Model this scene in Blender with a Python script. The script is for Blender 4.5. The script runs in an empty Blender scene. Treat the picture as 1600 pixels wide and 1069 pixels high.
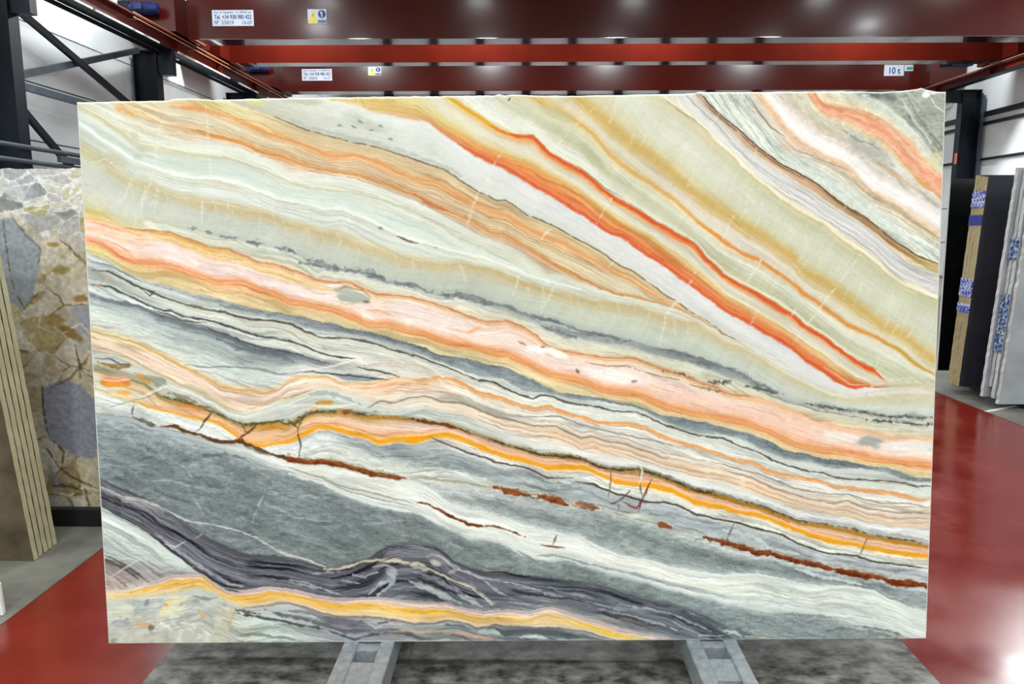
import bpy, bmesh, math, random
import numpy as np
from mathutils import Vector, Matrix

SC = bpy.context.scene
COL = SC.collection

# ---- camera ---------------------------------------------------------------------------------
FPX = 1163.0                                   # focal length for a 1600 px wide frame
PITCH = math.atan(177.5 / FPX)                 # looking down
YAW = math.atan(20 * math.cos(PITCH) / FPX)    # turned a little to the left
EYE = Vector((0.0, 0.0, 1.7))
cd = bpy.data.cameras.new('camera'); cam = bpy.data.objects.new('camera', cd); COL.objects.link(cam)
cd.sensor_fit = 'HORIZONTAL'; cd.sensor_width = 36.0; cd.lens = FPX / 1600 * 36.0
cd.clip_start = 0.05; cd.clip_end = 200
cam.location = EYE; cam.rotation_euler = (math.pi / 2 - PITCH, 0, YAW)
SC.camera = cam

# ---- world, exposure ------------------------------------------------------------------------
vs = SC.view_settings
vs.view_transform = 'Standard'; vs.look = 'None'; vs.gamma = 1.0; vs.use_curve_mapping = False
vs.exposure = -0.09
w = bpy.data.worlds.new('daylight'); SC.world = w; w.use_nodes = True
bg = w.node_tree.nodes['Background']; bg.inputs[0].default_value = (0.86, 0.93, 1.0, 1); bg.inputs[1].default_value = 0.62

# ---- hall lamps: rows of high-bay lamps under the roof ------------------------------------------
ROOF_Z = 9.6
LAMP_W = 150.0
def hall_lamp(x, y, k=1.0, z=ROOF_Z - 0.6):
    ld = bpy.data.lights.new('hall_lamp', 'AREA'); ld.shape = 'DISK'; ld.size = 0.75; ld.energy = LAMP_W * k
    ld.color = (0.93, 0.985, 1.0)
    o = bpy.data.objects.new('hall_lamp', ld); COL.objects.link(o); o.location = (x, y, z)
    return o
for ly, k in ((-9.0, 2.3), (-5.0, 2.2), (-1.0, 1.1), (4.5, .45), (9.5, .5), (14.5, .5), (21.3, 5.5), (33.0, 1.6), (38.0, 1.6)):
    for lx in (-6.5, -1.5, 3.5, 9.5):
        hall_lamp(lx, ly, k)
for ly in (11.5, 17.0, 23.5):                  # extra unseen lamps, added to brighten both side walls
    hall_lamp(-7.6, ly, 1.7); hall_lamp(12.4, ly, 2.0)

# ---- helpers ---------------------------------------------------------------------------------
def axes():
    c, s = math.cos(PITCH), math.sin(PITCH)
    f = Vector((-math.sin(YAW) * c, math.cos(YAW) * c, -s)); r = Vector((math.cos(YAW), math.sin(YAW), 0)); return f, r, r.cross(f)
def sight(x, y):
    f, r, u = axes(); return f * FPX + r * (x - 800) - u * (y - 534.5)
def on_x(x, y, X): d = sight(x, y); return EYE + d * ((X - EYE.x) / d.x)
def on_y(x, y, Y): d = sight(x, y); return EYE + d * ((Y - EYE.y) / d.y)
def on_z(x, y, Z): d = sight(x, y); return EYE + d * ((Z - EYE.z) / d.z)

def lin(c): return tuple(float(v) for v in s2l(c)) + (1.0,)

MATS = {}
def mat(name, rgb, rough=0.5, metal=0.0, spec=0.5, coat=0.0, noise=None, bump=0.0, rgb2=None, scale=8.0, stretch=(1, 1, 1), detail=5.0, lo=0.35, hi=0.65, rough_var=0.0):
    """principled material; rgb2 + noise mixes a second colour in blotches"""
    m = bpy.data.materials.new(name); m.use_nodes = True
    nt = m.node_tree; b = nt.nodes['Principled BSDF']
    b.inputs['Roughness'].default_value = rough; b.inputs['Metallic'].default_value = metal
    b.inputs['Specular IOR Level'].default_value = spec
    if coat: b.inputs['Coat Weight'].default_value = coat; b.inputs['Coat Roughness'].default_value = 0.12
    b.inputs['Base Color'].default_value = lin(rgb)
    if rgb2 is not None or bump or rough_var:
        tc = nt.nodes.new('ShaderNodeTexCoord'); mp = nt.nodes.new('ShaderNodeMapping'); mp.inputs['Scale'].default_value = stretch
        nz = nt.nodes.new('ShaderNodeTexNoise'); nz.inputs['Scale'].default_value = scale; nz.inputs['Detail'].default_value = detail; nz.inputs['Roughness'].default_value = 0.62
        nt.links.new(tc.outputs['Object'], mp.inputs['Vector']); nt.links.new(mp.outputs['Vector'], nz.inputs['Vector'])
        if rgb2 is not None:
            cr = nt.nodes.new('ShaderNodeValToRGB'); cr.color_ramp.elements[0].position = lo; cr.color_ramp.elements[1].position = hi
            cr.color_ramp.elements[0].color = lin(rgb); cr.color_ramp.elements[1].color = lin(rgb2)
            nt.links.new(nz.outputs['Fac'], cr.inputs['Fac']); nt.links.new(cr.outputs['Color'], b.inputs['Base Color'])
        if bump:
            bp = nt.nodes.new('ShaderNodeBump'); bp.inputs['Strength'].default_value = bump; bp.inputs['Distance'].default_value = 0.01
            nt.links.new(nz.outputs['Fac'], bp.inputs['Height']); nt.links.new(bp.outputs['Normal'], b.inputs['Normal'])
        if rough_var:
            mr = nt.nodes.new('ShaderNodeMapRange'); mr.inputs['To Min'].default_value = max(0.02, rough - rough_var); mr.inputs['To Max'].default_value = rough + rough_var
            mr.inputs['From Min'].default_value = 0.3; mr.inputs['From Max'].default_value = 0.7
            nt.links.new(nz.outputs['Fac'], mr.inputs['Value']); nt.links.new(mr.outputs['Result'], b.inputs['Roughness'])
    MATS[name] = m
    return m

def tag(o, label=None, cat=None, group=None, kind=None):
    if label: o['label'] = label
    if cat: o['category'] = cat
    if group: o['group'] = group
    if kind: o['kind'] = kind
    return o

def empty(name, loc, label=None, cat=None, group=None, kind=None):
    o = bpy.data.objects.new(name, None); COL.objects.link(o); o.location = loc; o.empty_display_size = 0.1
    return tag(o, label, cat, group, kind)

class MB:
    """collects shapes in world coordinates; build() links ONE mesh object"""
    def __init__(self): self.v = []; self.f = []
    def add(self, vs, fs):
        n = len(self.v); self.v += [tuple(p) for p in vs]; self.f += [tuple(i + n for i in q) for q in fs]; return self
    def box(self, x0, y0, z0, x1, y1, z1):
        return self.add([(x0, y0, z0), (x1, y0, z0), (x1, y1, z0), (x0, y1, z0), (x0, y0, z1), (x1, y0, z1), (x1, y1, z1), (x0, y1, z1)],
                        [(0, 3, 2, 1), (4, 5, 6, 7), (0, 1, 5, 4), (1, 2, 6, 5), (2, 3, 7, 6), (3, 0, 4, 7)])
    def hexa(self, p):   # 4 bottom points then 4 top points
        return self.add(p, [(0, 3, 2, 1), (4, 5, 6, 7), (0, 1, 5, 4), (1, 2, 6, 5), (2, 3, 7, 6), (3, 0, 4, 7)])
    def bar(self, p, q, w, h, up=(0, 0, 1)):
        p, q = Vector(p), Vector(q); d = (q - p).normalized(); u = Vector(up); s = d.cross(u)
        if s.length < 1e-4: s = d.cross(Vector((1, 0, 0)))
        s.normalize(); u = s.cross(d)
        s *= w / 2; u *= h / 2
        return self.add([p - s - u, p + s - u, q + s - u, q - s - u, p - s + u, p + s + u, q + s + u, q - s + u],
                        [(0, 3, 2, 1), (4, 5, 6, 7), (0, 1, 5, 4), (1, 2, 6, 5), (2, 3, 7, 6), (3, 0, 4, 7)])
    def tube(self, p, q, r, n=12, r1=None):
        p, q = Vector(p), Vector(q); d = (q - p).normalized(); s = d.cross(Vector((0, 0, 1)))
        if s.length < 1e-4: s = d.cross(Vector((1, 0, 0)))
        s.normalize(); u = s.cross(d); r1 = r if r1 is None else r1
        vs = [p + (s * math.cos(a) + u * math.sin(a)) * r for a in (2 * math.pi * k / n for k in range(n))] + [q + (s * math.cos(a) + u * math.sin(a)) * r1 for a in (2 * math.pi * k / n for k in range(n))]
        return self.add(vs, [(k, (k + 1) % n, n + (k + 1) % n, n + k) for k in range(n)] + [tuple(range(n))[::-1], tuple(range(n, 2 * n))])
    def build(self, name, m, parent=None, bevel=0.0, smooth=False):
        me = bpy.data.meshes.new(name); me.from_pydata(self.v, [], self.f)
        o = bpy.data.objects.new(name, me); COL.objects.link(o)
        base = Vector((0, 0, 0))
        if parent is not None:
            w = parent.matrix_world if parent.parent is None and parent.type != 'EMPTY' else None
            base = world_loc(parent)
            o.parent = parent
            me.transform(Matrix.Translation(-base))
        else:
            xs = [p[0] for p in self.v]; ys = [p[1] for p in self.v]; zs = [p[2] for p in self.v]
            base = Vector(((min(xs) + max(xs)) / 2, (min(ys) + max(ys)) / 2, min(zs)))
            me.transform(Matrix.Translation(-base)); o.location = base
        bm = bmesh.new(); bm.from_mesh(me); bmesh.ops.recalc_face_normals(bm, faces=bm.faces)
        if bevel: bmesh.ops.bevel(bm, geom=list(bm.edges), offset=bevel, segments=1, affect='EDGES', profile=0.5)
        bm.to_mesh(me); bm.free()
        me.materials.append(m)
        if smooth:
            for p in me.polygons: p.use_smooth = True
        return o

def world_loc(o):
    v = Vector(o.location); p = o.parent
    while p is not None: v = v + Vector(p.location); p = p.parent
    return v

def text(body, name, m, parent, loc, size, rot=(math.pi / 2, 0, 0), depth=0.002, sx=1.0, align='LEFT', width=None):
    cu = bpy.data.curves.new(name, 'FONT'); cu.body = body; cu.size = size; cu.extrude = depth; cu.offset = size * .018; cu.align_x = align; cu.align_y = 'BOTTOM_BASELINE'
    o = bpy.data.objects.new(name, cu); COL.objects.link(o); cu.materials.append(m)
    o.rotation_euler = rot
    bpy.context.view_layer.update()
    me = bpy.data.meshes.new_from_object(o.evaluated_get(bpy.context.evaluated_depsgraph_get()))
    bpy.data.objects.remove(o)
    xs = [v.co.x for v in me.vertices]; wd = max(xs) - min(xs)
    k = sx if width is None else width / wd
    me.transform(Matrix.Diagonal((k, 1, 1, 1)))
    o = bpy.data.objects.new(name, me); COL.objects.link(o)
    o.parent = parent; o.location = Vector(loc) - world_loc(parent); o.rotation_euler = rot; o['kind'] = 'stuff'
    return o
# ---- stone figuring -------------------------------------------------------------------------
# The veins of the big onyx slab are colour in the stone.  They are drawn as curves on a sheet laid over the
# slab face (unit: one 1/1600 of the sheet) and evaluated at the slab's own vertices.
TS = 300.0 / 1069.0
TO = {1: (110, 130), 2: (450, 130), 3: (790, 130), 4: (1130, 130), 5: (110, 420), 6: (450, 420), 7: (790, 420), 8: (1130, 420),
      9: (110, 710), 10: (450, 710), 11: (790, 710), 12: (1130, 710)}


def tp(*args):
    """tp(1, [(x, y), ...], 2, [...]) -> sheet points; tile 0 means sheet units already"""
    out = []
    for k in range(0, len(args), 2):
        t, pts = args[k], args[k + 1]
        for (x, y) in pts:
            out.append((x, y) if t == 0 else (TO[t][0] + x * TS, TO[t][1] + y * TS))
    return out


def s2l(c):
    c = np.asarray(c, dtype=np.float64) / 255.0
    return np.where(c <= 0.04045, c / 12.92, ((c + 0.055) / 1.055) ** 2.4)


class Noise:
    def __init__(self, seed):
        self.t = np.random.RandomState(seed).rand(256, 256).astype(np.float32)

    def __call__(self, x, y):
        xi = np.floor(x).astype(np.int64); yi = np.floor(y).astype(np.int64)
        fx = (x - xi).astype(np.float32); fy = (y - yi).astype(np.float32)
        fx = fx * fx * (3 - 2 * fx); fy = fy * fy * (3 - 2 * fy)
        a = self.t[yi & 255, xi & 255]; b = self.t[yi & 255, (xi + 1) & 255]
        c = self.t[(yi + 1) & 255, xi & 255]; d = self.t[(yi + 1) & 255, (xi + 1) & 255]
        return (a + (b - a) * fx) * (1 - fy) + (c + (d - c) * fx) * fy - 0.5

    def fbm(self, x, y, o=4):
        s = 0; a = 1.0; n = 0
        for k in range(o):
            s = s + a * self(x * 2 ** k + 17.3 * k, y * 2 ** k + 5.1 * k); n += a; a *= 0.55
        return s / n * 1.6


def smooth(a, b, x):
    t = np.clip((x - a) / (b - a + 1e-9), 0, 1)
    return t * t * (3 - 2 * t)


class Sheet:
    def __init__(self, X, Y, seed=3):
        self.X0, self.Y0 = X, Y
        self.n = Noise(seed); self.n2 = Noise(seed + 50)
        wob = self.n.fbm(X / 34.0, Y / 22.0, 4)
        self.X = X + 2.0 * self.n2.fbm(X / 30.0, Y / 30.0, 2)
        self.Y = Y + 3.6 * wob + 1.2 * self.n2.fbm(X / 7.0, Y / 6.0, 2)
        self.C = np.zeros(X.shape + (3,))

    def box(self, x0, y0, x1, y1):
        ys = np.where((self.Y0.max(1) >= y0) & (self.Y0.min(1) <= y1))[0]
        xs = np.where((self.X0.max(0) >= x0) & (self.X0.min(0) <= x1))[0]
        if len(ys) == 0 or len(xs) == 0:
            return None
        return slice(ys[0], ys[-1] + 1), slice(xs[0], xs[-1] + 1)

    def blend(self, sl, col, a):
        self.C[sl] += (np.asarray(col, float) - self.C[sl]) * np.clip(a, 0, 1)[..., None]

    def stroke(self, pts, col, w=2.0, a=1.0, hard=0.4, rough=0.0, dash=0.0, taper=True, warp=True, w1=None, grain=14.0):
        """a vein: w = full width, hard = share of it that is solid, rough = ragged edge, dash = broken up"""
        m = 3 * w + 8
        px = [p[0] for p in pts]; py = [p[1] for p in pts]
        sl = self.box(min(px) - m, min(py) - m, max(px) + m, max(py) + m)
        if sl is None:
            return
        X = (self.X if warp else self.X0)[sl]; Y = (self.Y if warp else self.Y0)[sl]
        L = [0.0]
        for p, q in zip(pts[:-1], pts[1:]):
            L.append(L[-1] + math.hypot(q[0] - p[0], q[1] - p[1]))
        D = np.full(X.shape, 1e6); S = np.zeros(X.shape)
        for k in range(len(pts) - 1):
            (ax, ay), (bx, by) = pts[k], pts[k + 1]
            dx, dy = bx - ax, by - ay; l2 = dx * dx + dy * dy + 1e-9
            t = np.clip(((X - ax) * dx + (Y - ay) * dy) / l2, 0, 1)
            d = np.hypot(X - ax - t * dx, Y - ay - t * dy)
            b = d < D
            D[b] = d[b]; S[b] = (L[k] + t * (L[k + 1] - L[k]))[b]
        hw = w / 2 * np.ones_like(S)
        if w1 is not None:
            hw = (w + (w1 - w) * S / L[-1]) / 2
        if taper:
            e = min(25.0, L[-1] * 0.3)
            hw = hw * np.clip(np.minimum(S, L[-1] - S) / e, 0.15, 1)
        if rough:
            D = D + rough * self.n.fbm(X / (grain * .6), Y / (grain * .35), 3)
        al = 1 - smooth(hard * hw, hw + 0.9, D)
        if dash:
            al = al * smooth(dash - .25, dash + .1, self.n2.fbm(S / grain + w * 7.7, D * 0 + px[0] * .37, 3) + 0.5)
        self.blend(sl, col, al * a)

    def blob(self, cx, cy, rx, ry, col, a=1.0, ang=0.0, soft=0.35, rough=0.25):
        r = max(rx, ry) * 1.6
        sl = self.box(cx - r, cy - r, cx + r, cy + r)
        if sl is None:
            return
        X = self.X[sl] - cx; Y = self.Y[sl] - cy
        c, s = math.cos(ang), math.sin(ang)
        u = (X * c + Y * s) / rx; v = (-X * s + Y * c) / ry
        d = np.hypot(u, v) + rough * self.n.fbm(X / 9.0 + cx, Y / 7.0 + cy, 3)
        self.blend(sl, col, a * (1 - smooth(1 - soft, 1 + soft, d)))

    def poly(self, pts, col, a=1.0, soft=2.0, rough=2.0):
        """filled outline (signed distance)"""
        px = [p[0] for p in pts]; py = [p[1] for p in pts]
        sl = self.box(min(px) - 8, min(py) - 8, max(px) + 8, max(py) + 8)
        if sl is None:
            return
        X = self.X[sl]; Y = self.Y[sl]
        D = np.full(X.shape, 1e6); ins = np.zeros(X.shape, bool)
        for k in range(len(pts)):
            (ax, ay), (bx, by) = pts[k], pts[(k + 1) % len(pts)]
            dx, dy = bx - ax, by - ay
            t = np.clip(((X - ax) * dx + (Y - ay) * dy) / (dx * dx + dy * dy + 1e-9), 0, 1)
            D = np.minimum(D, np.hypot(X - ax - t * dx, Y - ay - t * dy))
            ins ^= ((ay > Y) != (by > Y)) & (X < (bx - ax) * (Y - ay) / (by - ay + 1e-12) + ax)
        sd = np.where(ins, -D, D) + rough * self.n.fbm(X / 10.0, Y / 10.0, 3)
        self.blend(sl, col, a * (1 - smooth(-soft, soft, sd)))


def curve_y(pts, X):
    """height of a strata line over X, ends carried on in their own direction"""
    p = sorted(pts)
    x = np.array([q[0] for q in p], float); y = np.array([q[1] for q in p], float)
    s0 = (y[1] - y[0]) / max(x[1] - x[0], 1); s1 = (y[-1] - y[-2]) / max(x[-1] - x[-2], 1)
    x = np.concatenate([[x[0] - 1500], x, [x[-1] + 1500]]); y = np.concatenate([[y[0] - 1500 * s0], y, [y[-1] + 1500 * s1]])
    g = np.arange(60, 1560, 2.0)
    v = np.interp(g, x, y)
    k = np.array([1, 2, 3, 4, 3, 2, 1.0]); k /= k.sum()
    v = np.convolve(np.pad(v, 3, mode='edge'), k, mode='valid')
    return np.interp(X, g, v)


def onyx_lines():
    Z = []
    def add(n, *a): Z.append((n, tp(*a)))
    add('corner', 0, [(1250, 40)], 4, [(790, 55), (900, 110), (1000, 190), (1100, 290), (1180, 400), (1230, 480)])
    add('salmon_u', 0, [(1240, 90)], 4, [(550, 95), (640, 120), (760, 140), (880, 190), (960, 250), (1040, 310), (1100, 390), (1160, 460), (1210, 500)])
    add('salmon_l', 0, [(1220, 80)], 4, [(470, 60), (510, 120), (570, 175), (680, 210), (760, 250), (860, 310), (950, 380), (1010, 460), (1080, 530), (1160, 600), (1210, 650)])
    add('white_u', 0, [(1170, 80)], 4, [(250, 40), (330, 110), (440, 225), (570, 310), (690, 370), (790, 445), (870, 520), (1010, 590), (1110, 640), (1215, 710)])
    add('white_l', 0, [(1150, 80)], 4, [(230, 70), (320, 190), (420, 310), (550, 385), (670, 450), (760, 530), (840, 600), (990, 680), (1090, 745), (1215, 830)])
    add('brown', 0, [(1060, 90)], 3, [(1060, 40), (1110, 90), (1180, 160), (1240, 215)], 4, [(80, 250), (190, 350), (320, 450), (450, 510), (560, 590), (680, 680), (780, 740), (880, 820), (990, 900), (1080, 960), (1200, 1000)])
    add('brown_l', 0, [(1050, 92)], 3, [(1010, 50), (1090, 120), (1160, 190), (1240, 260)], 4, [(100, 330), (180, 400), (300, 480), (430, 560), (540, 630), (660, 710), (760, 770), (860, 850), (950, 930), (1040, 1000), (1100, 1030), (1200, 1060)])
    add('cream', 0, [(1000, 110)], 3, [(870, 80), (960, 130), (1040, 190), (1130, 280), (1240, 380)], 4, [(100, 450), (200, 540), (330, 640), (450, 720), (560, 780), (650, 850), (780, 940), (870, 1010)], 8, [(900, 5), (1000, 80), (1100, 130), (1200, 165)])
    add('ochre', 0, [(880, 130)], 3, [(430, 110), (520, 190), (620, 270), (720, 350), (850, 440), (960, 530), (1060, 620), (1180, 700)], 4, [(0, 710), (100, 790), (250, 880), (400, 980)], 8, [(430, 10), (550, 80), (680, 160), (780, 240), (880, 320), (1000, 370), (1060, 420), (1120, 480), (1190, 520)])
    add('ochre2', 0, [(800, 135)], 3, [(150, 90), (260, 140), (400, 220), (500, 300), (580, 400), (700, 490), (830, 570), (950, 660), (1060, 760), (1180, 850)], 4, [(0, 875), (100, 940), (220, 1000)], 8, [(270, 0), (360, 60), (450, 140), (550, 210), (650, 280), (760, 345), (860, 390), (960, 440), (1060, 520), (1160, 590)])
    add('red', 0, [(680, 130)], 2, [(890, 80), (970, 130), (1080, 200), (1180, 260)], 3, [(0, 270), (70, 300), (150, 300), (220, 370), (300, 420), (420, 490), (500, 560), (600, 640), (700, 690), (820, 770), (930, 830), (1040, 890), (1120, 980)], 8, [(0, 35), (80, 85), (180, 140), (270, 190), (370, 250), (460, 325), (560, 390), (660, 460), (760, 530), (850, 575), (890, 615), (960, 630), (1170, 640)])
    add('red2_u', 0, [(560, 110)], 2, [(420, 60), (600, 90), (720, 115), (800, 170), (880, 230), (1000, 290), (1100, 350), (1180, 380)], 3, [(0, 390), (120, 430), (300, 530), (450, 620), (540, 690), (650, 760), (800, 850), (950, 950), (1060, 1030)], 8, [(0, 130), (150, 210), (300, 300), (450, 400), (600, 500), (750, 600), (830, 645), (960, 640), (1170, 650)])
    add('red2_l', 0, [(450, 140)], 2, [(250, 95), (400, 130), (550, 175), (680, 205), (770, 210), (850, 275), (940, 340), (1050, 410), (1150, 455)], 3, [(0, 480), (100, 545), (200, 600), (300, 660), (420, 730), (500, 785), (590, 850), (640, 860), (720, 920), (830, 985), (900, 1030)], 8, [(0, 230), (80, 280), (160, 320), (280, 390), (380, 450), (460, 515), (560, 580), (640, 640), (700, 668), (820, 665), (960, 655), (1170, 665)])
    add('tan_u', 0, [(300, 130)], 1, [(950, 130), (1050, 150), (1130, 190)], 2, [(0, 220), (150, 270), (350, 320), (500, 355), (600, 390), (750, 440), (870, 480), (960, 540), (1060, 600), (1160, 650)], 3, [(0, 650), (120, 730), (280, 800), (400, 870), (520, 940), (640, 1020)], 7, [(680, 0), (780, 60), (880, 140), (960, 190), (1020, 230), (1170, 320)], 8, [(0, 365), (100, 410), (230, 490), (340, 560), (500, 640), (600, 690), (720, 705), (850, 680), (960, 670), (1170, 675)])
    add('or1', 0, [(230, 150)], 1, [(550, 130), (700, 140), (800, 165), (900, 200), (1000, 240), (1100, 280)], 2, [(0, 310), (120, 360), (220, 400), (380, 400), (500, 440), (600, 490), (700, 530), (830, 550), (920, 610), (1040, 670), (1130, 720)], 3, [(0, 740), (100, 800), (200, 850), (330, 900), (450, 970), (560, 1030)], 7, [(600, 20), (680, 60), (800, 140), (900, 195), (1000, 235), (1170, 325)], 8, [(0, 370), (100, 415), (230, 495), (340, 565), (500, 645), (600, 695), (720, 708), (850, 684), (960, 674), (1170, 680)])
    add('or2', 0, [(120, 140)], 1, [(250, 130), (390, 190), (550, 240), (700, 270), (820, 295), (940, 330), (1030, 370), (1130, 400)], 2, [(0, 420), (130, 470), (260, 495), (380, 510), (500, 550), (620, 590), (740, 640), (850, 690), (920, 720), (1010, 760), (1130, 830)], 3, [(0, 840), (100, 900), (220, 970), (340, 1040)], 7, [(310, 0), (400, 40), (500, 90), (620, 140), (800, 175), (1000, 240), (1170, 330)], 8, [(0, 375), (100, 420), (230, 500), (340, 570), (500, 650), (600, 700), (720, 711), (850, 688), (960, 678), (1170, 685)])
    add('or_l', 0, [(115, 150)], 1, [(200, 160), (380, 290), (550, 320), (700, 330), (850, 340), (950, 360), (1050, 400), (1150, 450)], 2, [(0, 500), (150, 510), (330, 530), (480, 570), (600, 620), (700, 660), (820, 710), (900, 760), (1030, 830), (1150, 880)], 3, [(0, 900), (150, 990), (230, 1060)], 7, [(300, 30), (460, 90), (640, 155), (800, 185), (1000, 245), (1170, 335)], 8, [(0, 380), (100, 425), (230, 505), (340, 575), (500, 655), (600, 704), (720, 714), (850, 692), (960, 682), (1170, 690)])
    add('white2', 1, [(60, 230), (150, 290), (250, 360), (330, 410), (430, 460), (560, 500), (680, 525), (800, 530), (920, 550), (1050, 600), (1150, 640)], 2, [(0, 655), (120, 680), (200, 705), (300, 700), (400, 740), (500, 790), (620, 840), (760, 890), (900, 930), (1050, 960)], 7, [(0, -20), (200, 60), (450, 120), (640, 165), (800, 195), (1000, 252), (1170, 342)], 8, [(0, 386), (100, 430), (230, 510), (340, 580), (500, 660), (600, 708), (720, 717), (850, 696), (960, 686), (1170, 694)])
    add('tan', 1, [(90, 380), (170, 430), (240, 500), (340, 550), (450, 590), (560, 630), (700, 660), (830, 680), (950, 710), (1080, 720), (1180, 770)], 2, [(0, 785), (100, 790), (180, 830), (280, 850), (400, 900), (500, 930), (600, 970), (700, 990), (850, 1010), (1000, 1010), (1150, 1040)], 7, [(0, 35), (120, 80), (250, 125), (380, 150), (480, 180), (600, 190), (750, 210), (850, 260), (950, 290), (1050, 300), (1150, 360)], 8, [(0, 410), (150, 450), (250, 520), (350, 590), (450, 640), (600, 715), (720, 730), (850, 715), (960, 705), (1170, 710)])
    add('grey_s', 1, [(90, 680), (180, 700), (260, 750), (380, 770), (550, 775), (660, 810), (760, 830), (900, 860), (1030, 890), (1200, 930)], 2, [(0, 925), (60, 950), (120, 985), (200, 1000), (280, 1030), (400, 1040)], 6, [(150, -15), (280, -5), (420, 20), (500, 50), (620, 75), (720, 100), (800, 130), (880, 150), (960, 135), (1050, 155), (1150, 190)], 7, [(0, 200), (80, 240), (180, 265), (250, 280), (330, 310), (430, 340), (560, 370), (700, 400), (850, 440), (1000, 470), (1100, 500), (1200, 530)], 8, [(0, 540), (100, 590), (200, 650), (300, 705), (400, 740), (480, 755), (600, 772), (730, 790), (860, 805), (960, 820), (1050, 828), (1160, 835)])
    add('k1', 1, [(90, 760), (200, 775), (300, 805), (400, 820), (560, 830), (650, 870), (750, 910), (880, 920), (980, 960), (1050, 1000), (1150, 1010)], 6, [(0, 0), (80, 30), (150, 60), (250, 75), (350, 80), (420, 110), (500, 140), (620, 145), (720, 165), (830, 200), (920, 225), (1000, 265), (1080, 295), (1180, 295)], 7, [(0, 290), (100, 330), (170, 370), (230, 430), (330, 460), (450, 470), (560, 500), (700, 495), (800, 530), (900, 570), (1000, 600), (1100, 640), (1180, 665)], 8, [(0, 690), (150, 715), (300, 750), (420, 800), (520, 850), (650, 880), (780, 905), (860, 925), (1000, 940), (1170, 945)])
    add('k2', 1, [(100, 880), (180, 900), (260, 960), (350, 1000), (500, 1005), (600, 1030)], 5, [(690, 25), (800, 65), (950, 70), (1050, 110), (1150, 140)], 6, [(0, 175), (100, 190), (200, 215), (300, 240), (380, 270), (440, 300), (560, 310), (650, 335), (760, 360), (860, 400), (960, 415), (1060, 440), (1160, 470)], 7, [(0, 470), (100, 510), (200, 560), (280, 590), (380, 610), (480, 640), (560, 675), (650, 685), (730, 690), (800, 720), (900, 770), (1000, 790), (1100, 810)], 8, [(0, 830), (120, 850), (250, 900), (350, 950), (400, 975), (520, 1000), (680, 1020), (800, 1045), (900, 1065)], 12, [(1000, 40), (1160, 50)])
    add('n1', 1, [(100, 950), (200, 985), (290, 1050)], 5, [(350, 45), (440, 70), (520, 90), (650, 130), (800, 160), (950, 200), (1080, 235), (1170, 240)], 6, [(0, 255), (60, 270), (150, 290), (250, 300), (330, 330), (450, 350), (560, 375), (650, 410), (760, 440), (850, 480), (950, 490), (1050, 515), (1130, 540)], 7, [(0, 545), (100, 590), (180, 630), (270, 680), (380, 695), (480, 710), (600, 735), (700, 755), (790, 780), (870, 815), (1000, 830), (1100, 850)], 8, [(0, 880), (150, 920), (280, 970), (340, 1010), (450, 1030), (560, 1055)], 12, [(650, 30), (800, 60), (920, 80), (1000, 105), (1080, 125), (1160, 130)])
    add('n2', 1, [(100, 960), (200, 1000), (290, 1060)], 5, [(350, 50), (430, 80), (520, 110), (640, 150), (720, 175), (830, 195), (1000, 245), (1100, 270), (1200, 290)], 6, [(0, 290), (60, 315), (130, 340), (250, 350), (380, 375), (470, 395), (560, 412), (700, 460), (800, 500), (900, 540), (1000, 580), (1100, 605), (1200, 618)], 7, [(0, 620), (90, 675), (170, 690), (280, 700), (400, 730), (520, 735), (640, 755), (760, 785), (860, 840), (960, 885), (1080, 915)], 8, [(0, 925), (120, 955), (200, 995), (270, 1030), (350, 1062)], 12, [(500, 50), (620, 80), (760, 75), (900, 98), (1000, 135), (1080, 150), (1160, 152)])
    add('n3', 1, [(100, 1000), (180, 1030)], 5, [(230, 22), (330, 80), (400, 110), (470, 140), (560, 175), (650, 200), (760, 225), (830, 235), (1000, 285), (1150, 290)], 6, [(0, 302), (90, 345), (200, 385), (330, 390), (420, 402), (530, 430), (640, 465), (760, 502), (870, 542), (960, 582), (1060, 620), (1160, 640)], 7, [(0, 670), (90, 700), (150, 725), (190, 708), (260, 712), (340, 740), (420, 760), (520, 770), (640, 795), (720, 800), (800, 825), (900, 875), (1000, 905), (1130, 935)], 8, [(0, 945), (100, 990), (180, 1010)], 12, [(220, 0), (280, 40), (380, 70), (480, 95), (560, 105), (620, 130), (700, 135), (820, 140), (920, 145), (1010, 160), (1080, 180), (1160, 175)])
    add('d2', 5, [(120, 145), (200, 170), (300, 195), (400, 215), (500, 260), (620, 300), (760, 330), (880, 370), (1000, 420), (1120, 450)], 6, [(0, 465), (80, 480), (160, 510), (230, 525), (400, 530), (560, 520), (700, 540), (840, 575), (1000, 625), (1160, 670)], 7, [(0, 695), (90, 725), (150, 745), (260, 735), (420, 790), (640, 815), (800, 845), (1000, 935), (1130, 960)], 12, [(0, -15), (220, 30), (480, 115), (820, 160), (1160, 195)])
    add('q1', 5, [(140, 345), (220, 370), (330, 400), (440, 450), (560, 510), (640, 545), (740, 600), (830, 660), (950, 680), (1080, 695), (1160, 670)], 6, [(0, 618), (100, 600), (220, 605), (300, 640), (400, 640), (540, 630), (620, 605), (740, 615), (840, 600), (930, 620), (1010, 660), (1090, 695), (1170, 715)], 7, [(0, 730), (90, 760), (160, 780), (240, 770), (330, 800), (430, 830), (500, 855), (600, 855), (680, 860), (780, 880), (850, 920), (930, 960), (1040, 985), (1130, 1015)], 12, [(0, 10), (100, 35), (160, 45), (230, 85), (320, 115), (430, 130), (540, 150), (620, 180), (720, 190), (850, 205), (960, 215), (1050, 245), (1100, 255), (1160, 240)])
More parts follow.
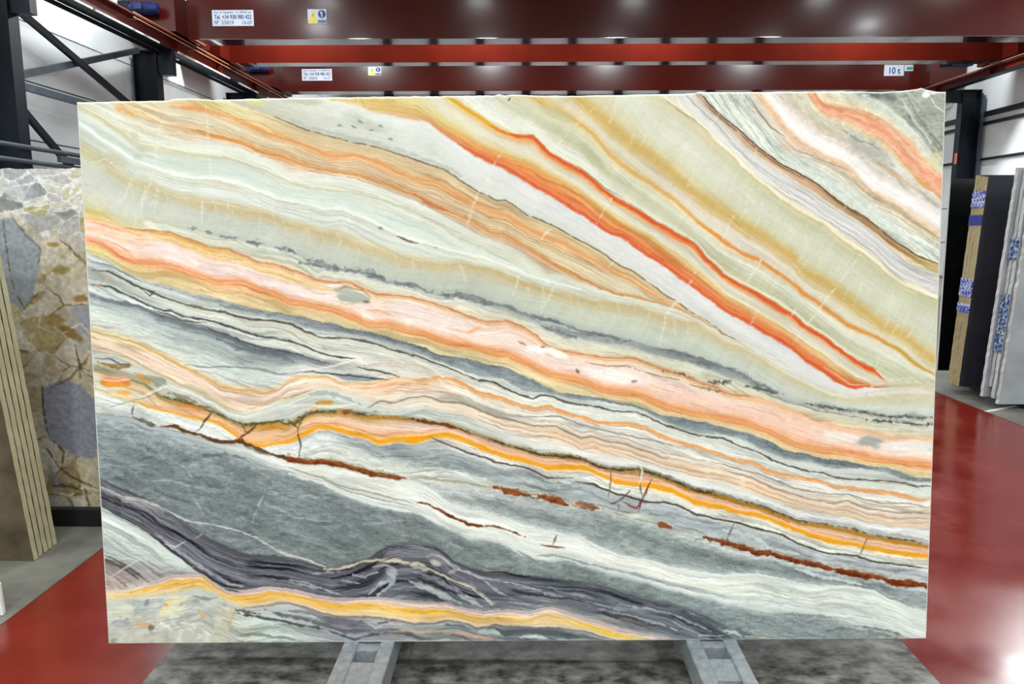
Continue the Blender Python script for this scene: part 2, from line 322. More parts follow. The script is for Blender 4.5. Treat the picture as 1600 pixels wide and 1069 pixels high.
    add('p2', 5, [(140, 460), (250, 480), (350, 530), (480, 575), (560, 620), (700, 660), (800, 720), (900, 780), (960, 795), (1080, 770), (1150, 740)], 6, [(0, 730), (80, 700), (150, 670), (250, 670), (340, 690), (480, 740), (600, 745), (680, 720), (760, 710), (850, 740), (980, 750), (1060, 780), (1150, 820)], 7, [(0, 845), (80, 855), (170, 880), (280, 880), (350, 905), (420, 945), (480, 935), (560, 960), (680, 975), (780, 1020), (900, 1060)], 12, [(0, 90), (150, 130), (260, 180), (350, 210), (480, 250), (620, 270), (700, 260), (800, 300), (950, 320), (1150, 330)])
    add('v1', 5, [(140, 560), (300, 600), (420, 640), (500, 705), (620, 740), (720, 780), (800, 800), (960, 870), (1050, 860), (1150, 850)], 6, [(0, 870), (60, 830), (160, 795), (260, 795), (350, 800), (450, 820), (560, 830), (680, 835), (760, 850), (860, 860), (950, 890), (1030, 920), (1120, 950)], 7, [(0, 985), (100, 1010), (180, 1030)], 11, [(300, 10), (420, 30), (520, 70), (650, 90), (740, 85), (830, 115), (930, 150), (1050, 200), (1150, 220)], 12, [(0, 235), (120, 270), (220, 310), (330, 350), (420, 390), (560, 400), (680, 420), (780, 450), (900, 470), (1000, 490), (1140, 515)])
    add('y1', 5, [(140, 680), (250, 720), (350, 740), (430, 770), (560, 800), (700, 830), (830, 860), (900, 920), (980, 980), (1080, 990), (1160, 975)], 6, [(0, 970), (80, 930), (160, 885), (230, 880), (320, 905), (420, 930), (500, 970), (600, 950), (700, 950), (760, 940), (840, 925), (920, 925), (1020, 965), (1120, 1010)], 11, [(0, 15), (100, 35), (180, 60), (240, 80), (320, 75), (430, 75), (520, 115), (600, 150), (700, 165), (830, 180), (930, 200), (1040, 260), (1150, 290)], 12, [(0, 295), (100, 325), (200, 345), (330, 390), (420, 430), (520, 465), (640, 490), (760, 515), (900, 535), (1050, 560), (1140, 570)])
    add('m1', 5, [(150, 795), (250, 808), (340, 820), (430, 860), (520, 880), (600, 895), (690, 920), (780, 945), (870, 965), (960, 970), (1060, 1010), (1150, 1045)], 10, [(0, 25), (100, 40), (200, 45), (280, 55), (380, 80), (480, 105), (560, 125), (640, 145), (700, 142), (850, 155), (1000, 165), (1150, 190)], 11, [(0, 210), (120, 225), (180, 230), (280, 255), (380, 290), (460, 290), (540, 305), (680, 340), (830, 380), (930, 420), (1110, 460)], 12, [(0, 490), (100, 520), (180, 550), (280, 560), (360, 590), (480, 610), (600, 640), (760, 665), (880, 690), (960, 715), (1040, 720), (1135, 740)])
    add('e0', 5, [(150, 800), (250, 813), (340, 826), (430, 868), (520, 888), (600, 905), (690, 930), (780, 955), (870, 975), (960, 982), (1060, 1020), (1150, 1055)], 10, [(0, 38), (200, 58), (380, 93), (560, 138), (700, 150), (800, 190), (860, 240), (900, 265), (960, 300), (1050, 310), (1150, 335)], 11, [(0, 345), (100, 395), (250, 420), (400, 450), (520, 510), (640, 555), (780, 580), (900, 620), (1000, 640), (1150, 660)], 12, [(0, 670), (200, 670), (350, 700), (500, 730), (700, 730), (850, 760), (950, 800), (1040, 850), (1130, 870)])
    add('e1', 5, [(150, 830), (300, 850), (400, 890), (520, 920), (600, 950), (700, 975), (850, 1010), (960, 1040)], 9, [(950, 35), (1050, 70), (1150, 90)], 10, [(0, 100), (100, 130), (180, 160), (250, 200), (330, 235), (430, 270), (560, 310), (700, 325), (780, 360), (850, 400), (930, 440), (1000, 470), (1100, 475), (1200, 505)], 11, [(0, 510), (100, 565), (200, 600), (350, 600), (450, 625), (560, 660), (700, 700), (800, 720), (870, 750), (950, 770), (1050, 790), (1150, 810)], 12, [(0, 840), (120, 860), (260, 880), (400, 880), (520, 895), (620, 920), (720, 950), (850, 970), (950, 990), (1040, 1020), (1130, 1060)])
    add('f1', 9, [(160, 130), (250, 170), (340, 210), (430, 250), (500, 310), (600, 350), (720, 430), (800, 480), (900, 520), (1000, 555), (1100, 560)], 10, [(0, 570), (130, 600), (240, 625), (350, 602), (460, 575), (510, 535), (560, 500), (620, 490), (700, 485), (800, 500), (870, 540), (920, 590), (1000, 620), (1100, 650)], 11, [(0, 655), (120, 670), (250, 690), (400, 705), (550, 730), (680, 770), (800, 800), (930, 830), (1050, 870), (1150, 915)], 12, [(0, 945), (110, 1010), (300, 1110)])
    add('f2', 9, [(165, 290), (250, 340), (350, 390), (430, 440), (520, 510), (600, 560), (700, 630), (780, 700), (850, 745), (950, 757), (1120, 735)], 10, [(0, 750), (100, 765), (200, 790), (300, 800), (400, 790), (500, 790), (650, 810), (780, 820), (880, 820), (1000, 860), (1080, 870)], 11, [(0, 865), (130, 875), (220, 850), (300, 860), (420, 900), (520, 930), (650, 970), (800, 1000), (900, 1015), (970, 1050)])
    add('z1', 9, [(190, 750), (320, 750), (430, 715), (560, 680), (680, 665), (730, 665), (800, 720), (870, 770), (950, 762), (1120, 738)], 10, [(0, 752), (100, 768), (200, 792), (300, 802), (400, 793), (500, 793), (650, 813), (780, 823), (880, 823), (1000, 863), (1080, 873)], 11, [(0, 868), (130, 878), (220, 853), (300, 863), (420, 903), (520, 933), (650, 973), (800, 1003), (900, 1018), (970, 1053)])
    add('z2', 9, [(200, 810), (400, 795), (600, 770), (720, 745), (800, 790), (880, 825), (960, 862), (1060, 842), (1150, 828)], 10, [(0, 830), (100, 860), (200, 890), (320, 905), (450, 905), (580, 920), (700, 945), (800, 945), (900, 930), (980, 945), (1060, 970), (1150, 950)], 11, [(0, 960), (150, 965), (300, 970), (420, 985), (520, 1010), (620, 1040), (760, 1090)])
    return Z


def onyx_bands():
    """colour across each layer: for the layer that ends at the named line, [(x, [(t, rgb), ...]), ...]"""
    B = {}
    B['corner'] = [(0, [(0, (168, 174, 164))])]
    B['salmon_u'] = [(0, [(0, (198, 204, 196)), (.5, (206, 212, 204)), (1, (228, 216, 184))])]
    B['salmon_l'] = [(0, [(0, (228, 200, 165)), (.15, (234, 175, 140)), (.4, (237, 164, 128)), (.8, (232, 172, 140)), (1, (226, 178, 138))])]
    B['white_u'] = [(1300, [(0, (226, 204, 160)), (.15, (222, 214, 192)), (.35, (206, 204, 186)), (.7, (208, 196, 178)), (1, (220, 212, 208))]), (1420, [(0, (222, 196, 150)), (.25, (214, 214, 206)), (.6, (206, 200, 190)), (1, (214, 212, 206))])]
    B['white_l'] = [(0, [(0, (222, 214, 208)), (.3, (238, 236, 237)), (.7, (242, 240, 241)), (1, (232, 216, 202))])]
    B['brown'] = [(1180, [(0, (234, 205, 180)), (.1, (230, 186, 154)), (.22, (214, 190, 170)), (.32, (204, 200, 190)), (.5, (214, 216, 204)), (.65, (198, 206, 200)), (.85, (214, 222, 214)), (1, (206, 212, 204))]), (1400, [(0, (232, 214, 196)), (.12, (222, 196, 164)), (.3, (222, 212, 186)), (.6, (212, 220, 216)), (1, (214, 222, 212))])]
    B['brown_l'] = [(1090, [(0, (170, 150, 125)), (.3, (205, 185, 165)), (1, (214, 205, 195))]), (1200, [(0, (128, 98, 72)), (.12, (186, 150, 118)), (.7, (202, 166, 132)), (1, (224, 200, 172))]), (1390, [(0, (150, 110, 78)), (.15, (186, 146, 106)), (.7, (196, 162, 122)), (1, (224, 204, 174))]), (1440, [(0, (190, 165, 115)), (.5, (198, 172, 110)), (1, (214, 205, 175))])]
    B['cream'] = [(0, [(0, (212, 205, 200)), (.3, (206, 206, 206)), (.6, (208, 207, 208)), (.88, (216, 212, 198)), (1, (240, 230, 200))])]
    B['ochre'] = [(850, [(0, (206, 202, 170)), (.2, (214, 214, 194)), (.55, (216, 218, 206)), (.85, (212, 206, 170)), (1, (206, 170, 92))]), (1300, [(0, (196, 192, 156)), (.15, (196, 198, 168)), (.45, (210, 212, 194)), (.75, (206, 208, 184)), (.88, (208, 192, 140)), (1, (208, 172, 96))])]
    B['ochre2'] = [(800, [(0, (206, 172, 96)), (.4, (206, 196, 156)), (.6, (210, 204, 176)), (1, (214, 176, 96))]), (1150, [(0, (206, 172, 98)), (.3, (212, 190, 144)), (.5, (218, 210, 200)), (.85, (220, 210, 194)), (1, (226, 150, 70))]), (1450, [(0, (204, 182, 110)), (.4, (214, 204, 160)), (.7, (212, 208, 190)), (1, (204, 162, 66))])]
    B['red'] = [(700, [(0, (216, 190, 120)), (.3, (205, 203, 182)), (.6, (224, 228, 222)), (.9, (226, 226, 210)), (1, (222, 176, 70))]), (900, [(0, (222, 176, 90)), (.1, (214, 206, 168)), (.25, (206, 206, 182)), (.45, (186, 186, 152)), (.6, (206, 206, 184)), (.78, (226, 228, 220)), (.97, (222, 222, 206)), (1, (200, 160, 100))]), (1130, [(0, (226, 148, 66)), (.08, (228, 205, 168)), (.25, (226, 226, 210)), (.42, (204, 206, 186)), (.65, (190, 190, 156)), (.92, (204, 200, 172)), (1, (190, 150, 100))]), (1400, [(0, (212, 165, 80)), (.1, (226, 214, 190)), (.35, (218, 222, 208)), (.7, (194, 196, 168)), (1, (204, 204, 180))])]
    B['red2_u'] = [(640, [(0, (226, 204, 130)), (.15, (228, 222, 190)), (.5, (226, 226, 208)), (1, (222, 204, 144))]), (780, [(0, (228, 160, 45)), (.12, (228, 190, 120)), (.4, (218, 208, 192)), (.7, (222, 216, 192)), (1, (220, 190, 126))]), (860, [(0, (226, 104, 50)), (.16, (230, 134, 72)), (.34, (224, 184, 140)), (.55, (214, 208, 192)), (.8, (224, 220, 198)), (1, (218, 192, 136))]), (1380, [(0, (226, 104, 52)), (.16, (230, 136, 78)), (.34, (222, 190, 156)), (.55, (212, 208, 196)), (.8, (216, 210, 190)), (1, (226, 220, 190))]), (1400, [(0, (208, 204, 180)), (1, (208, 204, 180))])]
    B['red2_l'] = [(560, [(0, (226, 208, 144)), (.6, (220, 188, 110)), (1, (224, 204, 160))]), (660, [(0, (222, 206, 146)), (.5, (214, 176, 106)), (.9, (208, 160, 112)), (1, (222, 200, 176))]), (760, [(0, (220, 182, 106)), (.3, (228, 150, 80)), (.65, (226, 128, 76)), (.93, (212, 100, 62)), (1, (232, 160, 140))]), (1240, [(0, (218, 196, 150)), (.28, (222, 172, 112)), (.55, (228, 142, 88)), (.9, (224, 104, 56)), (1, (234, 160, 134))]), (1370, [(0, (222, 206, 170)), (.35, (216, 180, 130)), (.6, (232, 124, 64)), (.9, (228, 90, 40)), (1, (230, 170, 140))]), (1395, [(0, (208, 204, 178)), (1, (210, 205, 178))])]
    B['tan_u'] = [(400, [(0, (226, 226, 206)), (.5, (206, 208, 194)), (1, (196, 196, 178))]), (600, [(0, (224, 222, 220)), (.15, (220, 224, 222)), (.5, (208, 214, 206)), (.85, (212, 216, 214)), (1, (196, 198, 190))]), (800, [(0, (230, 200, 192)), (.08, (224, 224, 228)), (.6, (217, 220, 218)), (1, (208, 212, 206))]), (1370, [(0, (228, 206, 204)), (.12, (224, 222, 226)), (.6, (220, 220, 222)), (1, (216, 216, 208))]), (1395, [(0, (210, 205, 178)), (1, (210, 205, 178))])]
    B['or1'] = [(200, [(0, (226, 224, 202)), (1, (224, 220, 192))]), (330, [(0, (226, 220, 180)), (.6, (226, 214, 140)), (1, (230, 160, 92))]), (480, [(0, (178, 160, 122)), (.08, (204, 182, 140)), (.7, (210, 180, 134)), (1, (228, 150, 78))]), (900, [(0, (140, 124, 96)), (.07, (202, 178, 138)), (.6, (214, 174, 122)), (1, (222, 158, 92))]), (1060, [(0, (160, 140, 104)), (.1, (208, 180, 136)), (1, (226, 164, 100))]), (1105, [(0, (214, 210, 194)), (1, (212, 208, 190))])]
    B['or2'] = [(165, [(0, (226, 226, 206)), (1, (222, 214, 184))]), (200, [(0, (226, 206, 164)), (1, (226, 190, 134))]), (260, [(0, (222, 206, 170)), (.5, (216, 208, 182)), (1, (222, 188, 138))]), (400, [(0, (230, 152, 82)), (.25, (214, 190, 150)), (.6, (206, 184, 142)), (1, (218, 152, 78))]), (600, [(0, (228, 150, 78)), (.25, (222, 170, 120)), (.45, (206, 184, 156)), (.75, (218, 178, 142)), (1, (208, 138, 68))]), (900, [(0, (222, 158, 92)), (.3, (218, 184, 138)), (.6, (216, 206, 168)), (.85, (216, 182, 130)), (1, (200, 142, 76))]), (1105, [(0, (214, 210, 194)), (1, (212, 208, 190))])]
    B['or_l'] = [(165, [(0, (222, 218, 198)), (1, (218, 222, 210))]), (260, [(0, (214, 188, 140)), (.3, (220, 210, 184)), (1, (218, 220, 208))]), (450, [(0, (216, 150, 78)), (.4, (226, 182, 142)), (.75, (226, 206, 190)), (1, (220, 220, 210))]), (800, [(0, (202, 134, 66)), (.4, (224, 170, 132)), (1, (218, 214, 200))]), (1000, [(0, (206, 148, 86)), (.5, (220, 184, 144)), (1, (214, 212, 194))]), (1105, [(0, (214, 210, 194)), (1, (212, 208, 190))])]
    B['white2'] = [(150, [(0, (218, 218, 204)), (.4, (214, 206, 176)), (.55, (214, 220, 212)), (.85, (206, 216, 210)), (1, (234, 240, 236))]), (330, [(0, (220, 222, 214)), (.25, (226, 228, 214)), (.4, (202, 202, 180)), (.5, (206, 216, 208)), (.85, (206, 219, 213)), (1, (234, 240, 236))]), (650, [(0, (220, 222, 214)), (.22, (222, 226, 218)), (.3, (198, 200, 182)), (.38, (218, 222, 210)), (.7, (208, 220, 212)), (1, (226, 232, 226))]), (900, [(0, (216, 214, 194)), (.5, (214, 218, 204)), (1, (218, 222, 208))])]
    B['tan'] = [(150, [(0, (232, 238, 234)), (.15, (206, 216, 210)), (.5, (204, 210, 202)), (.8, (205, 198, 165)), (1, (196, 188, 148))]), (330, [(0, (232, 238, 232)), (.12, (208, 216, 206)), (.28, (204, 198, 176)), (.42, (214, 220, 216)), (.7, (212, 216, 210)), (.85, (206, 192, 156)), (1, (200, 182, 140))]), (550, [(0, (228, 234, 228)), (.12, (198, 198, 184)), (.3, (220, 226, 222)), (.65, (216, 222, 220)), (.82, (208, 198, 168)), (1, (202, 182, 138))]), (850, [(0, (216, 220, 206)), (.6, (214, 218, 202)), (.85, (204, 190, 148)), (1, (198, 174, 126))]), (1130, [(0, (216, 214, 204)), (.5, (212, 206, 180)), (1, (206, 190, 150))])]
    B['grey_s'] = [(150, [(0, (196, 190, 152)), (.2, (202, 204, 190)), (.6, (206, 210, 202)), (.9, (214, 212, 192)), (1, (206, 202, 170))]), (330, [(0, (202, 184, 144)), (.2, (200, 188, 154)), (.35, (198, 200, 188)), (.8, (198, 204, 194)), (1, (196, 200, 190))]), (700, [(0, (202, 184, 140)), (.2, (202, 190, 156)), (.4, (194, 198, 182)), (.8, (188, 194, 182)), (1, (176, 182, 176))]), (900, [(0, (198, 174, 128)), (.2, (200, 188, 152)), (.4, (198, 204, 186)), (.8, (196, 202, 188)), (1, (176, 184, 180))]), (1300, [(0, (206, 194, 158)), (.3, (204, 204, 184)), (.6, (200, 208, 200)), (1, (192, 198, 192))]), (1450, [(0, (208, 200, 168)), (.4, (204, 204, 180)), (.6, (214, 220, 212)), (1, (188, 196, 188))])]
    B['k1'] = [(150, [(0, (206, 202, 160)), (.5, (224, 208, 140)), (1, (236, 190, 140))]), (250, [(0, (200, 204, 192)), (.4, (208, 214, 198)), (.9, (220, 214, 190)), (1, (222, 180, 140))]), (430, [(0, (170, 176, 174)), (.15, (208, 214, 206)), (.6, (218, 220, 204)), (.92, (226, 208, 184)), (1, (206, 146, 108))]), (700, [(0, (130, 138, 142)), (.12, (158, 166, 168)), (.28, (212, 216, 208)), (.65, (222, 220, 204)), (.9, (226, 206, 174)), (1, (214, 156, 106))]), (870, [(0, (150, 158, 160)), (.3, (168, 174, 174)), (.5, (214, 216, 204)), (.9, (222, 212, 186)), (1, (210, 160, 116))]), (1100, [(0, (128, 138, 142)), (.3, (142, 152, 154)), (.42, (210, 212, 198)), (.75, (216, 214, 192)), (1, (206, 160, 120))]), (1300, [(0, (176, 182, 176)), (.25, (206, 208, 192)), (.6, (212, 210, 186)), (.85, (226, 206, 174)), (1, (236, 180, 140))]), (1450, [(0, (186, 192, 184)), (.3, (214, 216, 204)), (.7, (222, 220, 204)), (1, (222, 192, 150))])]
    B['k2'] = [(150, [(0, (240, 196, 160)), (.2, (244, 214, 206)), (.4, (244, 196, 160)), (.6, (246, 226, 220)), (.8, (236, 176, 130)), (1, (240, 150, 108))]), (270, [(0, (226, 190, 120)), (.12, (240, 196, 110)), (.22, (244, 206, 170)), (.5, (246, 224, 222)), (.8, (247, 220, 212)), (1, (240, 152, 108))]), (450, [(0, (224, 168, 120)), (.15, (244, 214, 176)), (.3, (238, 204, 130)), (.45, (246, 220, 210)), (.75, (247, 228, 224)), (.9, (244, 206, 180)), (1, (240, 156, 104))]), (650, [(0, (228, 176, 130)), (.12, (244, 222, 206)), (.4, (247, 228, 226)), (.7, (247, 222, 214)), (.88, (242, 210, 180)), (1, (238, 154, 94))]), (850, [(0, (226, 180, 136)), (.2, (246, 212, 196)), (.5, (246, 222, 214)), (.8, (246, 212, 198)), (1, (240, 150, 88))]), (1050, [(0, (210, 176, 136)), (.15, (230, 214, 190)), (.3, (246, 220, 212)), (.55, (246, 206, 190)), (.8, (246, 206, 186)), (1, (232, 158, 96))]), (1250, [(0, (236, 186, 150)), (.3, (246, 206, 186)), (.6, (246, 206, 186)), (.85, (240, 186, 150)), (1, (226, 158, 100))]), (1440, [(0, (232, 190, 150)), (.2, (236, 220, 208)), (.5, (242, 232, 230)), (.75, (246, 214, 196)), (1, (242, 162, 110))])]
    B['n1'] = [(150, [(0, (236, 176, 130)), (.5, (232, 214, 150)), (1, (214, 200, 160))]), (350, [(0, (240, 160, 110)), (.25, (236, 182, 132)), (.5, (222, 188, 138)), (1, (226, 204, 160))]), (600, [(0, (240, 160, 100)), (.2, (216, 160, 110)), (.35, (228, 200, 154)), (.7, (222, 206, 160)), (1, (214, 202, 164))]), (1000, [(0, (240, 154, 88)), (.3, (228, 176, 120)), (.5, (230, 206, 160)), (1, (226, 208, 168))]), (1440, [(0, (246, 164, 112)), (.35, (240, 170, 122)), (.55, (228, 206, 154)), (1, (216, 206, 168))])]
    B['n2'] = [(200, [(0, (180, 186, 186)), (1, (190, 196, 196))]), (320, [(0, (176, 180, 182)), (.5, (150, 158, 164)), (1, (196, 202, 202))]), (560, [(0, (112, 120, 128)), (.5, (138, 148, 156)), (1, (150, 160, 164))]), (900, [(0, (126, 132, 142)), (.5, (140, 154, 160)), (1, (156, 166, 170))]), (1300, [(0, (112, 120, 130)), (.6, (130, 142, 150)), (1, (170, 180, 180))]), (1450, [(0, (130, 140, 146)), (1, (150, 160, 164))])]
    B['n3'] = [(0, [(0, (208, 214, 212)), (1, (204, 210, 206))])]
    B['d2'] = [(150, [(0, (196, 204, 204)), (.3, (208, 214, 208)), (.6, (196, 204, 204)), (.9, (214, 220, 218)), (1, (130, 138, 148))]), (420, [(0, (206, 210, 202)), (.3, (220, 218, 206)), (.55, (206, 212, 206)), (.75, (224, 226, 220)), (.9, (200, 206, 204)), (1, (110, 116, 124))]), (560, [(0, (206, 210, 202)), (.5, (214, 216, 206)), (.8, (228, 226, 220)), (1, (214, 216, 212))]), (800, [(0, (214, 216, 208)), (1, (222, 224, 218))])]
    B['q1'] = [(150, [(0, (140, 148, 158)), (.15, (176, 186, 190)), (.4, (206, 216, 212)), (.8, (220, 224, 216)), (1, (216, 200, 150))]), (380, [(0, (118, 124, 132)), (.1, (140, 148, 154)), (.25, (186, 196, 196)), (.4, (156, 166, 170)), (.55, (200, 210, 206)), (.85, (214, 222, 220)), (1, (232, 200, 160))]), (470, [(0, (122, 128, 136)), (.25, (150, 156, 164)), (.42, (210, 214, 212)), (.8, (216, 222, 220)), (1, (228, 200, 160))]), (590, [(0, (222, 220, 212)), (.5, (212, 212, 204)), (.8, (226, 222, 212)), (1, (236, 204, 160))]), (760, [(0, (222, 222, 212)), (.7, (220, 222, 214)), (1, (236, 190, 130))]), (1300, [(0, (214, 220, 216)), (.7, (222, 226, 222)), (1, (236, 190, 140))])]
    B['p2'] = [(150, [(0, (226, 200, 140)), (.3, (240, 216, 160)), (.6, (240, 200, 172)), (.9, (236, 206, 170)), (1, (206, 196, 170))]), (280, [(0, (238, 186, 120)), (.2, (244, 214, 196)), (.5, (243, 192, 160)), (.85, (240, 206, 180)), (1, (214, 200, 170))]), (400, [(0, (232, 178, 116)), (.18, (240, 194, 150)), (.35, (244, 222, 214)), (.7, (243, 200, 172)), (1, (236, 190, 140))]), (600, [(0, (238, 190, 130)), (.3, (242, 186, 146)), (.5, (240, 200, 166)), (.8, (236, 210, 186)), (1, (206, 190, 164))]), (720, [(0, (238, 176, 110)), (.2, (240, 196, 150)), (.4, (232, 222, 206)), (.8, (216, 214, 202)), (1, (180, 170, 150))]), (900, [(0, (238, 160, 88)), (.14, (232, 220, 206)), (.3, (190, 196, 192)), (.5, (224, 218, 208)), (.65, (200, 200, 194)), (.8, (236, 214, 192)), (1, (156, 146, 134))]), (1440, [(0, (238, 162, 88)), (.2, (234, 226, 222)), (.45, (224, 224, 224)), (.55, (226, 214, 196)), (.85, (236, 220, 200)), (1, (180, 168, 152))])]
    B['v1'] = [(150, [(0, (200, 204, 196)), (.4, (214, 218, 214)), (1, (150, 146, 110))]), (350, [(0, (226, 214, 186)), (.35, (200, 206, 198)), (.65, (216, 218, 208)), (1, (170, 168, 140))]), (520, [(0, (222, 218, 206)), (.3, (206, 216, 214)), (.6, (176, 184, 182)), (.8, (216, 220, 212)), (1, (132, 128, 96))]), (720, [(0, (226, 206, 180)), (.3, (236, 210, 186)), (.5, (206, 214, 210)), (.75, (196, 204, 200)), (1, (130, 116, 76))]), (900, [(0, (236, 206, 176)), (.35, (240, 200, 166)), (.55, (236, 222, 210)), (.72, (232, 234, 234)), (.88, (196, 196, 188)), (1, (120, 104, 62))]), (1150, [(0, (240, 206, 176)), (.4, (242, 200, 164)), (.55, (220, 226, 224)), (.75, (232, 236, 238)), (.9, (168, 168, 160)), (1, (130, 110, 58))]), (1440, [(0, (236, 220, 206)), (.35, (238, 204, 172)), (.5, (190, 180, 160)), (.55, (226, 232, 236)), (.78, (230, 234, 238)), (.9, (170, 172, 172)), (1, (160, 130, 56))])]
    B['y1'] = [(150, [(0, (170, 166, 130)), (.25, (226, 205, 170)), (.5, (216, 220, 212)), (1, (226, 214, 180))]), (320, [(0, (150, 140, 100)), (.3, (214, 160, 96)), (.6, (238, 186, 150)), (.85, (240, 186, 130)), (1, (240, 170, 60))]), (480, [(0, (150, 126, 66)), (.2, (206, 160, 86)), (.45, (240, 196, 166)), (.8, (240, 180, 124)), (1, (246, 168, 40))]), (650, [(0, (150, 112, 60)), (.15, (196, 160, 130)), (.4, (240, 212, 200)), (.75, (240, 182, 146)), (.88, (244, 196, 120)), (1, (247, 166, 26))]), (900, [(0, (130, 100, 50)), (.25, (206, 166, 130)), (.5, (240, 200, 180)), (.78, (240, 170, 110)), (1, (250, 164, 20))]), (1440, [(0, (170, 124, 36)), (.2, (206, 150, 70)), (.35, (240, 200, 182)), (.7, (240, 196, 160)), (.85, (246, 176, 60)), (1, (250, 164, 20))])]
    B['m1'] = [(150, [(0, (222, 228, 226)), (.7, (220, 226, 224)), (1, (190, 196, 194))]), (300, [(0, (246, 176, 60)), (.1, (240, 214, 176)), (.22, (228, 233, 231)), (.8, (232, 236, 236)), (1, (220, 222, 220))]), (450, [(0, (247, 168, 30)), (.08, (240, 186, 90)), (.16, (222, 226, 226)), (1, (222, 226, 224))]), (530, [(0, (247, 168, 30)), (.08, (226, 206, 170)), (.14, (168, 174, 182)), (.3, (206, 212, 212)), (.6, (222, 226, 222)), (1, (220, 220, 210))]), (620, [(0, (250, 168, 20)), (.1, (222, 196, 150)), (.14, (138, 146, 152)), (.4, (150, 158, 162)), (.6, (214, 218, 214)), (.85, (214, 218, 212)), (1, (196, 196, 180))]), (720, [(0, (250, 166, 20)), (.1, (234, 226, 216)), (.3, (214, 218, 220)), (.45, (160, 168, 172)), (.65, (150, 160, 162)), (.8, (206, 212, 210)), (1, (190, 190, 176))]), (850, [(0, (250, 164, 20)), (.1, (236, 226, 212)), (.25, (222, 224, 222)), (.45, (150, 160, 164)), (.6, (196, 204, 204)), (.75, (160, 170, 174)), (1, (206, 210, 206))]), (1000, [(0, (250, 164, 20)), (.1, (236, 228, 216)), (.3, (220, 224, 220)), (.5, (176, 184, 190)), (.75, (166, 174, 182)), (1, (176, 182, 178))]), (1440, [(0, (250, 164, 20)), (.1, (236, 228, 210)), (.36, (226, 228, 226)), (.45, (206, 212, 214)), (.65, (176, 182, 190)), (.85, (206, 212, 214)), (1, (200, 206, 206))])]
    B['e0'] = [(600, [(0, (206, 206, 200)), (1, (216, 220, 218))]), (760, [(0, (206, 208, 200)), (.3, (196, 200, 206)), (.6, (150, 158, 160)), (1, (196, 202, 202))]), (950, [(0, (206, 212, 212)), (.25, (140, 150, 152)), (.6, (146, 156, 156)), (.9, (160, 170, 172)), (1, (206, 212, 212))]), (1150, [(0, (186, 190, 186)), (.2, (206, 212, 212)), (.45, (140, 150, 152)), (.7, (132, 142, 144)), (.95, (176, 184, 186)), (1, (206, 212, 212))]), (1440, [(0, (196, 206, 206)), (.2, (206, 214, 214)), (.35, (156, 166, 170)), (.8, (150, 160, 164)), (1, (190, 198, 200))])]
    B['e1'] = [(160, [(0, (146, 154, 158)), (.5, (176, 184, 188)), (1, (150, 158, 164))]), (330, [(0, (156, 162, 164)), (.35, (206, 212, 214)), (.6, (170, 178, 184)), (1, (150, 160, 166))]), (450, [(0, (224, 226, 224)), (.35, (232, 234, 232)), (.6, (200, 206, 204)), (.75, (222, 226, 224)), (1, (186, 192, 194))]), (560, [(0, (226, 226, 220)), (.5, (236, 238, 236)), (.65, (196, 198, 190)), (.8, (222, 226, 224)), (.9, (186, 192, 192)), (1, (206, 212, 212))]), (700, [(0, (222, 226, 224)), (.3, (238, 240, 238)), (.8, (234, 236, 232)), (1, (206, 212, 210))]), (900, [(0, (222, 226, 224)), (.3, (240, 242, 240)), (.6, (226, 230, 226)), (.75, (206, 212, 210)), (.85, (230, 234, 232)), (1, (190, 198, 198))]), (1150, [(0, (216, 222, 220)), (.3, (232, 234, 228)), (.55, (232, 232, 224)), (.7, (196, 202, 204)), (.85, (228, 232, 230)), (1, (186, 192, 194))]), (1440, [(0, (214, 222, 220)), (.25, (228, 233, 230)), (.5, (206, 214, 212)), (.7, (228, 233, 231)), (1, (196, 204, 204))])]
    B['f1'] = [(150, [(0, (158, 168, 174)), (.2, (136, 148, 154)), (.7, (126, 138, 144)), (1, (128, 136, 144))]), (600, [(0, (176, 184, 186)), (.06, (134, 143, 147)), (.5, (126, 135, 138)), (1, (128, 138, 138))]), (900, [(0, (176, 184, 184)), (.2, (140, 150, 150)), (.6, (138, 149, 149)), (1, (118, 128, 130))]), (1300, [(0, (170, 178, 180)), (.15, (146, 156, 160)), (.6, (148, 160, 164)), (1, (150, 164, 164))])]
    B['f2'] = [(160, [(0, (120, 126, 134)), (.2, (96, 98, 108)), (.35, (150, 152, 156)), (.5, (88, 88, 98)), (.8, (96, 96, 108)), (1, (96, 98, 104))]), (350, [(0, (84, 88, 94)), (.3, (92, 94, 104)), (.6, (96, 96, 108)), (.85, (110, 110, 122)), (1, (90, 92, 100))]), (650, [(0, (86, 90, 96)), (.3, (100, 98, 110)), (.7, (90, 92, 102)), (1, (112, 116, 124))]), (900, [(0, (94, 98, 106)), (.2, (98, 102, 110)), (.4, (150, 156, 166)), (.55, (108, 108, 120)), (.85, (120, 124, 130)), (1, (160, 162, 162))]), (1080, [(0, (112, 120, 126)), (.3, (88, 92, 102)), (.5, (126, 132, 140)), (.75, (96, 100, 110)), (1, (136, 140, 144))])]
    B['z1'] = [(160, [(0, (200, 208, 206)), (.1, (216, 224, 224)), (.3, (206, 216, 214)), (.45, (176, 180, 186)), (.55, (190, 206, 202)), (.68, (130, 122, 124)), (.8, (160, 152, 150)), (1, (196, 186, 176))]), (280, [(0, (190, 198, 196)), (.15, (216, 226, 222)), (.5, (206, 218, 214)), (.75, (190, 192, 196)), (.9, (150, 144, 148)), (1, (180, 172, 172))]), (400, [(0, (120, 122, 130)), (1, (170, 160, 165))])]
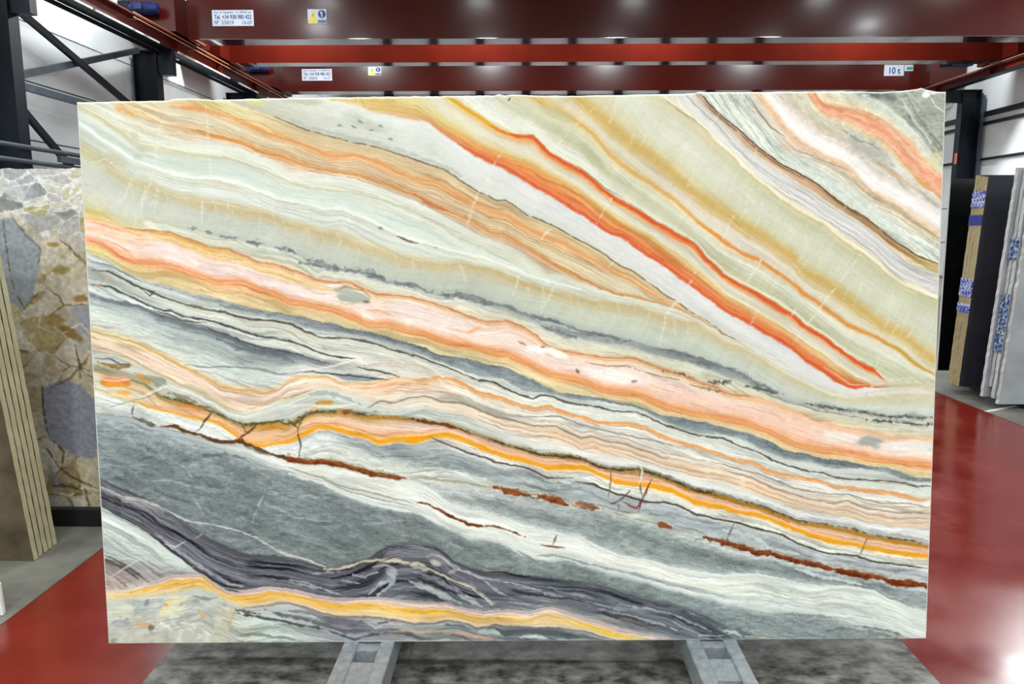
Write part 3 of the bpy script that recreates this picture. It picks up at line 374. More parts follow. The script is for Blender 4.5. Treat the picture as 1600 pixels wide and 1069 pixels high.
    B['z2'] = [(170, [(0, (214, 196, 186)), (.4, (238, 220, 176)), (.7, (240, 214, 140)), (1, (226, 214, 176))]), (290, [(0, (214, 190, 186)), (.25, (236, 214, 190)), (.5, (248, 200, 100)), (.75, (240, 206, 130)), (1, (206, 196, 170))]), (400, [(0, (206, 184, 188)), (.25, (238, 206, 186)), (.45, (250, 196, 92)), (.75, (246, 204, 110)), (1, (200, 186, 170))]), (700, [(0, (196, 180, 186)), (.2, (228, 204, 196)), (.35, (240, 214, 176)), (.5, (252, 194, 84)), (.68, (250, 206, 126)), (.85, (240, 206, 170)), (1, (176, 160, 160))]), (850, [(0, (206, 190, 190)), (.25, (236, 210, 190)), (.5, (246, 206, 130)), (.7, (240, 204, 150)), (1, (190, 176, 172))]), (1000, [(0, (206, 190, 186)), (.25, (236, 214, 200)), (.5, (246, 196, 84)), (.7, (238, 220, 150)), (1, (200, 190, 180))])]
    B['end'] = [(380, [(0, (206, 206, 196)), (1, (196, 198, 190))]), (420, [(0, (190, 190, 192)), (.3, (204, 212, 208)), (1, (200, 210, 206))]), (560, [(0, (170, 160, 160)), (.3, (120, 118, 130)), (.7, (150, 152, 160)), (1, (206, 216, 216))]), (700, [(0, (180, 180, 180)), (.3, (150, 158, 160)), (.6, (206, 190, 176)), (1, (200, 208, 206))]), (800, [(0, (120, 124, 132)), (.6, (110, 116, 122)), (1, (150, 156, 160))]), (950, [(0, (150, 154, 156)), (.5, (120, 128, 132)), (1, (150, 160, 164))])]
    return B


LAM = {'f2': (24, 40), 'd2': (16, 26), 'q1': (14, 18), 'end': (16, 30), 'z1': (14, 28), 'p2': (12, 26), 'v1': (12, 18), 'm1': (18, 24), 'e0': (14, 12), 'e1': (14, 20),
       'brown': (12, 22), 'cream': (8, 20), 'brown_l': (10, 24), 'or1': (9, 16), 'or2': (9, 20), 'or_l': (9, 16), 'k1': (9, 16), 'k2': (8, 13), 'n1': (10, 18), 'n2': (10, 14), 'n3': (10, 18),
       'y1': (10, 18), 'z2': (9, 22), 'f1': (6, 5), 'tan': (8, 10), 'white2': (7, 9), 'grey_s': (7, 3), 'ochre': (7, 3), 'ochre2': (7, 7), 'red': (8, 9), 'red2_u': (8, 8), 'red2_l': (8, 14), 'tan_u': (6, 5),
       'white_u': (9, 14), 'salmon_l': (9, 16), 'salmon_u': (9, 10), 'white_l': (6, 6), 'corner': (9, 12)}


def paint_onyx(X, Y):
    S = Sheet(X, Y)
    lines = onyx_lines(); bands = onyx_bands()
    order = [n for n, _ in lines] + ['end']
    for nm, cc, kk in (('or1', (226, 212, 190), .25), ('or2', (224, 212, 192), .3), ('or_l', (224, 214, 198), .2), ('p2', (238, 230, 222), .4), ('v1', (234, 228, 220), .2), ('tan', (212, 216, 204), .2)):
        bands[nm] = [(ax, [(tt, tuple(c0 + (c1 - c0) * kk for c0, c1 in zip(cl_, cc))) for tt, cl_ in stops]) for ax, stops in bands[nm]]
    ys = []
    prev = np.full(S.X.shape, -2000.0)
    for n, pts in lines:
        y = curve_y(pts, S.X)
        prev = np.maximum(y, prev + 0.05)
        ys.append(prev)
    top = ys[0] - 120.0
    allY = [top] + ys + [ys[-1] + 60.0]
    grain = S.n2
    HR = np.zeros(S.X.shape); Q = np.zeros(S.X.shape); HA = np.zeros(S.X.shape); RA = np.zeros(S.X.shape); q0 = 0.0
    for k, n in enumerate(order):
        u, l = allY[k], allY[k + 1]
        m = (S.Y < l) if k == 0 else ((S.Y >= u) if k == len(order) - 1 else ((S.Y >= u) & (S.Y < l)))
        if not m.any():
            continue
        th = np.maximum(l[m] - u[m], 0.5)
        t = np.clip((S.Y[m] - u[m]) / th, 0, 1)
        xx = S.X[m]
        thk = np.clip(th, 4, 60)
        # layering inside the band follows the band
        t = np.clip(t + (0.9 / np.sqrt(thk)) * 0.16 * grain.fbm(xx / 60.0 + 9 * k, t * thk / 9.0, 3), 0, 1)
        anchors = bands[n]
        cols = []
        for (ax, stops) in anchors:
            st = [s[0] for s in stops]; sc = np.array([s[1] for s in stops], float)
            cols.append(np.stack([np.interp(t, st, sc[:, c]) for c in range(3)], -1))
        axs = np.array([a[0] for a in anchors], float)
        if len(axs) == 1:
            col = cols[0]
        else:
            f = np.interp(xx + 18 * grain(xx / 40.0, S.Y[m] / 25.0), axs, np.arange(len(axs)))
            i = np.clip(f.astype(int), 0, len(axs) - 2); fr = (f - i)[:, None]
            cs = np.stack(cols, 0); ar = np.arange(len(i))
            col = cs[i, ar] * (1 - fr) + cs[i + 1, ar] * fr
        # fine lamination, hair lines along the layer, cloud
        pos = t * np.clip(th, 4, 400)
        lam = grain(xx / 90.0 + 31 * k, pos / 2.4) * 0.6 + grain(xx / 30.0 + 7 * k, pos / 1.3) * 0.4
        amp, hair = LAM.get(n, (9.0, 8.0))
        col = col + amp * lam[:, None]
        bend = 1.6 * S.n(xx / 45.0 + 3 * k, pos / 20.0)
        f1_ = grain(xx / 150.0 + 5.3 * k, pos / 5.0 + bend); f2_ = S.n(xx / 110.0 + 2.7 * k, pos / 3.1 + bend)
        lo = smooth(.20, .02, np.abs(f1_)) * smooth(-.15, .2, S.n(xx / 70.0 + k, pos / 9.0)); hi = smooth(.26, .03, np.abs(f2_)) * smooth(-.15, .2, grain(xx / 60.0 + k * 3, pos / 7.0))
        HR[m] = hair * (-1.5 * lo + .8 * hi)
        mt_ = float(np.clip(np.median(th), 8, 220)); Q[m] = q0 + np.clip((S.Y[m] - u[m]) / th, 0, 1) * mt_; q0 += mt_
        HA[m] = hair / 40.0; RA[m] = {'f1': 1.0, 'e0': .8, 'n2': .7, 'corner': .6, 'm1': .35, 'q1': .3, 'f2': .2}.get(n, 0.0)
        cl = S.n.fbm(xx / 40.0, S.Y[m] / 26.0, 4)
        col = col + 7.0 * cl[:, None]
        if n in ('f1', 'e0', 'n2', 'corner', 'm1', 'q1'):
            rk = {'f1': 1.0, 'e0': 1.0, 'n2': .9, 'corner': .7, 'm1': .7, 'q1': .35}[n]
            ys_ = S.Y[m] - 0.26 * xx
            wp = S.n2.fbm(xx / 38.0, S.Y[m] / 30.0, 3)
            g = S.n.fbm(xx / 24.0 + 2.2 * wp, ys_ / 5.5 + 3.0 * wp, 5)
            g2 = np.abs(S.n2.fbm(xx / 46.0 + 1.5 * wp, ys_ / 12.0 + 3.0 * wp, 4))
            g3 = np.abs(S.n.fbm(xx / 34.0 - 1.5 * wp + 40, ys_ / 9.0 + 2.0 * wp, 4))
            sp = S.n(xx / 2.1, S.Y[m] / 1.7)
            col = col + rk * (34.0 * g + 9.0 * sp + 30.0 * smooth(.035, .0, g2) * smooth(-.1, .25, wp) - 24.0 * smooth(.04, .0, g3))[:, None]
        if n in ('salmon_u', 'salmon_l', 'white_u', 'white_l', 'brown', 'corner', 'k1', 'k2', 'n1'):   # mottled growth
            k_ = {'salmon_u': 1.4, 'salmon_l': 1.4, 'white_u': 1.5, 'corner': 1.5, 'brown': 1.2}.get(n, .6)
            mo = S.n.fbm(xx / 9.0, S.Y[m] / 8.0, 4); mo2 = np.abs(S.n2.fbm(xx / 16.0 + 8, S.Y[m] / 13.0, 4))
            col = col + k_ * (16.0 * mo + 16.0 * smooth(.05, .0, mo2) - 3.0)[:, None] * np.array([.8, 1.0, 1.1])
        if n in ('ochre', 'grey_s', 'ochre2', 'red'):   # fibrous growth across the layer
            fb = grain.fbm((xx + 0.55 * S.Y[m]) / 5.0, (S.Y[m] - 0.6 * xx) / 60.0, 3)
            col = col + 7.0 * fb[:, None]
        S.C[m] = col
    S.C = soften(S.C, .7)
    S.C += HR[..., None]
    onyx_veins(S)
    lum = S.C.mean(-1, keepdims=True)
    S.C = lum + (S.C - lum) * .9
    S.C = 165 + (S.C - 165) * 1.09
    S.C *= np.array([1.0, 1.0, .962])
    S.C += (255 - S.C) * .03 * smooth(110, 200, lum)
    S.C += (6.0 * S.n.fbm(X / 7.0, (Y - .25 * X) / 3.2, 3) + 4.0 * S.n2(X / 1.7, Y / 1.7) + 5.0 * S.n2.fbm(X / 60.0, Y / 45.0, 3))[..., None]
    return np.clip(S.C, 4, 252), np.stack([Q, S.X, HA, RA], -1)


def soften(C, k=1.0):
    P = np.pad(C, ((1, 1), (1, 1), (0, 0)), mode='edge')
    B = (P[1:-1, 1:-1] * 4 + 2 * (P[:-2, 1:-1] + P[2:, 1:-1] + P[1:-1, :-2] + P[1:-1, 2:]) + P[:-2, :-2] + P[2:, 2:] + P[2:, :-2] + P[:-2, 2:]) / 16.0
    return C + (B - C) * k


def onyx_veins(S):
    st, bl = S.stroke, S.blob
    DK, BR, HL = (74, 76, 80), (122, 62, 26), (110, 104, 98)
    L = dict(onyx_lines())
    # --- upper right corner
    bl(1378, 149, 30, 6, (100, 108, 108), .8, .15, .7, 1.0)
    st(tp(4, [(990, 90), (1060, 200), (1140, 310), (1190, 370)]), (206, 214, 212), 6, .7, rough=3)
    st(tp(4, [(1010, 60), (1080, 180), (1150, 280), (1220, 360)]), (118, 124, 120), 3, .6, rough=2)
    st(tp(4, [(1000, 190), (1090, 260), (1160, 350)]), (126, 132, 130), 2.5, .6, rough=2)
    bl(1460, 160, 18, 16, (160, 166, 158), .8, .5)
    st(tp(4, [(1150, 80), (1190, 130), (1230, 160)]), (216, 220, 214), 3, .8)
    bl(1447, 148, 6, 5, (246, 248, 248), .95); bl(1458, 146, 5, 2.5, (240, 244, 240), .8)
    bl(1356, 234, 32, 13, (164, 168, 164), .7, .45, .7, 1.1)
    st(tp(4, [(650, 260), (740, 310), (830, 340), (880, 380)]), (146, 150, 140), 4, .7, rough=4)
    bl(1400, 262, 14, 5, (226, 224, 212), .8, .6); bl(1394, 258, 5, 3, (150, 158, 150), .6, .4, .7, .9)
    st(tp(4, [(880, 470), (980, 530), (1080, 600)]), (210, 172, 140), 9, .6)
    st(tp(4, [(1060, 510), (1110, 560), (1160, 600)]), (226, 160, 80), 8, .8)
    bl(1462, 250, 10, 10, (222, 210, 150), .6, .5, .8, .9)
    st(tp(4, [(600, 130), (700, 190), (800, 230), (900, 270), (980, 360), (1060, 430), (1150, 520)]), (226, 150, 112), 5, .45, rough=5)
    st(tp(4, [(880, 220), (960, 290), (1040, 380), (1130, 460), (1190, 500)]), (238, 206, 176), 5, .6, rough=3)
    for pts in ([(90, 60), (140, 130), (200, 190)], [(120, 60), (180, 150)], [(60, 70), (110, 150)]):
        st(tp(4, pts), (140, 150, 156), 3.5, .5, rough=3)
    st(tp(4, [(60, 120), (140, 220), (240, 300)]), (228, 232, 214), 3, .7)
    st(tp(4, [(20, 110), (100, 190), (180, 250)]), (232, 232, 210), 2, .6)
    st(tp(4, [(150, 80), (200, 170), (260, 240), (340, 300)]), (150, 118, 100), 3, .8)
    st(tp(4, [(330, 310), (400, 370), (480, 400), (600, 450), (720, 500)]), (176, 156, 140), 3, .7)
    st(tp(4, [(430, 400), (560, 450), (680, 520), (780, 560)]), (184, 180, 172), 4, .6)
    st(tp(4, [(240, 140), (300, 230), (400, 330), (520, 390), (660, 440), (760, 520)]), (234, 196, 164), 4, .7)
    bl(1232, 228, 15, 9, (222, 184, 160), .55, .7, .8, .8)
    # brown band hair lines
    st(L['brown'][1:], (92, 66, 48), 2.2, .8, dash=.25)
    st([(x, y + 5) for x, y in L['brown'][2:9]], (110, 78, 56), 1.8, .7, dash=.35)
    for o, a in ((6, .5), (14, .6), (22, .7)):
        st([(x - o * .4, y + o) for x, y in L['brown_l'][2:]], (234, 236, 236), 1.6, a)
    st(L['cream'], (242, 232, 202), 4, .8, rough=2)
    st([(x - 3, y + 6) for x, y in L['cream'][3:]], (236, 204, 150), 2.4, .6, dash=.4)
    st([(x - 8, y + 7) for x, y in L['cream'][:6]], (226, 196, 160), 2, .6)
    for o in (-6, -11):
        st([(x, y + o) for x, y in L['cream'][2:8]], (238, 236, 220), 1.6, .6)
    st(tp(3, [(990, 60), (1100, 160), (1180, 240), (1247, 310)]), (150, 130, 120), 2, .5)
    st(tp(3, [(860, 70), (960, 150), (1060, 215), (1140, 290)]), (150, 140, 110), 1.6, .6, dash=.3)
    # ochre bands
    st(L['ochre'][1:], (206, 176, 108), 17, .5, hard=.0, rough=14)
    st(L['ochre2'][1:12], (214, 174, 104), 8, .6, hard=.2, rough=3)
    st(L['ochre2'][9:22], (226, 144, 72), 6, .75, hard=.3, rough=2)
    st(L['ochre2'][20:], (200, 160, 62), 7, .7, hard=.2)
    st([(x + 6, y + 14) for x, y in L['ochre'][6:16]], (222, 196, 166), 8, .4, hard=.1)
    bl(870, 177, 26, 9, (184, 184, 146), .6, .45); bl(925, 245, 26, 8, (182, 182, 146), .6, .85)
    # red lines
    st(L['red'][1:5], (226, 168, 40), 9, .9, hard=.2)
    st(tp(2, [(1120, 235), (1180, 265), (1247, 295)]), (232, 120, 30), 6, .8)
    st(L['red'][5:-2], (222, 92, 38), 6.5, .9, hard=.35, rough=2)
    st([(x, y - 3.5) for x, y in L['red'][9:-3]], (196, 150, 120), 1.5, .7)
    st([(x + 1, y - 7) for x, y in L['red'][9:-3]], (232, 228, 204), 3, .6)
    st(tp(3, [(400, 460), (480, 530), (560, 590), (650, 640)]), (150, 152, 136), 2, .8)
    st(tp(8, [(0, 20), (90, 70), (190, 125), (280, 175), (380, 235), (470, 310), (570, 375), (670, 450), (760, 515)]), (240, 226, 190), 1.6, .8)
    st(tp(8, [(840, 560), (880, 590), (930, 625)]), (232, 220, 190), 2, .7)
    st([(x, y - 2) for x, y in L['red2_l'][7:-3]], (216, 94, 50), 7, .6, hard=.2, rough=3)
    st([(x + 2, y - 11) for x, y in L['red2_l'][8:-4]], (232, 134, 82), 8, .4, hard=.2, rough=4)
    st([(x + 1, y - 7) for x, y in L['red2_l'][10:-4]], (244, 150, 80), 2, .5, dash=.4)
    st(tp(8, [(0, 125), (150, 212), (300, 300), (450, 400), (600, 500), (750, 600), (840, 655)]), (238, 230, 208), 3, .75)
    st(tp(8, [(560, 545), (700, 640), (830, 655)]), (236, 200, 180), 2, .7)
    # tan and orange set
    st(L['tan_u'][3:-8], (112, 96, 70), 1.8, .75, dash=.3)
    st([(x, y - 6) for x, y in L['tan_u'][4:12]], (170, 176, 160), 8, .5, hard=.1, rough=6)
    bl(575, 195, 34, 10, (160, 166, 150), .35, .3, .6, .7)
    for cx, cy in ((563, 190), (530, 196), (580, 203), (595, 197), (553, 199), (610, 218)):
        bl(cx, cy, 4, 1.8, (120, 124, 112), .6, .3)
    st(L['or1'][1:-12], (226, 154, 90), 6, .65, hard=.2, rough=2)
    st(L['or2'][3:-9], (204, 146, 86), 4.5, .65, hard=.2, rough=2)
    for o, c, a in ((9, (226, 160, 100), .5), (15, (190, 152, 110), .5), (20, (228, 170, 116), .5)):
        st([(x, y + o * .8) for x, y in L['or1'][7:22]], c, 2, a, dash=.3)
    for o in (-5, -9, 6):
        st([(x, y + o) for x, y in L['or2'][6:22]], (178, 140, 96), 1.4, .5, dash=.35)
    st(tp(2, [(700, 625), (760, 660), (830, 690), (890, 705)]), (196, 112, 60), 5, .7, rough=3)
    st(tp(1, [(230, 125), (300, 150), (370, 190)]), (224, 168, 96), 11, .7, hard=.1, rough=5)
    st(tp(1, [(560, 130), (680, 140), (800, 165)]), (234, 146, 76), 8, .6, hard=.1)
    st(tp(1, [(380, 195), (520, 235), (640, 265)]), (170, 160, 130), 1.8, .7)
    st(tp(1, [(700, 275), (820, 300), (950, 330), (1050, 375), (1247, 440)]), (222, 140, 66), 7, .6, hard=.2)
    bl(283, 207, 26, 10, (222, 190, 156), .5, .2)
    bl(470, 156, 34, 6, (178, 184, 164), .6, .1); bl(400, 160, 16, 7, (228, 214, 130), .5)
    st(tp(2, [(240, 92), (400, 100), (560, 130), (700, 170), (780, 190)]), (212, 180, 96), 7, .5, hard=.1, rough=4)
    st(tp(2, [(820, 110), (830, 170), (900, 220), (980, 270)]), (224, 206, 120), 6, .5, hard=.1)
    st(tp(2, [(1000, 100), (1090, 170), (1200, 230), (1247, 270)]), (232, 236, 230), 7, .6)
    bl(825, 160, 18, 8, (206, 202, 182), .5, .4)
    st([(794, 158), (797, 153)], (60, 56, 50), 2, .9, warp=False)
    # pale zone
    st(L['white2'][:-14], (238, 244, 240), 4, .75, rough=2)
    st(tp(1, [(470, 330), (600, 370), (750, 388), (870, 402), (1000, 450), (1130, 500), (1247, 540)], 2, [(130, 575), (350, 600)]), (232, 232, 216), 3.5, .7, rough=2)
    st(tp(1, [(500, 355), (640, 395), (800, 410), (920, 430), (1060, 480), (1200, 540)], 2, [(20, 560), (130, 592), (350, 605), (500, 645), (700, 712), (800, 762), (900, 830), (1050, 900), (1247, 1000)]), (190, 192, 170), 3, .6, rough=2)
    st(tp(1, [(100, 150), (200, 210), (300, 258), (420, 310)]), (214, 200, 160), 7, .6, hard=.1)
    st(tp(1, [(60, 130), (140, 170), (260, 240), (400, 300), (500, 335)]), (232, 234, 222), 3.5, .6)
    for o in (7, 12, 17, 22):
        st([(x, y + o) for x, y in L['white2'][4:16]], (232, 238, 236), 1.8, .5, dash=.3)
    st(tp(1, [(760, 550), (850, 560), (960, 590)]), (204, 190, 150), 8, .5, hard=.1)
    st(tp(2, [(605, 848), (650, 865), (720, 888)]), (110, 100, 96), 4, .9, rough=1.5)
    bl(594, 357, 4, 2, (150, 146, 140), .8); bl(680, 388, 3, 1.5, (170, 160, 160), .8)
    bl(180, 250, 18, 7, (196, 190, 148), .6, .5); bl(140, 240, 12, 10, (208, 198, 160), .5)
    for k, (cx, cy) in enumerate(((210, 212), (222, 232), (215, 245))):
        bl(cx, cy, 8, 5, (190, 194, 170), .5, .5)
    # crumpled tops of the tan layer
    rs = np.random.RandomState(5)
    for k in range(34):
        x = 210 + k * 27 + rs.uniform(-8, 8)
        y = float(curve_y(L['tan'], np.array([x]))[0])
        h = rs.uniform(14, 34)
        st([(x - rs.uniform(-2, 8), y - 6), (x, y + h * .4), (x + rs.uniform(-8, 4), y + h)], (222, 222, 202), rs.uniform(2, 5), rs.uniform(.2, .45), rough=4, hard=.0)
    for k in range(26):     # cross fibres in the pale green layer
        x = 860 + k * 24 + rs.uniform(-8, 8)
        y = float(curve_y(L['ochre'], np.array([x]))[0])
        st([(x, y + 2), (x + 10, y - 18), (x + 16, y - 40 - rs.uniform(0, 20))], (224, 224, 202), rs.uniform(2, 5), rs.uniform(.15, .4), rough=4, hard=.0)
    # healed cracks
    W = (234, 230, 212)
    for pts, w, a in (
        (tp(1, [(540, 130), (510, 220), (480, 330), (470, 470), (440, 560), (390, 700)]), 3.5, .55),
        (tp(1, [(755, 130), (770, 300), (780, 450), (785, 570)]), 3, .6),
        (tp(1, [(715, 540), (735, 640), (730, 790)]), 3, .7),
        (tp(1, [(490, 540), (480, 640), (470, 720)]), 3, .5), (tp(1, [(340, 530), (300, 640)]), 3, .5),
        (tp(1, [(420, 560), (385, 700)]), 3, .6), (tp(1, [(875, 640), (880, 760)]), 2, .5), (tp(1, [(360, 720), (360, 790)]), 3, .5),
        (tp(1, [(200, 480), (230, 440)]), 3, .5), (tp(1, [(110, 440), (200, 420)]), 2.5, .5),
        (tp(2, [(1190, 380), (1150, 450), (1110, 550), (1060, 610), (1010, 740), (1000, 830)]), 4, .6),
        (tp(3, [(590, 640), (540, 720), (500, 790)]), 3, .75), (tp(3, [(500, 130), (440, 190), (370, 250), (280, 350)]), 2, .5),
        (tp(3, [(1200, 160), (1130, 250)]), 2, .6), (tp(3, [(250, 815), (200, 870)]), 2.5, .7), (tp(3, [(680, 920), (610, 990), (560, 1030)]), 2.5, .6),
        (tp(4, [(190, 360), (180, 420), (150, 470)]), 2.5, .6), (tp(4, [(685, 640), (680, 690)]), 2.5, .7), (tp(4, [(220, 980), (190, 1030), (150, 1065)]), 2.5, .8),
        (tp(4, [(60, 740), (20, 820), (0, 860)]), 3, .7), (tp(4, [(170, 560), (130, 660)]), 2, .5), (tp(4, [(470, 980), (420, 1060)]), 2, .5),
        (tp(8, [(760, -80), (640, 90), (550, 210), (460, 320), (370, 450)]), 2.6, .7), (tp(8, [(170, 10), (130, 80)]), 2.5, .8),
        (tp(8, [(190, 240), (150, 320)]), 3, .6), (tp(8, [(330, 180), (310, 215)]), 2, .7), (tp(8, [(400, 225), (380, 260)]), 2, .7),
        (tp(8, [(840, 450), (800, 470), (790, 480)]), 3, .5), (tp(8, [(870, 490), (850, 540)]), 3, .5), (tp(8, [(980, 300), (930, 370)]), 2, .5), (tp(8, [(1060, 340), (1010, 400)]), 2, .5),
        (tp(7, [(80, 40), (40, 150)]), 3, .5), (tp(7, [(300, 40), (240, 160), (200, 250)]), 3, .6), (tp(7, [(1060, 20), (960, 170), (890, 270), (860, 420)]), 3.5, .65),
        (tp(7, [(1020, 230), (1190, 340)]), 2.5, .7), (tp(7, [(660, 150), (720, 165), (800, 190), (880, 230), (960, 240)]), 2, .5),
        (tp(8, [(0, 350), (120, 420), (220, 490), (330, 500)]), 2, .6), (tp(8, [(260, 520), (340, 570)]), 2, .5), (tp(8, [(820, 660), (900, 700), (980, 740)]), 2, .6), (tp(8, [(840, 650), (960, 610), (1170, 600)]), 3, .5),
    ):
        st(pts, W, w * 1.25, a * .8, rough=4, hard=.05, dash=.15, grain=9)
    # --- dark fringe below the onyx
    for pts, w, a in ((tp(1, [(660, 810), (700, 818)]), 3, .6), (tp(1, [(750, 825), (790, 835)]), 4, .7), (tp(1, [(830, 850), (930, 865)]), 4, .6),
                      (tp(1, [(985, 885), (1080, 895)]), 6, .8), (tp(1, [(1140, 915), (1247, 940)]), 7, .8),
                      (tp(2, [(0, 928), (60, 955)]), 6, .8), (tp(2, [(100, 980), (200, 1005), (300, 1035)], 6, [(60, -30)]), 6, .7),
                      (tp(2, [(260, 1030), (420, 1050), (520, 1068)]), 8, .7), (tp(6, [(420, 20), (500, 45), (560, 60)]), 11, .85), (tp(6, [(600, 75), (720, 100), (800, 128)]), 6, .7),
                      (tp(6, [(850, 145), (940, 150), (1000, 165)]), 9, .8), (tp(6, [(960, 165), (1060, 185), (1130, 200)]), 9, .7), (tp(7, [(0, 205), (60, 235)]), 4, .7), (tp(7, [(150, 262), (240, 280), (320, 310)]), 10, .75),
                      (tp(7, [(200, 320), (300, 350), (390, 380)]), 12, .7), (tp(7, [(430, 345), (540, 375), (680, 410)]), 9, .7), (tp(7, [(860, 450), (980, 475), (1100, 505)]), 8, .7), (tp(7, [(1020, 515), (1120, 530), (1247, 555)]), 11, .8),
                      (tp(8, [(0, 540), (100, 590), (200, 645), (300, 690)]), 7, .7)):
        st(pts, (118, 126, 130), w * 1.2, a, rough=9, hard=.0, grain=12); st(pts, (88, 96, 102), w * .5, a * .4, rough=4, hard=.0, dash=.3, grain=14)
    st(tp(7, [(160, 280), (230, 300), (330, 330), (400, 350)]), (200, 206, 206), 3, .6, rough=3)
    for pts, w in ((tp(8, [(115, 655), (180, 665), (260, 685), (330, 702)]), 5), (tp(8, [(450, 750), (540, 765), (640, 778), (760, 790)]), 5), (tp(8, [(760, 795), (860, 810), (900, 822), (1000, 825)]), 5),
                   (tp(8, [(1000, 818), (1080, 828), (1160, 830)]), 6), (tp(8, [(800, 842), (880, 850), (1000, 858), (1170, 868)]), 2.6), (tp(8, [(0, 635), (40, 628)]), 4)):
        st(pts, (64, 68, 68), w, .85, rough=5, hard=.0, dash=.12, grain=8); st(pts, (120, 124, 120), w * 2.2, .45, rough=7, hard=.0)
    st(tp(8, [(180, 680), (330, 730), (430, 760), (520, 790), (650, 805), (780, 835)]), (140, 140, 128), 2.2, .7, rough=2)
    for pts in (tp(7, [(880, 570), (960, 585), (1050, 605)]), tp(7, [(1110, 630), (1180, 635), (1247, 632)]), tp(7, [(1090, 662), (1200, 682)])):
        st(pts, (70, 72, 66), 4, .8, rough=5, dash=.4, grain=6)
    # --- pink band
    st(L['k1'][2:-8], (206, 132, 88), 2.4, .8, rough=1.5)
    st([(x, y + 4) for x, y in L['k1'][3:-6]], (232, 176, 120), 2, .6, dash=.3)
    st(tp(7, [(440, 520), (560, 545), (680, 545), (780, 575), (900, 605), (1050, 650), (1200, 685)]), (150, 130, 104), 2, .7, dash=.25)
    st(L['k2'][1:], (236, 158, 102), 6, .7, hard=.2, rough=2)
    st([(x, y + 5) for x, y in L['k2'][4:]], (216, 140, 84), 2, .6, dash=.3)
    st([(x, y + 9) for x, y in L['k2'][4:]], (240, 186, 130), 3, .6)
    st([(x, y - 6) for x, y in L['k2'][5:]], (244, 180, 140), 5, .5, hard=.1)
    st(tp(1, [(120, 770), (170, 790), (240, 810), (330, 830)]), (240, 150, 110), 2.5, .7)
    st(tp(1, [(110, 870), (200, 905), (270, 960), (360, 1005)]), (226, 110, 80), 2, .8)
    st(tp(1, [(190, 860), (300, 920), (355, 970)]), (236, 150, 110), 2.2, .7)
    st(tp(1, [(340, 840), (420, 850), (560, 880), (640, 910), (740, 945), (900, 975), (960, 985)]), (228, 186, 80), 5, .6, hard=.1, rough=5, dash=.3)
    st(tp(1, [(100, 740), (170, 745)]), (220, 206, 110), 9, .6, hard=.1, rough=4)
    st(tp(1, [(100, 930), (200, 960)]), (226, 214, 140), 9, .5, hard=.1)
    st(tp(5, [(230, 30), (180, 80), (125, 110)]), (236, 170, 140), 4, .6, hard=.2)
    bl(235, 352, 13, 5, (248, 236, 232), .7, .5); bl(250, 380, 30, 7, (248, 232, 228), .5, .5)
    # grey eye
    bl(551, 465, 27, 9, (178, 182, 176), 1, .06, .15, .2); bl(536, 453, 20, 7, (186, 186, 174), .9, .2); bl(573, 472, 5, 3, (116, 108, 92), .8)
    st([(524, 455), (540, 449), (566, 453), (579, 463)], (120, 118, 108), 1.5, .7); st([(522, 470), (540, 476), (570, 474)], (206, 190, 140), 2, .7)
    st(tp(6, [(440, 230), (510, 240), (590, 262)]), (240, 160, 96), 4, .7); st(tp(6, [(200, 90), (300, 95)]), (250, 246, 240), 7, .8); st(tp(6, [(410, 225), (420, 260), (480, 280)]), (250, 244, 236), 8, .7)
    bl(742, 517, 12, 4, (244, 184, 130), .8, -.3); st(tp(6, [(900, 330), (1000, 355), (1060, 340)]), (240, 180, 130), 2, .6)
    bl(838, 546, 17, 6, (254, 252, 250), .95, .2); bl(870, 552, 18, 6, (252, 250, 246), .9, .35); bl(848, 543, 4, 2.5, (150, 140, 120), .8); bl(815, 537, 7, 2, (150, 134, 120), .7, .5)
    bl(960, 588, 50, 9, (252, 246, 246), .75, .16); bl(902, 581, 4, 2.5, (120, 108, 104), .8, .9); bl(991, 595, 5, 2.2, (130, 128, 128), .8, -.3)
    bl(1357, 690, 20, 8, (168, 172, 170), .95, -.1, .3, .4); bl(1368, 698, 8, 4, (176, 178, 176), .8); bl(1310, 682, 28, 8, (248, 242, 240), .6, .1); bl(1420, 697, 40, 8, (242, 238, 238), .7, .03)
    # --- grey and white set
    st(L['n3'][2:], (84, 80, 72), 2.6, .85, rough=1.5, dash=.12)
    st([(x, y + 4) for x, y in L['n3'][8:26]], (210, 204, 186), 2, .6)
    st(tp(5, [(120, 10), (210, 20), (330, 75), (390, 105), (470, 130), (440, 150), (390, 110)]), (84, 88, 92), 2.4, .85)
    st(tp(5, [(120, -40), (200, -20), (300, 30), (400, 75)]), (110, 118, 126), 3, .7)
    st(tp(5, [(120, 88), (220, 100), (330, 160), (420, 200), (520, 235), (560, 240), (620, 265), (760, 285), (880, 320), (980, 355), (1100, 380), (1247, 405)], 6, [(70, 415), (170, 470), (250, 490), (380, 498)]), (72, 74, 78), 2.8, .9, rough=1)
    st(tp(5, [(460, 230), (540, 255), (620, 290), (760, 300)]), (80, 80, 84), 2, .8)
    st(tp(5, [(120, 148), (200, 172), (300, 196), (400, 215)]), (116, 124, 136), 5, .8, rough=2)
    st(tp(5, [(400, 225), (520, 280), (640, 320), (740, 345)]), (120, 128, 136), 9, .7, rough=6)
    st(tp(5, [(820, 390), (920, 430), (1020, 460), (1160, 480), (1247, 520)]), (112, 122, 130), 10, .7, rough=7)
    st(tp(5, [(760, 330), (880, 370), (1000, 420), (1120, 450), (1247, 470)], 6, [(80, 482), (160, 512), (220, 526)]), (88, 92, 102), 4, .85, rough=2)
    st(tp(6, [(0, 490), (90, 500), (190, 528)]), (136, 142, 154), 9, .7, rough=4)
    st(tp(5, [(560, 175), (700, 215), (830, 240)]), (120, 116, 84), 4, .7, rough=2)
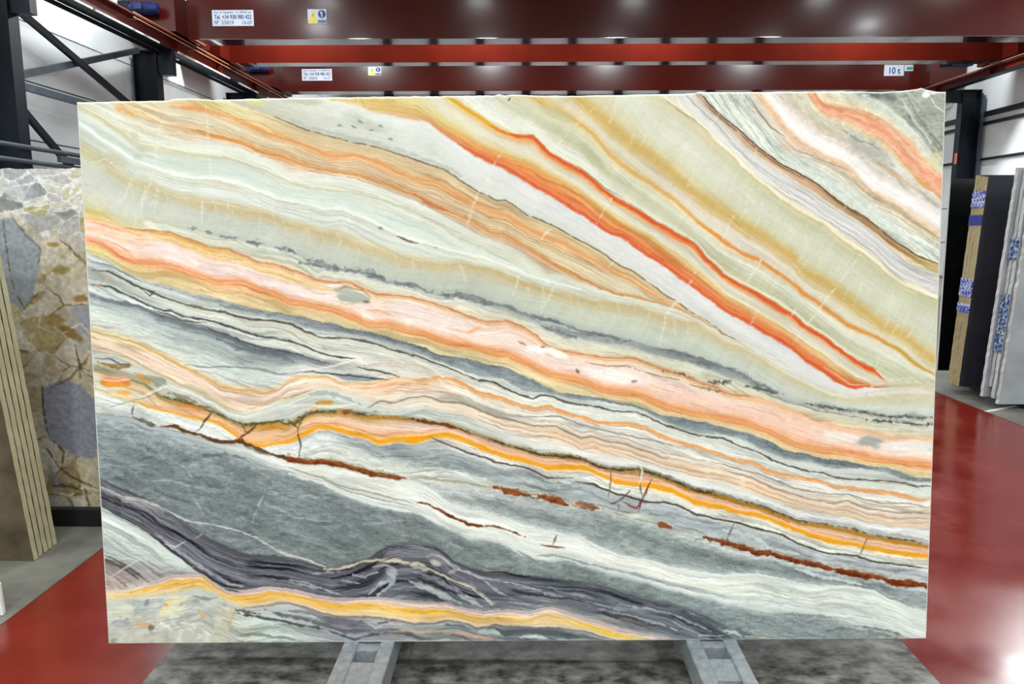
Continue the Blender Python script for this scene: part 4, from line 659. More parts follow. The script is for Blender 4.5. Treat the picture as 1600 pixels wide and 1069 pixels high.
    st(tp(5, [(830, 225), (940, 265), (1040, 290), (1150, 290), (1247, 310)]), (92, 86, 74), 3, .85)
    st(tp(5, [(830, 200), (950, 225), (1080, 235)]), (124, 132, 140), 7, .7, rough=4)
    st(tp(5, [(640, 530), (780, 552), (830, 548), (940, 545), (1060, 560), (1150, 580), (1247, 580)], 6, [(150, 572)]), (136, 140, 146), 2.4, .8)
    st(tp(5, [(260, 360), (420, 385), (600, 420), (760, 430)]), (180, 176, 180), 2, .5, dash=.3)
    st(tp(6, [(230, 585), (330, 600), (440, 605), (540, 622)]), (132, 142, 146), 12, .8, rough=3)
    st(tp(6, [(90, 575), (230, 585), (330, 590), (420, 600), (560, 622)]), (60, 60, 60), 2, .8)
    st(tp(6, [(380, 545), (470, 562), (560, 590), (620, 602)]), (76, 72, 68), 3, .85)
    st(tp(6, [(0, 580), (140, 560), (260, 540), (360, 505), (440, 490), (560, 500), (700, 540), (830, 590)]), (236, 232, 226), 4, .7)
    for o in (0, 10, 20, 32, 44):
        st(tp(6, [(420, 500 + o), (520, 490 + o), (640, 505 + o), (760, 545 + o * .7), (840, 590 + o * .4)]), (196, 176, 160), 1.5, .6, dash=.2)
    st(tp(6, [(820, 580), (850, 630), (900, 670), (960, 690)]), (240, 236, 226), 4, .7, rough=2)
    # --- second pink band
    st(L['q1'][1:11], (226, 170, 96), 4, .8, hard=.2)
    st(L['q1'][11:18], (236, 178, 110), 3, .7, hard=.2)
    st(L['q1'][18:], (234, 158, 88), 5.5, .8, hard=.3, rough=2)
    st([(x, y + 4) for x, y in L['q1'][20:]], (196, 130, 80), 1.5, .5, dash=.3)
    st(tp(5, [(400, 545), (500, 590), (620, 650), (740, 700), (860, 770), (950, 800)]), (226, 170, 100), 2.4, .7)
    st(tp(6, [(350, 660), (480, 665), (600, 640), (720, 635), (840, 650)]), (236, 160, 110), 6, .6, hard=.1, rough=3)
    st(tp(6, [(540, 690), (640, 680), (760, 670), (860, 690), (960, 720)]), (230, 150, 110), 2, .6)
    st(tp(6, [(330, 685), (390, 655)]), (240, 226, 210), 3, .7)
    st(tp(6, [(430, 780), (520, 735), (600, 745), (690, 715), (760, 708), (850, 738), (980, 750), (1060, 782), (1150, 822), (1247, 845)], 7, [(80, 857), (170, 880), (280, 882), (350, 907), (420, 945), (480, 937), (560, 962), (680, 977), (780, 1020), (900, 1062)]), (140, 124, 104), 2.2, .8)
    for o, a in ((-8, .5), (9, .6), (16, .5)):
        st([(x, y + o) for x, y in L['p2'][22:]], (150, 146, 142), 1.7, a, dash=.22)
    st(tp(12, [(0, 60), (110, 90), (200, 110), (300, 150), (400, 190), (560, 220), (700, 230), (800, 250), (880, 270), (1000, 270), (1150, 300)]), (140, 140, 140), 2, .8)
    st(tp(12, [(0, 92), (150, 130), (260, 180), (350, 210), (480, 250), (620, 272), (700, 262), (800, 300), (950, 322), (1150, 332)]), (156, 142, 128), 2, .8)
    st(tp(7, [(0, 810), (150, 830), (300, 820), (420, 870), (560, 900), (700, 930), (850, 965), (1000, 1010)]), (120, 124, 120), 2, .7, dash=.25)
    st(tp(12, [(100, 150), (220, 200), (380, 265)]), (242, 196, 150), 9, .6, hard=.1); st(tp(12, [(560, 320), (760, 350), (1100, 400)]), (238, 206, 168), 9, .6, hard=.1)
    st(tp(7, [(140, 890), (300, 930), (440, 970), (560, 1010), (680, 1030)]), (240, 206, 164), 10, .6, hard=.1)
    # --- fleck band, gold and rust
    GD, RU, OL = (206, 146, 40), (128, 62, 26), (98, 84, 46)
    st(L['v1'][3:11], (140, 132, 96), 8, .6, rough=9, hard=.0); st(L['v1'][3:11], (96, 84, 46), 2.4, .8, rough=3, dash=.3, grain=8)
    st(L['v1'][11:22], (140, 128, 92), 7, .55, rough=8, hard=.0); st(L['v1'][11:22], (84, 66, 34), 3, .85, rough=4, dash=.25, grain=8)
    st(L['v1'][22:40], (146, 128, 88), 6.5, .55, rough=7, hard=.0); st(L['v1'][22:40], (74, 58, 26), 2.8, .85, rough=3, dash=.2, grain=9); st([(x, y + 4) for x, y in L['v1'][24:40]], (170, 126, 50), 2.4, .7, rough=2, dash=.3, grain=9); st([(x, y - 4) for x, y in L['v1'][24:40]], (110, 104, 84), 2.4, .7, rough=3, dash=.3, grain=8)
    st(L['v1'][34:], (196, 136, 30), 4, .9, rough=3, dash=.2, grain=9)
    st([(x, y - 4) for x, y in L['v1'][36:]], (84, 76, 60), 2.2, .75, rough=3, dash=.35, grain=9)
    st([(x, y - 9) for x, y in L['v1'][36:]], (150, 150, 146), 7, .5, rough=4, hard=.1)
    st(tp(6, [(400, 825), (560, 826), (680, 835)]), GD, 6, .8, rough=4); st(tp(6, [(680, 835), (800, 850), (920, 885), (1020, 915)]), RU, 6, .85, rough=4, dash=.15)
    st(tp(6, [(160, 748), (240, 745)]), (206, 150, 50), 8, .85, taper=False, rough=3); bl(540, 645, 14, 5, (214, 150, 70), .8, .15); bl(541, 645, 6, 3, RU, .9); bl(490, 638, 6, 4, (236, 190, 140), .8)
    st(tp(6, [(0, 770), (120, 760), (240, 775), (360, 760), (440, 780)]), (238, 236, 226), 4, .7)
    st(tp(6, [(90, 700), (200, 690), (330, 720), (400, 760)]), (150, 160, 160), 8, .6, rough=5)
    st(tp(6, [(0, 855), (30, 870), (60, 850), (90, 825)]), (90, 84, 50), 6, .8, rough=6, grain=6)
    st(tp(6, [(100, 800), (200, 790), (330, 800), (430, 800), (560, 800)]), (120, 122, 90), 4, .6, rough=4, dash=.3)
    st(tp(5, [(1030, 885), (1100, 880), (1200, 880)]), (230, 146, 36), 8, .9, rough=3); st(tp(5, [(960, 880), (1060, 860), (1200, 845)]), (96, 86, 50), 4, .8, rough=4, dash=.2, grain=7)
    st(tp(5, [(560, 740), (660, 765), (760, 790)]), (220, 140, 40), 5, .85, rough=2); st(tp(5, [(600, 720), (700, 765), (780, 780)]), (110, 70, 36), 2.2, .8, dash=.2)
    st(tp(5, [(540, 690), (640, 725), (700, 750)]), (130, 130, 110), 8, .7, rough=6)
    st(tp(5, [(350, 740), (420, 760), (540, 790), (680, 830), (820, 850), (890, 910), (950, 950)]), (240, 166, 60), 4, .85, hard=.3)
    st(tp(5, [(440, 755), (560, 775), (680, 795), (800, 820)]), (232, 160, 120), 6, .6, hard=.1); st(tp(5, [(820, 840), (880, 880), (960, 940)]), (236, 160, 80), 4, .7)
    # blebs at the left rim
    bl(180, 598, 24, 7, (234, 130, 50), .95, .05, .2, .25); bl(181, 591, 24, 4, (236, 166, 130), .9, .05); bl(180, 601, 20, 3.5, (240, 160, 40), .95, .05); st([(160, 594), (186, 595), (206, 592)], (250, 236, 226), 1.6, .7)
    bl(193, 614, 12, 3.5, (240, 160, 40), .95, .02); bl(195, 614, 19, 5, (238, 200, 140), .5)
    bl(226, 592, 17, 5, (214, 150, 60), .75, .55, .3, .7); bl(180, 572, 24, 4, (150, 120, 70), .7, .03, .3, .9); bl(246, 596, 16, 6, (120, 130, 110), .6, .4, .4, .9)
    st(tp(5, [(140, 500), (210, 500), (280, 535), (340, 540)]), (90, 100, 104), 2.6, .8); st(tp(5, [(150, 520), (260, 555), (340, 545)]), (140, 106, 50), 3, .7, rough=3)
    st(tp(5, [(350, 735), (450, 690), (540, 655), (640, 680), (760, 740), (860, 800), (960, 830), (1100, 790)]), (234, 236, 228), 5, .7); st(tp(5, [(210, 770), (350, 735), (450, 705), (520, 670)]), (150, 158, 140), 1.8, .7)
    st(tp(5, [(800, 780), (900, 830), (980, 850), (1100, 840), (1200, 810)]), (190, 202, 196), 7, .6, hard=.1)
    # golden line
    st(L['y1'][11:], (247, 168, 38), 6.5, .92, hard=.5, rough=1.5, taper=False)
    st([(x, y - 4.5) for x, y in L['y1'][14:]], (250, 204, 130), 1.8, .7)
    st([(x, y - 9) for x, y in L['y1'][14:]], (226, 150, 110), 1.8, .6, dash=.2)
    st(tp(6, [(640, 950), (700, 955), (760, 945)]), (250, 164, 10), 10, .95); st(L['y1'][6:11], (244, 170, 50), 5, .8, hard=.3)
    # hair line below it
    st(tp(6, [(800, 945), (900, 980), (1000, 1020), (1100, 1050)], 10, [(1150, 40), (1220, 55)], 11, [(0, 50), (100, 75), (170, 100), (230, 130), (380, 130)]), (84, 74, 70), 2.6, .9)
    st(tp(11, [(390, 155), (480, 170), (600, 210), (680, 235), (760, 260), (880, 265), (960, 285), (1060, 330), (1150, 350), (1247, 370)], 12, [(120, 395), (200, 420), (330, 450), (420, 500), (520, 535), (620, 555), (740, 570), (820, 595), (950, 610), (1140, 635)]), (72, 64, 54), 2.8, .9)
    for pts in (tp(10, [(620, 10), (760, 30), (900, 50), (1060, 80)]), tp(10, [(660, 50), (820, 60), (960, 85)]), tp(10, [(960, 90), (1100, 110), (1240, 110)]), tp(11, [(0, 95), (120, 120)]), tp(11, [(120, 150), (300, 190), (420, 190)]), tp(11, [(800, 330), (920, 340), (1040, 355)]), tp(11, [(1150, 410), (1240, 410)]), tp(12, [(220, 480), (330, 520), (420, 545)])):
        st(pts, (136, 148, 152), 9, .6, rough=7, hard=.1)
    for pts in (tp(10, [(0, 0), (160, 10), (300, 40), (420, 50)]), tp(10, [(700, 110), (900, 120), (1100, 140)]), tp(11, [(200, 140), (360, 160)]), tp(12, [(0, 420), (160, 460), (260, 520), (420, 560)])):
        st(pts, (228, 232, 230), 8, .6, rough=5, hard=.1)
    # --- rust vein
    st(tp(5, [(340, 822), (430, 862), (500, 880)]), (96, 96, 84), 6, .85, rough=3)
    st(tp(5, [(500, 880), (580, 880), (640, 905), (720, 925), (800, 955), (880, 965), (950, 965), (1060, 1010), (1150, 1045), (1247, 1060)], 10, [(60, 40)]), (98, 58, 30), 6, .92, rough=3, hard=.4)
    st(tp(5, [(960, 985), (1050, 1015), (1120, 1050)]), (110, 106, 86), 7, .6, rough=4)
    st(tp(10, [(0, 25), (100, 38), (200, 45), (300, 55), (400, 88), (480, 110)]), (140, 66, 26), 10, .95, rough=3, hard=.5, taper=False)
    st(tp(10, [(420, 95), (520, 115), (600, 135), (690, 142)]), (138, 62, 28), 8, .95, rough=3, hard=.5); st(tp(10, [(430, 100), (520, 120), (570, 115)]), (150, 140, 90), 3, .6, rough=3)
    st(tp(10, [(690, 140), (770, 128), (850, 148), (1000, 160), (1150, 190)]), (150, 150, 120), 3, .6)
    st(tp(10, [(1150, 185), (1247, 215)], 11, [(60, 215), (130, 228)]), (150, 72, 30), 11, .92, rough=5, hard=.5); st(tp(11, [(180, 230), (280, 255), (350, 280)]), (150, 74, 34), 11, .92, rough=5, hard=.5)
    st(tp(11, [(360, 265), (440, 285), (540, 305)]), (150, 80, 44), 8, .85, rough=5, hard=.4); st(tp(11, [(830, 380), (890, 400), (940, 425)]), (150, 78, 38), 11, .9, rough=5, w1=4)
    st(tp(11, [(1100, 460), (1180, 480), (1247, 500)]), (128, 62, 30), 7, .9, rough=4)
    st(tp(12, [(0, 488), (100, 515), (170, 548), (280, 555), (360, 590), (480, 610), (600, 640), (760, 665), (880, 690), (960, 715), (1040, 715), (1138, 740)]), (132, 62, 26), 10, .96, rough=5, hard=.5, taper=False)
    st(tp(12, [(300, 580), (480, 615), (620, 645), (800, 680)]), (104, 44, 20), 5, .5, rough=5, dash=.3); st(tp(12, [(900, 700), (1000, 720), (1130, 735)]), (128, 60, 30), 13, .9, rough=4)
    for nm in (tp(10, [(0, 20), (100, 36), (200, 42), (300, 52), (400, 84), (480, 106), (600, 132)]), tp(12, [(0, 484), (100, 512), (180, 545), (280, 552), (360, 586), (480, 606), (600, 636), (760, 660), (880, 686), (1000, 712), (1130, 732)]), tp(11, [(0, 208), (120, 222), (180, 230), (280, 252), (380, 286), (540, 303)])):
        st(nm, (176, 104, 60), 3, .55, rough=5, hard=0, dash=.45, grain=8); st([(x, y + 3) for x, y in nm], (84, 40, 20), 3, .55, rough=5, hard=0, dash=.45, grain=9)
        st([(x, y - 5) for x, y in nm], (150, 140, 110), 3, .5, rough=5, hard=0, dash=.4, grain=9)
    st(tp(11, [(540, 310), (680, 345), (780, 375), (860, 385)]), (150, 142, 120), 2, .7); st(tp(11, [(940, 400), (1060, 420), (1120, 450)]), (140, 136, 120), 2, .7)
    # small cracks running off it
    for pts, c in ((tp(5, [(360, 755), (345, 790), (340, 825)]), (90, 84, 80)), (tp(5, [(790, 800), (745, 850), (725, 890), (690, 910)]), (84, 60, 46)), (tp(5, [(1040, 865), (990, 915), (950, 940), (930, 965)]), (90, 56, 36)), (tp(5, [(950, 940), (970, 985)]), (90, 60, 40)),
                   (tp(5, [(960, 875), (975, 910), (1010, 905)]), (120, 90, 50)), (tp(6, [(50, 880), (55, 930), (70, 980), (55, 1050)]), (90, 90, 84)), (tp(6, [(20, 870), (50, 890), (70, 860)]), (100, 80, 50)),
                   (tp(11, [(585, 90), (580, 180), (575, 240)]), (140, 120, 120)), (tp(11, [(745, 90), (745, 150), (750, 200), (770, 250)]), (130, 116, 100)), (tp(11, [(815, 140), (780, 210), (750, 270), (740, 330)]), (104, 52, 36)), (tp(11, [(690, 205), (650, 250), (600, 280), (580, 270)]), (104, 86, 80)),
                   (tp(11, [(655, 260), (690, 290), (730, 300), (750, 260)]), (140, 66, 50)), (tp(11, [(630, 270), (630, 310)]), (110, 110, 110)), (tp(11, [(285, 450), (265, 500)]), (130, 110, 100)), (tp(12, [(60, 380), (40, 440), (20, 480)]), (110, 120, 120)), (tp(12, [(800, 460), (770, 540), (750, 580)]), (140, 130, 110)), (tp(12, [(545, 685), (540, 700)]), (110, 120, 124)),
                   (tp(11, [(1040, 500), (1060, 470), (1110, 475)]), (150, 156, 156))):
        st(pts, c, 2.6, .85, rough=1.5)
    st(tp(11, [(745, 60), (760, 100), (740, 170)]), (226, 232, 224), 4, .8); bl(1000, 806, 20, 5, (200, 206, 196), .8, .05); bl(996, 806, 10, 3, (222, 226, 214), .7)
    # --- white band
    st(tp(10, [(700, 265), (780, 275), (850, 310), (900, 345), (970, 380), (1050, 400), (1150, 400), (1247, 430)], 11, [(60, 440), (130, 475)]), (122, 66, 34), 4, .9, rough=3, dash=.08)
    st(tp(10, [(870, 325), (930, 360), (1000, 390), (1140, 402)]), (122, 60, 26), 5, .85, rough=3); st(tp(11, [(200, 508), (260, 512), (330, 522)]), (130, 76, 46), 3.5, .85)
    st(tp(10, [(0, 70), (100, 100), (180, 130), (260, 165), (340, 190), (440, 205), (560, 240), (690, 270)]), (150, 148, 132), 2.2, .75); st(tp(10, [(200, 150), (300, 190), (350, 210), (420, 225), (560, 265), (700, 290)]), (140, 142, 136), 2, .75)
    st(tp(10, [(0, 110), (130, 140), (230, 180), (330, 225), (430, 260), (560, 300), (700, 320)]), (232, 236, 234), 5, .7, rough=2)
    st(tp(10, [(100, 90), (160, 95), (230, 115)]), (214, 212, 176), 6, .6, hard=.1)
    st(tp(11, [(170, 570), (260, 565), (360, 585), (470, 610), (580, 640), (680, 665), (800, 690), (880, 720)]), (136, 142, 146), 4, .7, rough=3); st(tp(11, [(900, 730), (1000, 745), (1150, 775), (1247, 800)], 12, [(60, 800)]), (160, 166, 170), 4, .6, rough=3)
    st(tp(11, [(60, 530), (160, 590), (230, 600)]), (120, 126, 126), 3, .7); st(tp(11, [(480, 570), (640, 600), (800, 620), (900, 640)]), (234, 224, 206), 7, .5, hard=.1); st(tp(11, [(1000, 710), (1150, 740), (1240, 730)]), (232, 222, 204), 7, .5, hard=.1)
    for y in (720, 760, 800, 840):
        st(tp(12, [(0, y + 10), (160, y), (300, y + 30), (500, y + 60), (700, y + 90), (900, y + 120)]), (184, 190, 190), 3, .5, rough=4, dash=.35)
    st(tp(12, [(400, 640), (560, 690), (700, 700), (820, 740)]), (226, 232, 232), 6, .7, rough=4); st(tp(12, [(830, 745), (920, 790), (1000, 820), (1060, 850)]), (130, 130, 120), 2.5, .7)
    st(tp(12, [(720, 950), (850, 970), (950, 990), (1040, 1020)]), (110, 114, 110), 2.4, .75, rough=2); st(tp(12, [(300, 880), (420, 895), (540, 900), (640, 910)]), (120, 128, 130), 4, .6, rough=5)
    st(tp(12, [(560, 980), (700, 975), (860, 1000), (960, 1020)]), (106, 114, 116), 5, .6, rough=6); st(tp(12, [(40, 950), (120, 1000), (200, 1020)]), (90, 96, 104), 6, .6, rough=4); st(tp(12, [(120, 1018), (190, 1010), (260, 1022)]), (214, 200, 180), 3, .7)
    # --- grey rock
    for pts, w, a in ((tp(9, [(640, 75), (740, 45), (820, 15)]), 7, .6), (tp(9, [(560, 30), (640, 80), (690, 140)]), 2, .5), (tp(9, [(1090, 190), (1050, 270), (1015, 380)]), 2.4, .6), (tp(9, [(160, 60), (330, 70), (480, 40)]), 2, .4), (tp(9, [(420, 150), (560, 150), (700, 180), (780, 210)]), 2.4, .5),
                      (tp(9, [(690, 250), (720, 300), (740, 330)]), 2, .5), (tp(9, [(1080, 270), (1160, 300), (1220, 330)]), 2, .5), (tp(9, [(960, 40), (1040, 90), (1100, 130)]), 2, .4), (tp(10, [(0, 340), (80, 360), (240, 380)]), 2.4, .5), (tp(10, [(0, 230), (120, 235), (220, 250)]), 2, .5), (tp(10, [(420, 390), (540, 380), (680, 370)]), 2, .4), (tp(10, [(820, 470), (920, 500), (1000, 530)]), 3, .5),
                      (tp(5, [(160, 830), (300, 850), (420, 910), (560, 920), (620, 960), (720, 980), (860, 1010), (1000, 1060)]), 5, .6), (tp(5, [(160, 900), (260, 890), (360, 900)]), 2, .4), (tp(5, [(640, 985), (760, 1010), (860, 1040)]), 2.5, .5)):
        st(pts, (186, 194, 198), w, a, rough=3, dash=.2)
    st(tp(5, [(290, 970), (360, 965), (440, 950)]), (190, 170, 150), 2, .5)
    for pts in (tp(9, [(370, 40), (420, 20), (490, 10)]), tp(9, [(470, 200), (560, 240), (660, 265)]), tp(9, [(740, 170), (870, 185)]), tp(9, [(250, 130), (360, 150)]), tp(10, [(120, 385), (260, 385)]), tp(5, [(740, 1040), (860, 1030), (980, 1060)]), tp(9, [(620, 35), (660, 40)])):
        st(pts, (84, 92, 100), 4, .55, rough=5, dash=.2)
    # --- dark laminated band
    LT = (176, 178, 186)
    st(tp(9, [(160, 175), (260, 225), (340, 245), (420, 260), (500, 290)]), (200, 202, 206), 3, .8, rough=3, dash=.1)
    for o in (0, 10, 22, -8):
        st(tp(9, [(280, 240 + o), (370, 250 + o), (450, 275 + o), (520, 310 + o)]), (206, 200, 198), 1.5, .6, dash=.2)
    st(tp(9, [(500, 290), (580, 340), (680, 375), (760, 385), (850, 400), (940, 430), (1030, 465), (1140, 530), (1247, 570)], 10, [(0, 555), (60, 580), (130, 600), (210, 625)]), (206, 204, 204), 2.8, .85, rough=2)
    st(tp(10, [(200, 640), (260, 638), (340, 625), (420, 602), (520, 592), (620, 597), (720, 607), (790, 640), (870, 682), (960, 718), (1020, 738), (1090, 800), (1150, 855)]), (214, 198, 172), 5, .9, rough=2, w1=3)
    st(tp(10, [(560, 600), (660, 606), (740, 630), (830, 665)]), (206, 206, 190), 5, .7, rough=4)
    for k, (a, o) in enumerate(((.5, .18), (.6, .33), (.4, .48), (.6, .62), (.5, .78), (.5, .9))):
        pts = []
        for x in range(165, 800, 25):
            u = float(curve_y(L['f1'], np.array([float(x)]))[0]); l = float(curve_y(L['f2'], np.array([float(x)]))[0])
            if x < 560 or x > 720:
                pts.append((x, u + (l - u) * o))
        st([p for p in pts if p[0] < 560], (150, 150, 162), 1.5, a, dash=.25)
    for k in range(7):
        f = k / 6.0
        st(tp(10, [(520 + 20 * f, 505 + 90 * f), (620 + 10 * f, 500 + 75 * f), (740 + 20 * f, 510 + 60 * f), (830, 545 + 45 * f), (890 + 10 * f, 590 + 30 * f), (960, 630 + 20 * f)]), (150, 150, 160), 1.4, .7)
    st(tp(10, [(770, 570), (800, 555), (850, 570), (900, 610), (930, 640)]), (206, 206, 206), 2, .7); bl(680, 880, 10, 4, (214, 212, 204), .7, .4); bl(708, 893, 9, 3, (190, 186, 160), .6, -.4)
    st(tp(10, [(650, 690), (740, 730), (820, 765), (900, 800), (960, 830)]), (184, 188, 194), 11, .85, rough=4, hard=.4); st(tp(10, [(920, 760), (1010, 810), (1080, 850)]), (190, 194, 198), 9, .8, rough=4)
    st(tp(10, [(680, 665), (780, 710), (880, 755), (980, 785)]), (50, 54, 62), 4, .85, rough=2); st(tp(10, [(700, 650), (820, 690), (900, 740), (990, 780)]), (156, 158, 168), 8, .7, rough=3)
    st(tp(10, [(450, 775), (520, 720), (590, 690), (560, 740), (500, 780)]), (186, 192, 198), 8, .8, rough=4); bl(612, 895, 10, 6, (186, 190, 194), .7, .2); st(tp(10, [(470, 630), (540, 620), (600, 640)]), (196, 196, 190), 4, .7)
    for pts in (tp(10, [(0, 700), (120, 720), (240, 770)]), tp(10, [(0, 720), (180, 745), (320, 790)]), tp(10, [(80, 670), (200, 660), (320, 650)]), tp(10, [(360, 670), (430, 690), (500, 660)]), tp(10, [(300, 700), (400, 720)]), tp(10, [(1000, 650), (1080, 690), (1170, 770), (1247, 800)]), tp(10, [(1020, 720), (1100, 800), (1150, 840)]), tp(10, [(950, 640), (1100, 690), (1247, 720)]),
                tp(11, [(0, 710), (120, 740), (220, 780), (320, 790)]), tp(11, [(0, 825), (100, 830), (220, 850)]), tp(11, [(240, 745), (360, 790), (500, 830), (640, 870)]), tp(11, [(640, 840), (800, 860), (930, 890), (1060, 950), (1150, 990)]), tp(11, [(460, 850), (640, 890), (800, 930), (960, 980)]), tp(11, [(700, 800), (860, 850), (980, 870), (1100, 910)])):
        st(pts, (178, 180, 190), 3.2, .75, rough=3, dash=.1)
    for pts in (tp(11, [(250, 760), (400, 800), (560, 830), (700, 850)]), tp(11, [(560, 760), (760, 820), (960, 870), (1100, 940), (1247, 1010)]), tp(11, [(480, 860), (620, 900), (760, 950)]), tp(11, [(1030, 880), (1150, 930), (1247, 985)])):
        st(pts, (80, 84, 94), 8, .6, rough=3, hard=.2)
    st(tp(11, [(520, 920), (600, 930), (660, 925), (760, 950), (840, 970)]), (170, 130, 120), 2, .6, dash=.2); st(tp(12, [(0, 985), (60, 990), (110, 1018)]), (210, 214, 216), 3, .7, rough=3); st(tp(11, [(1080, 1010), (1180, 1005), (1247, 1000)]), (206, 206, 206), 3, .7, rough=3)
    # light line at the foot of the dark band
    st(tp(9, [(440, 450), (540, 520), (640, 590), (720, 650), (800, 700), (860, 735), (930, 750)]), (52, 54, 60), 4, .85, hard=.4); st(tp(9, [(470, 440), (560, 510), (680, 590), (780, 660), (880, 720), (960, 740)]), (190, 190, 206), 6, .7, rough=2)
    st(tp(9, [(520, 500), (580, 515), (640, 490)]), (214, 214, 222), 2, .8); st(tp(9, [(690, 470), (740, 435)]), (170, 172, 182), 2, .7); st(tp(9, [(860, 755), (950, 770)]), (60, 60, 62), 2, .8)
    # pale wedge lines
    for pts, c, w in ((tp(9, [(170, 430), (270, 500), (400, 580), (540, 660)]), (150, 148, 156), 4), (tp(9, [(180, 440), (300, 510), (420, 600), (520, 660)]), (196, 190, 206), 5), (tp(9, [(190, 560), (280, 610), (360, 660), (440, 710)]), (96, 88, 90), 4), (tp(9, [(190, 590), (300, 640), (400, 710)]), (84, 78, 80), 4), (tp(9, [(180, 550), (280, 590), (400, 660), (470, 700)]), (170, 176, 176), 3),
                      (tp(9, [(190, 620), (260, 660), (340, 720)]), (160, 140, 136), 5), (tp(9, [(250, 690), (320, 740)]), (150, 116, 116), 3), (tp(9, [(200, 700), (240, 740)]), (176, 150, 130), 6), (tp(9, [(170, 310), (260, 350), (350, 400), (440, 450)]), (160, 172, 164), 2.5)):
        st(pts, c, w, .8, rough=2)
    st(tp(9, [(220, 690), (300, 640), (400, 580), (430, 560)]), (206, 200, 200), 2.4, .8); st(tp(9, [(440, 715), (560, 670), (690, 620)]), (170, 174, 172), 2, .7)
    # --- yellow band
    st(tp(9, [(330, 770), (430, 745), (560, 715), (680, 695), (740, 690), (800, 740), (870, 800), (960, 800), (1040, 795), (1120, 775), (1247, 785)], 10, [(100, 800), (180, 830), (300, 850), (400, 835)]), (250, 186, 66), 7, .8, hard=.2, rough=4)
    st(tp(10, [(560, 855), (660, 870), (760, 880), (880, 872)]), (252, 182, 50), 8, .85, hard=.2, rough=3); st(tp(10, [(160, 830), (300, 852), (420, 840), (520, 845)]), (252, 186, 60), 8, .6, hard=.2, rough=4)
    st(tp(9, [(740, 745), (800, 780), (850, 810), (900, 820)]), (250, 226, 90), 5, .7, hard=.2)
    st([(x, y + 3) for x, y in L['z1'][2:-2]], (176, 150, 156), 2, .7, dash=.1); st([(x, y + 7) for x, y in L['z1'][2:-2]], (242, 216, 196), 2.5, .6)
    st([(x, y - 4) for x, y in L['z2'][1:-1]], (240, 214, 170), 3, .6); st([(x, y) for x, y in L['z2'][6:-1]], (120, 110, 112), 2, .75, dash=.1)
    for o in (.3, .62, .8):
        pts = []
        for x in range(180, 1040, 20):
            u = float(curve_y(L['z1'], np.array([float(x)]))[0]); l = float(curve_y(L['z2'], np.array([float(x)]))[0])
            pts.append((x, u + (l - u) * o))
        st(pts, (222, 170, 120) if o < .5 else (232, 190, 150), 1.5, .6, dash=.25)
    st(tp(11, [(380, 940), (460, 960), (560, 995), (700, 1025)]), (250, 206, 50), 6, .8, hard=.2, rough=2); st(tp(11, [(700, 1025), (780, 1035)]), (226, 220, 130), 8, .6)
    st(tp(9, [(430, 740), (520, 730), (640, 700)]), (252, 190, 70), 5, .7)
    # --- foot of the slab
    S.poly(tp(9, [(195, 815), (345, 815), (335, 905), (215, 950)]), (212, 216, 208), .9); st(tp(9, [(210, 950), (290, 920), (340, 910)]), (140, 146, 160), 6, .8, rough=3); st(tp(9, [(215, 900), (270, 880), (330, 860)]), (224, 214, 170), 5, .6)
    S.poly(tp(9, [(345, 810), (480, 800), (560, 790), (470, 910), (350, 905)]), (186, 192, 190), .9); st(tp(9, [(440, 805), (410, 850)]), (130, 138, 146), 8, .8, rough=4); st(tp(9, [(350, 900), (380, 840)]), (160, 164, 166), 6, .7, rough=4)
    S.poly(tp(9, [(560, 785), (665, 785), (600, 900), (480, 905)]), (226, 220, 190), .95); st(tp(9, [(580, 790), (540, 840), (490, 900)]), (240, 206, 110), 7, .8, rough=3); st(tp(9, [(555, 800), (520, 850)]), (240, 190, 110), 3, .7)
    S.poly(tp(9, [(670, 770), (790, 760), (910, 860), (880, 960), (800, 940), (710, 900), (640, 850)]), (202, 204, 200), .95); st(tp(9, [(690, 790), (760, 805), (810, 800)]), (130, 136, 146), 7, .8, rough=3); st(tp(9, [(710, 870), (730, 905), (760, 915)]), (222, 170, 110), 7, .8, rough=4)
    st(tp(9, [(820, 820), (840, 880), (810, 930)]), (214, 200, 166), 8, .7); S.poly(tp(9, [(850, 860), (915, 865), (880, 970), (870, 1060), (800, 1060), (800, 950)]), (204, 196, 172), .8); st(tp(9, [(890, 850), (910, 900), (870, 960)]), (206, 176, 116), 3, .6)
    S.poly(tp(9, [(205, 960), (340, 920), (600, 915), (790, 950), (870, 1000), (880, 1065), (210, 1065)]), (196, 196, 186), .85, rough=5)
    rq = np.random.RandomState(8)
    for k in range(120):
        x, y = rq.uniform(172, 352), rq.uniform(935, 1004)
        cc = [(214, 216, 210), (176, 178, 174), (226, 226, 220), (160, 160, 152), (206, 200, 180), (196, 184, 150)][rq.randint(6)]
        bl(x, y, rq.uniform(2, 9), rq.uniform(1.5, 5), cc, rq.uniform(.2, .5), rq.uniform(-1, 1), .5, .9)
    for k in range(14):
        x, y = rq.uniform(240, 345), rq.uniform(945, 996)
        st([(x, y), (x + rq.uniform(-9, 9), y + rq.uniform(-6, 6)), (x + rq.uniform(-18, 18), y + rq.uniform(-9, 9))], (232, 233, 228), 2.2, .45, rough=4, hard=0)
    bl(222, 976, 15, 5, (224, 176, 130), .8, .1, .4, .8); bl(236, 980, 5, 4, (110, 110, 96), .8, 0, .4, .9)
    for pts in (tp(9, [(480, 920), (540, 960), (580, 1000)]), tp(9, [(600, 905), (660, 880), (700, 890)]), tp(9, [(620, 940), (720, 960)]), tp(9, [(520, 960), (600, 930)])):
        st(pts, (230, 232, 230), 3, .7, rough=4)
    bl(295, 962, 14, 5, (160, 166, 168), .7, -.3, .4, .8); bl(330, 958, 16, 6, (170, 174, 174), .6, 0, .4, .9); bl(190, 975, 14, 5, (170, 172, 178), .6)
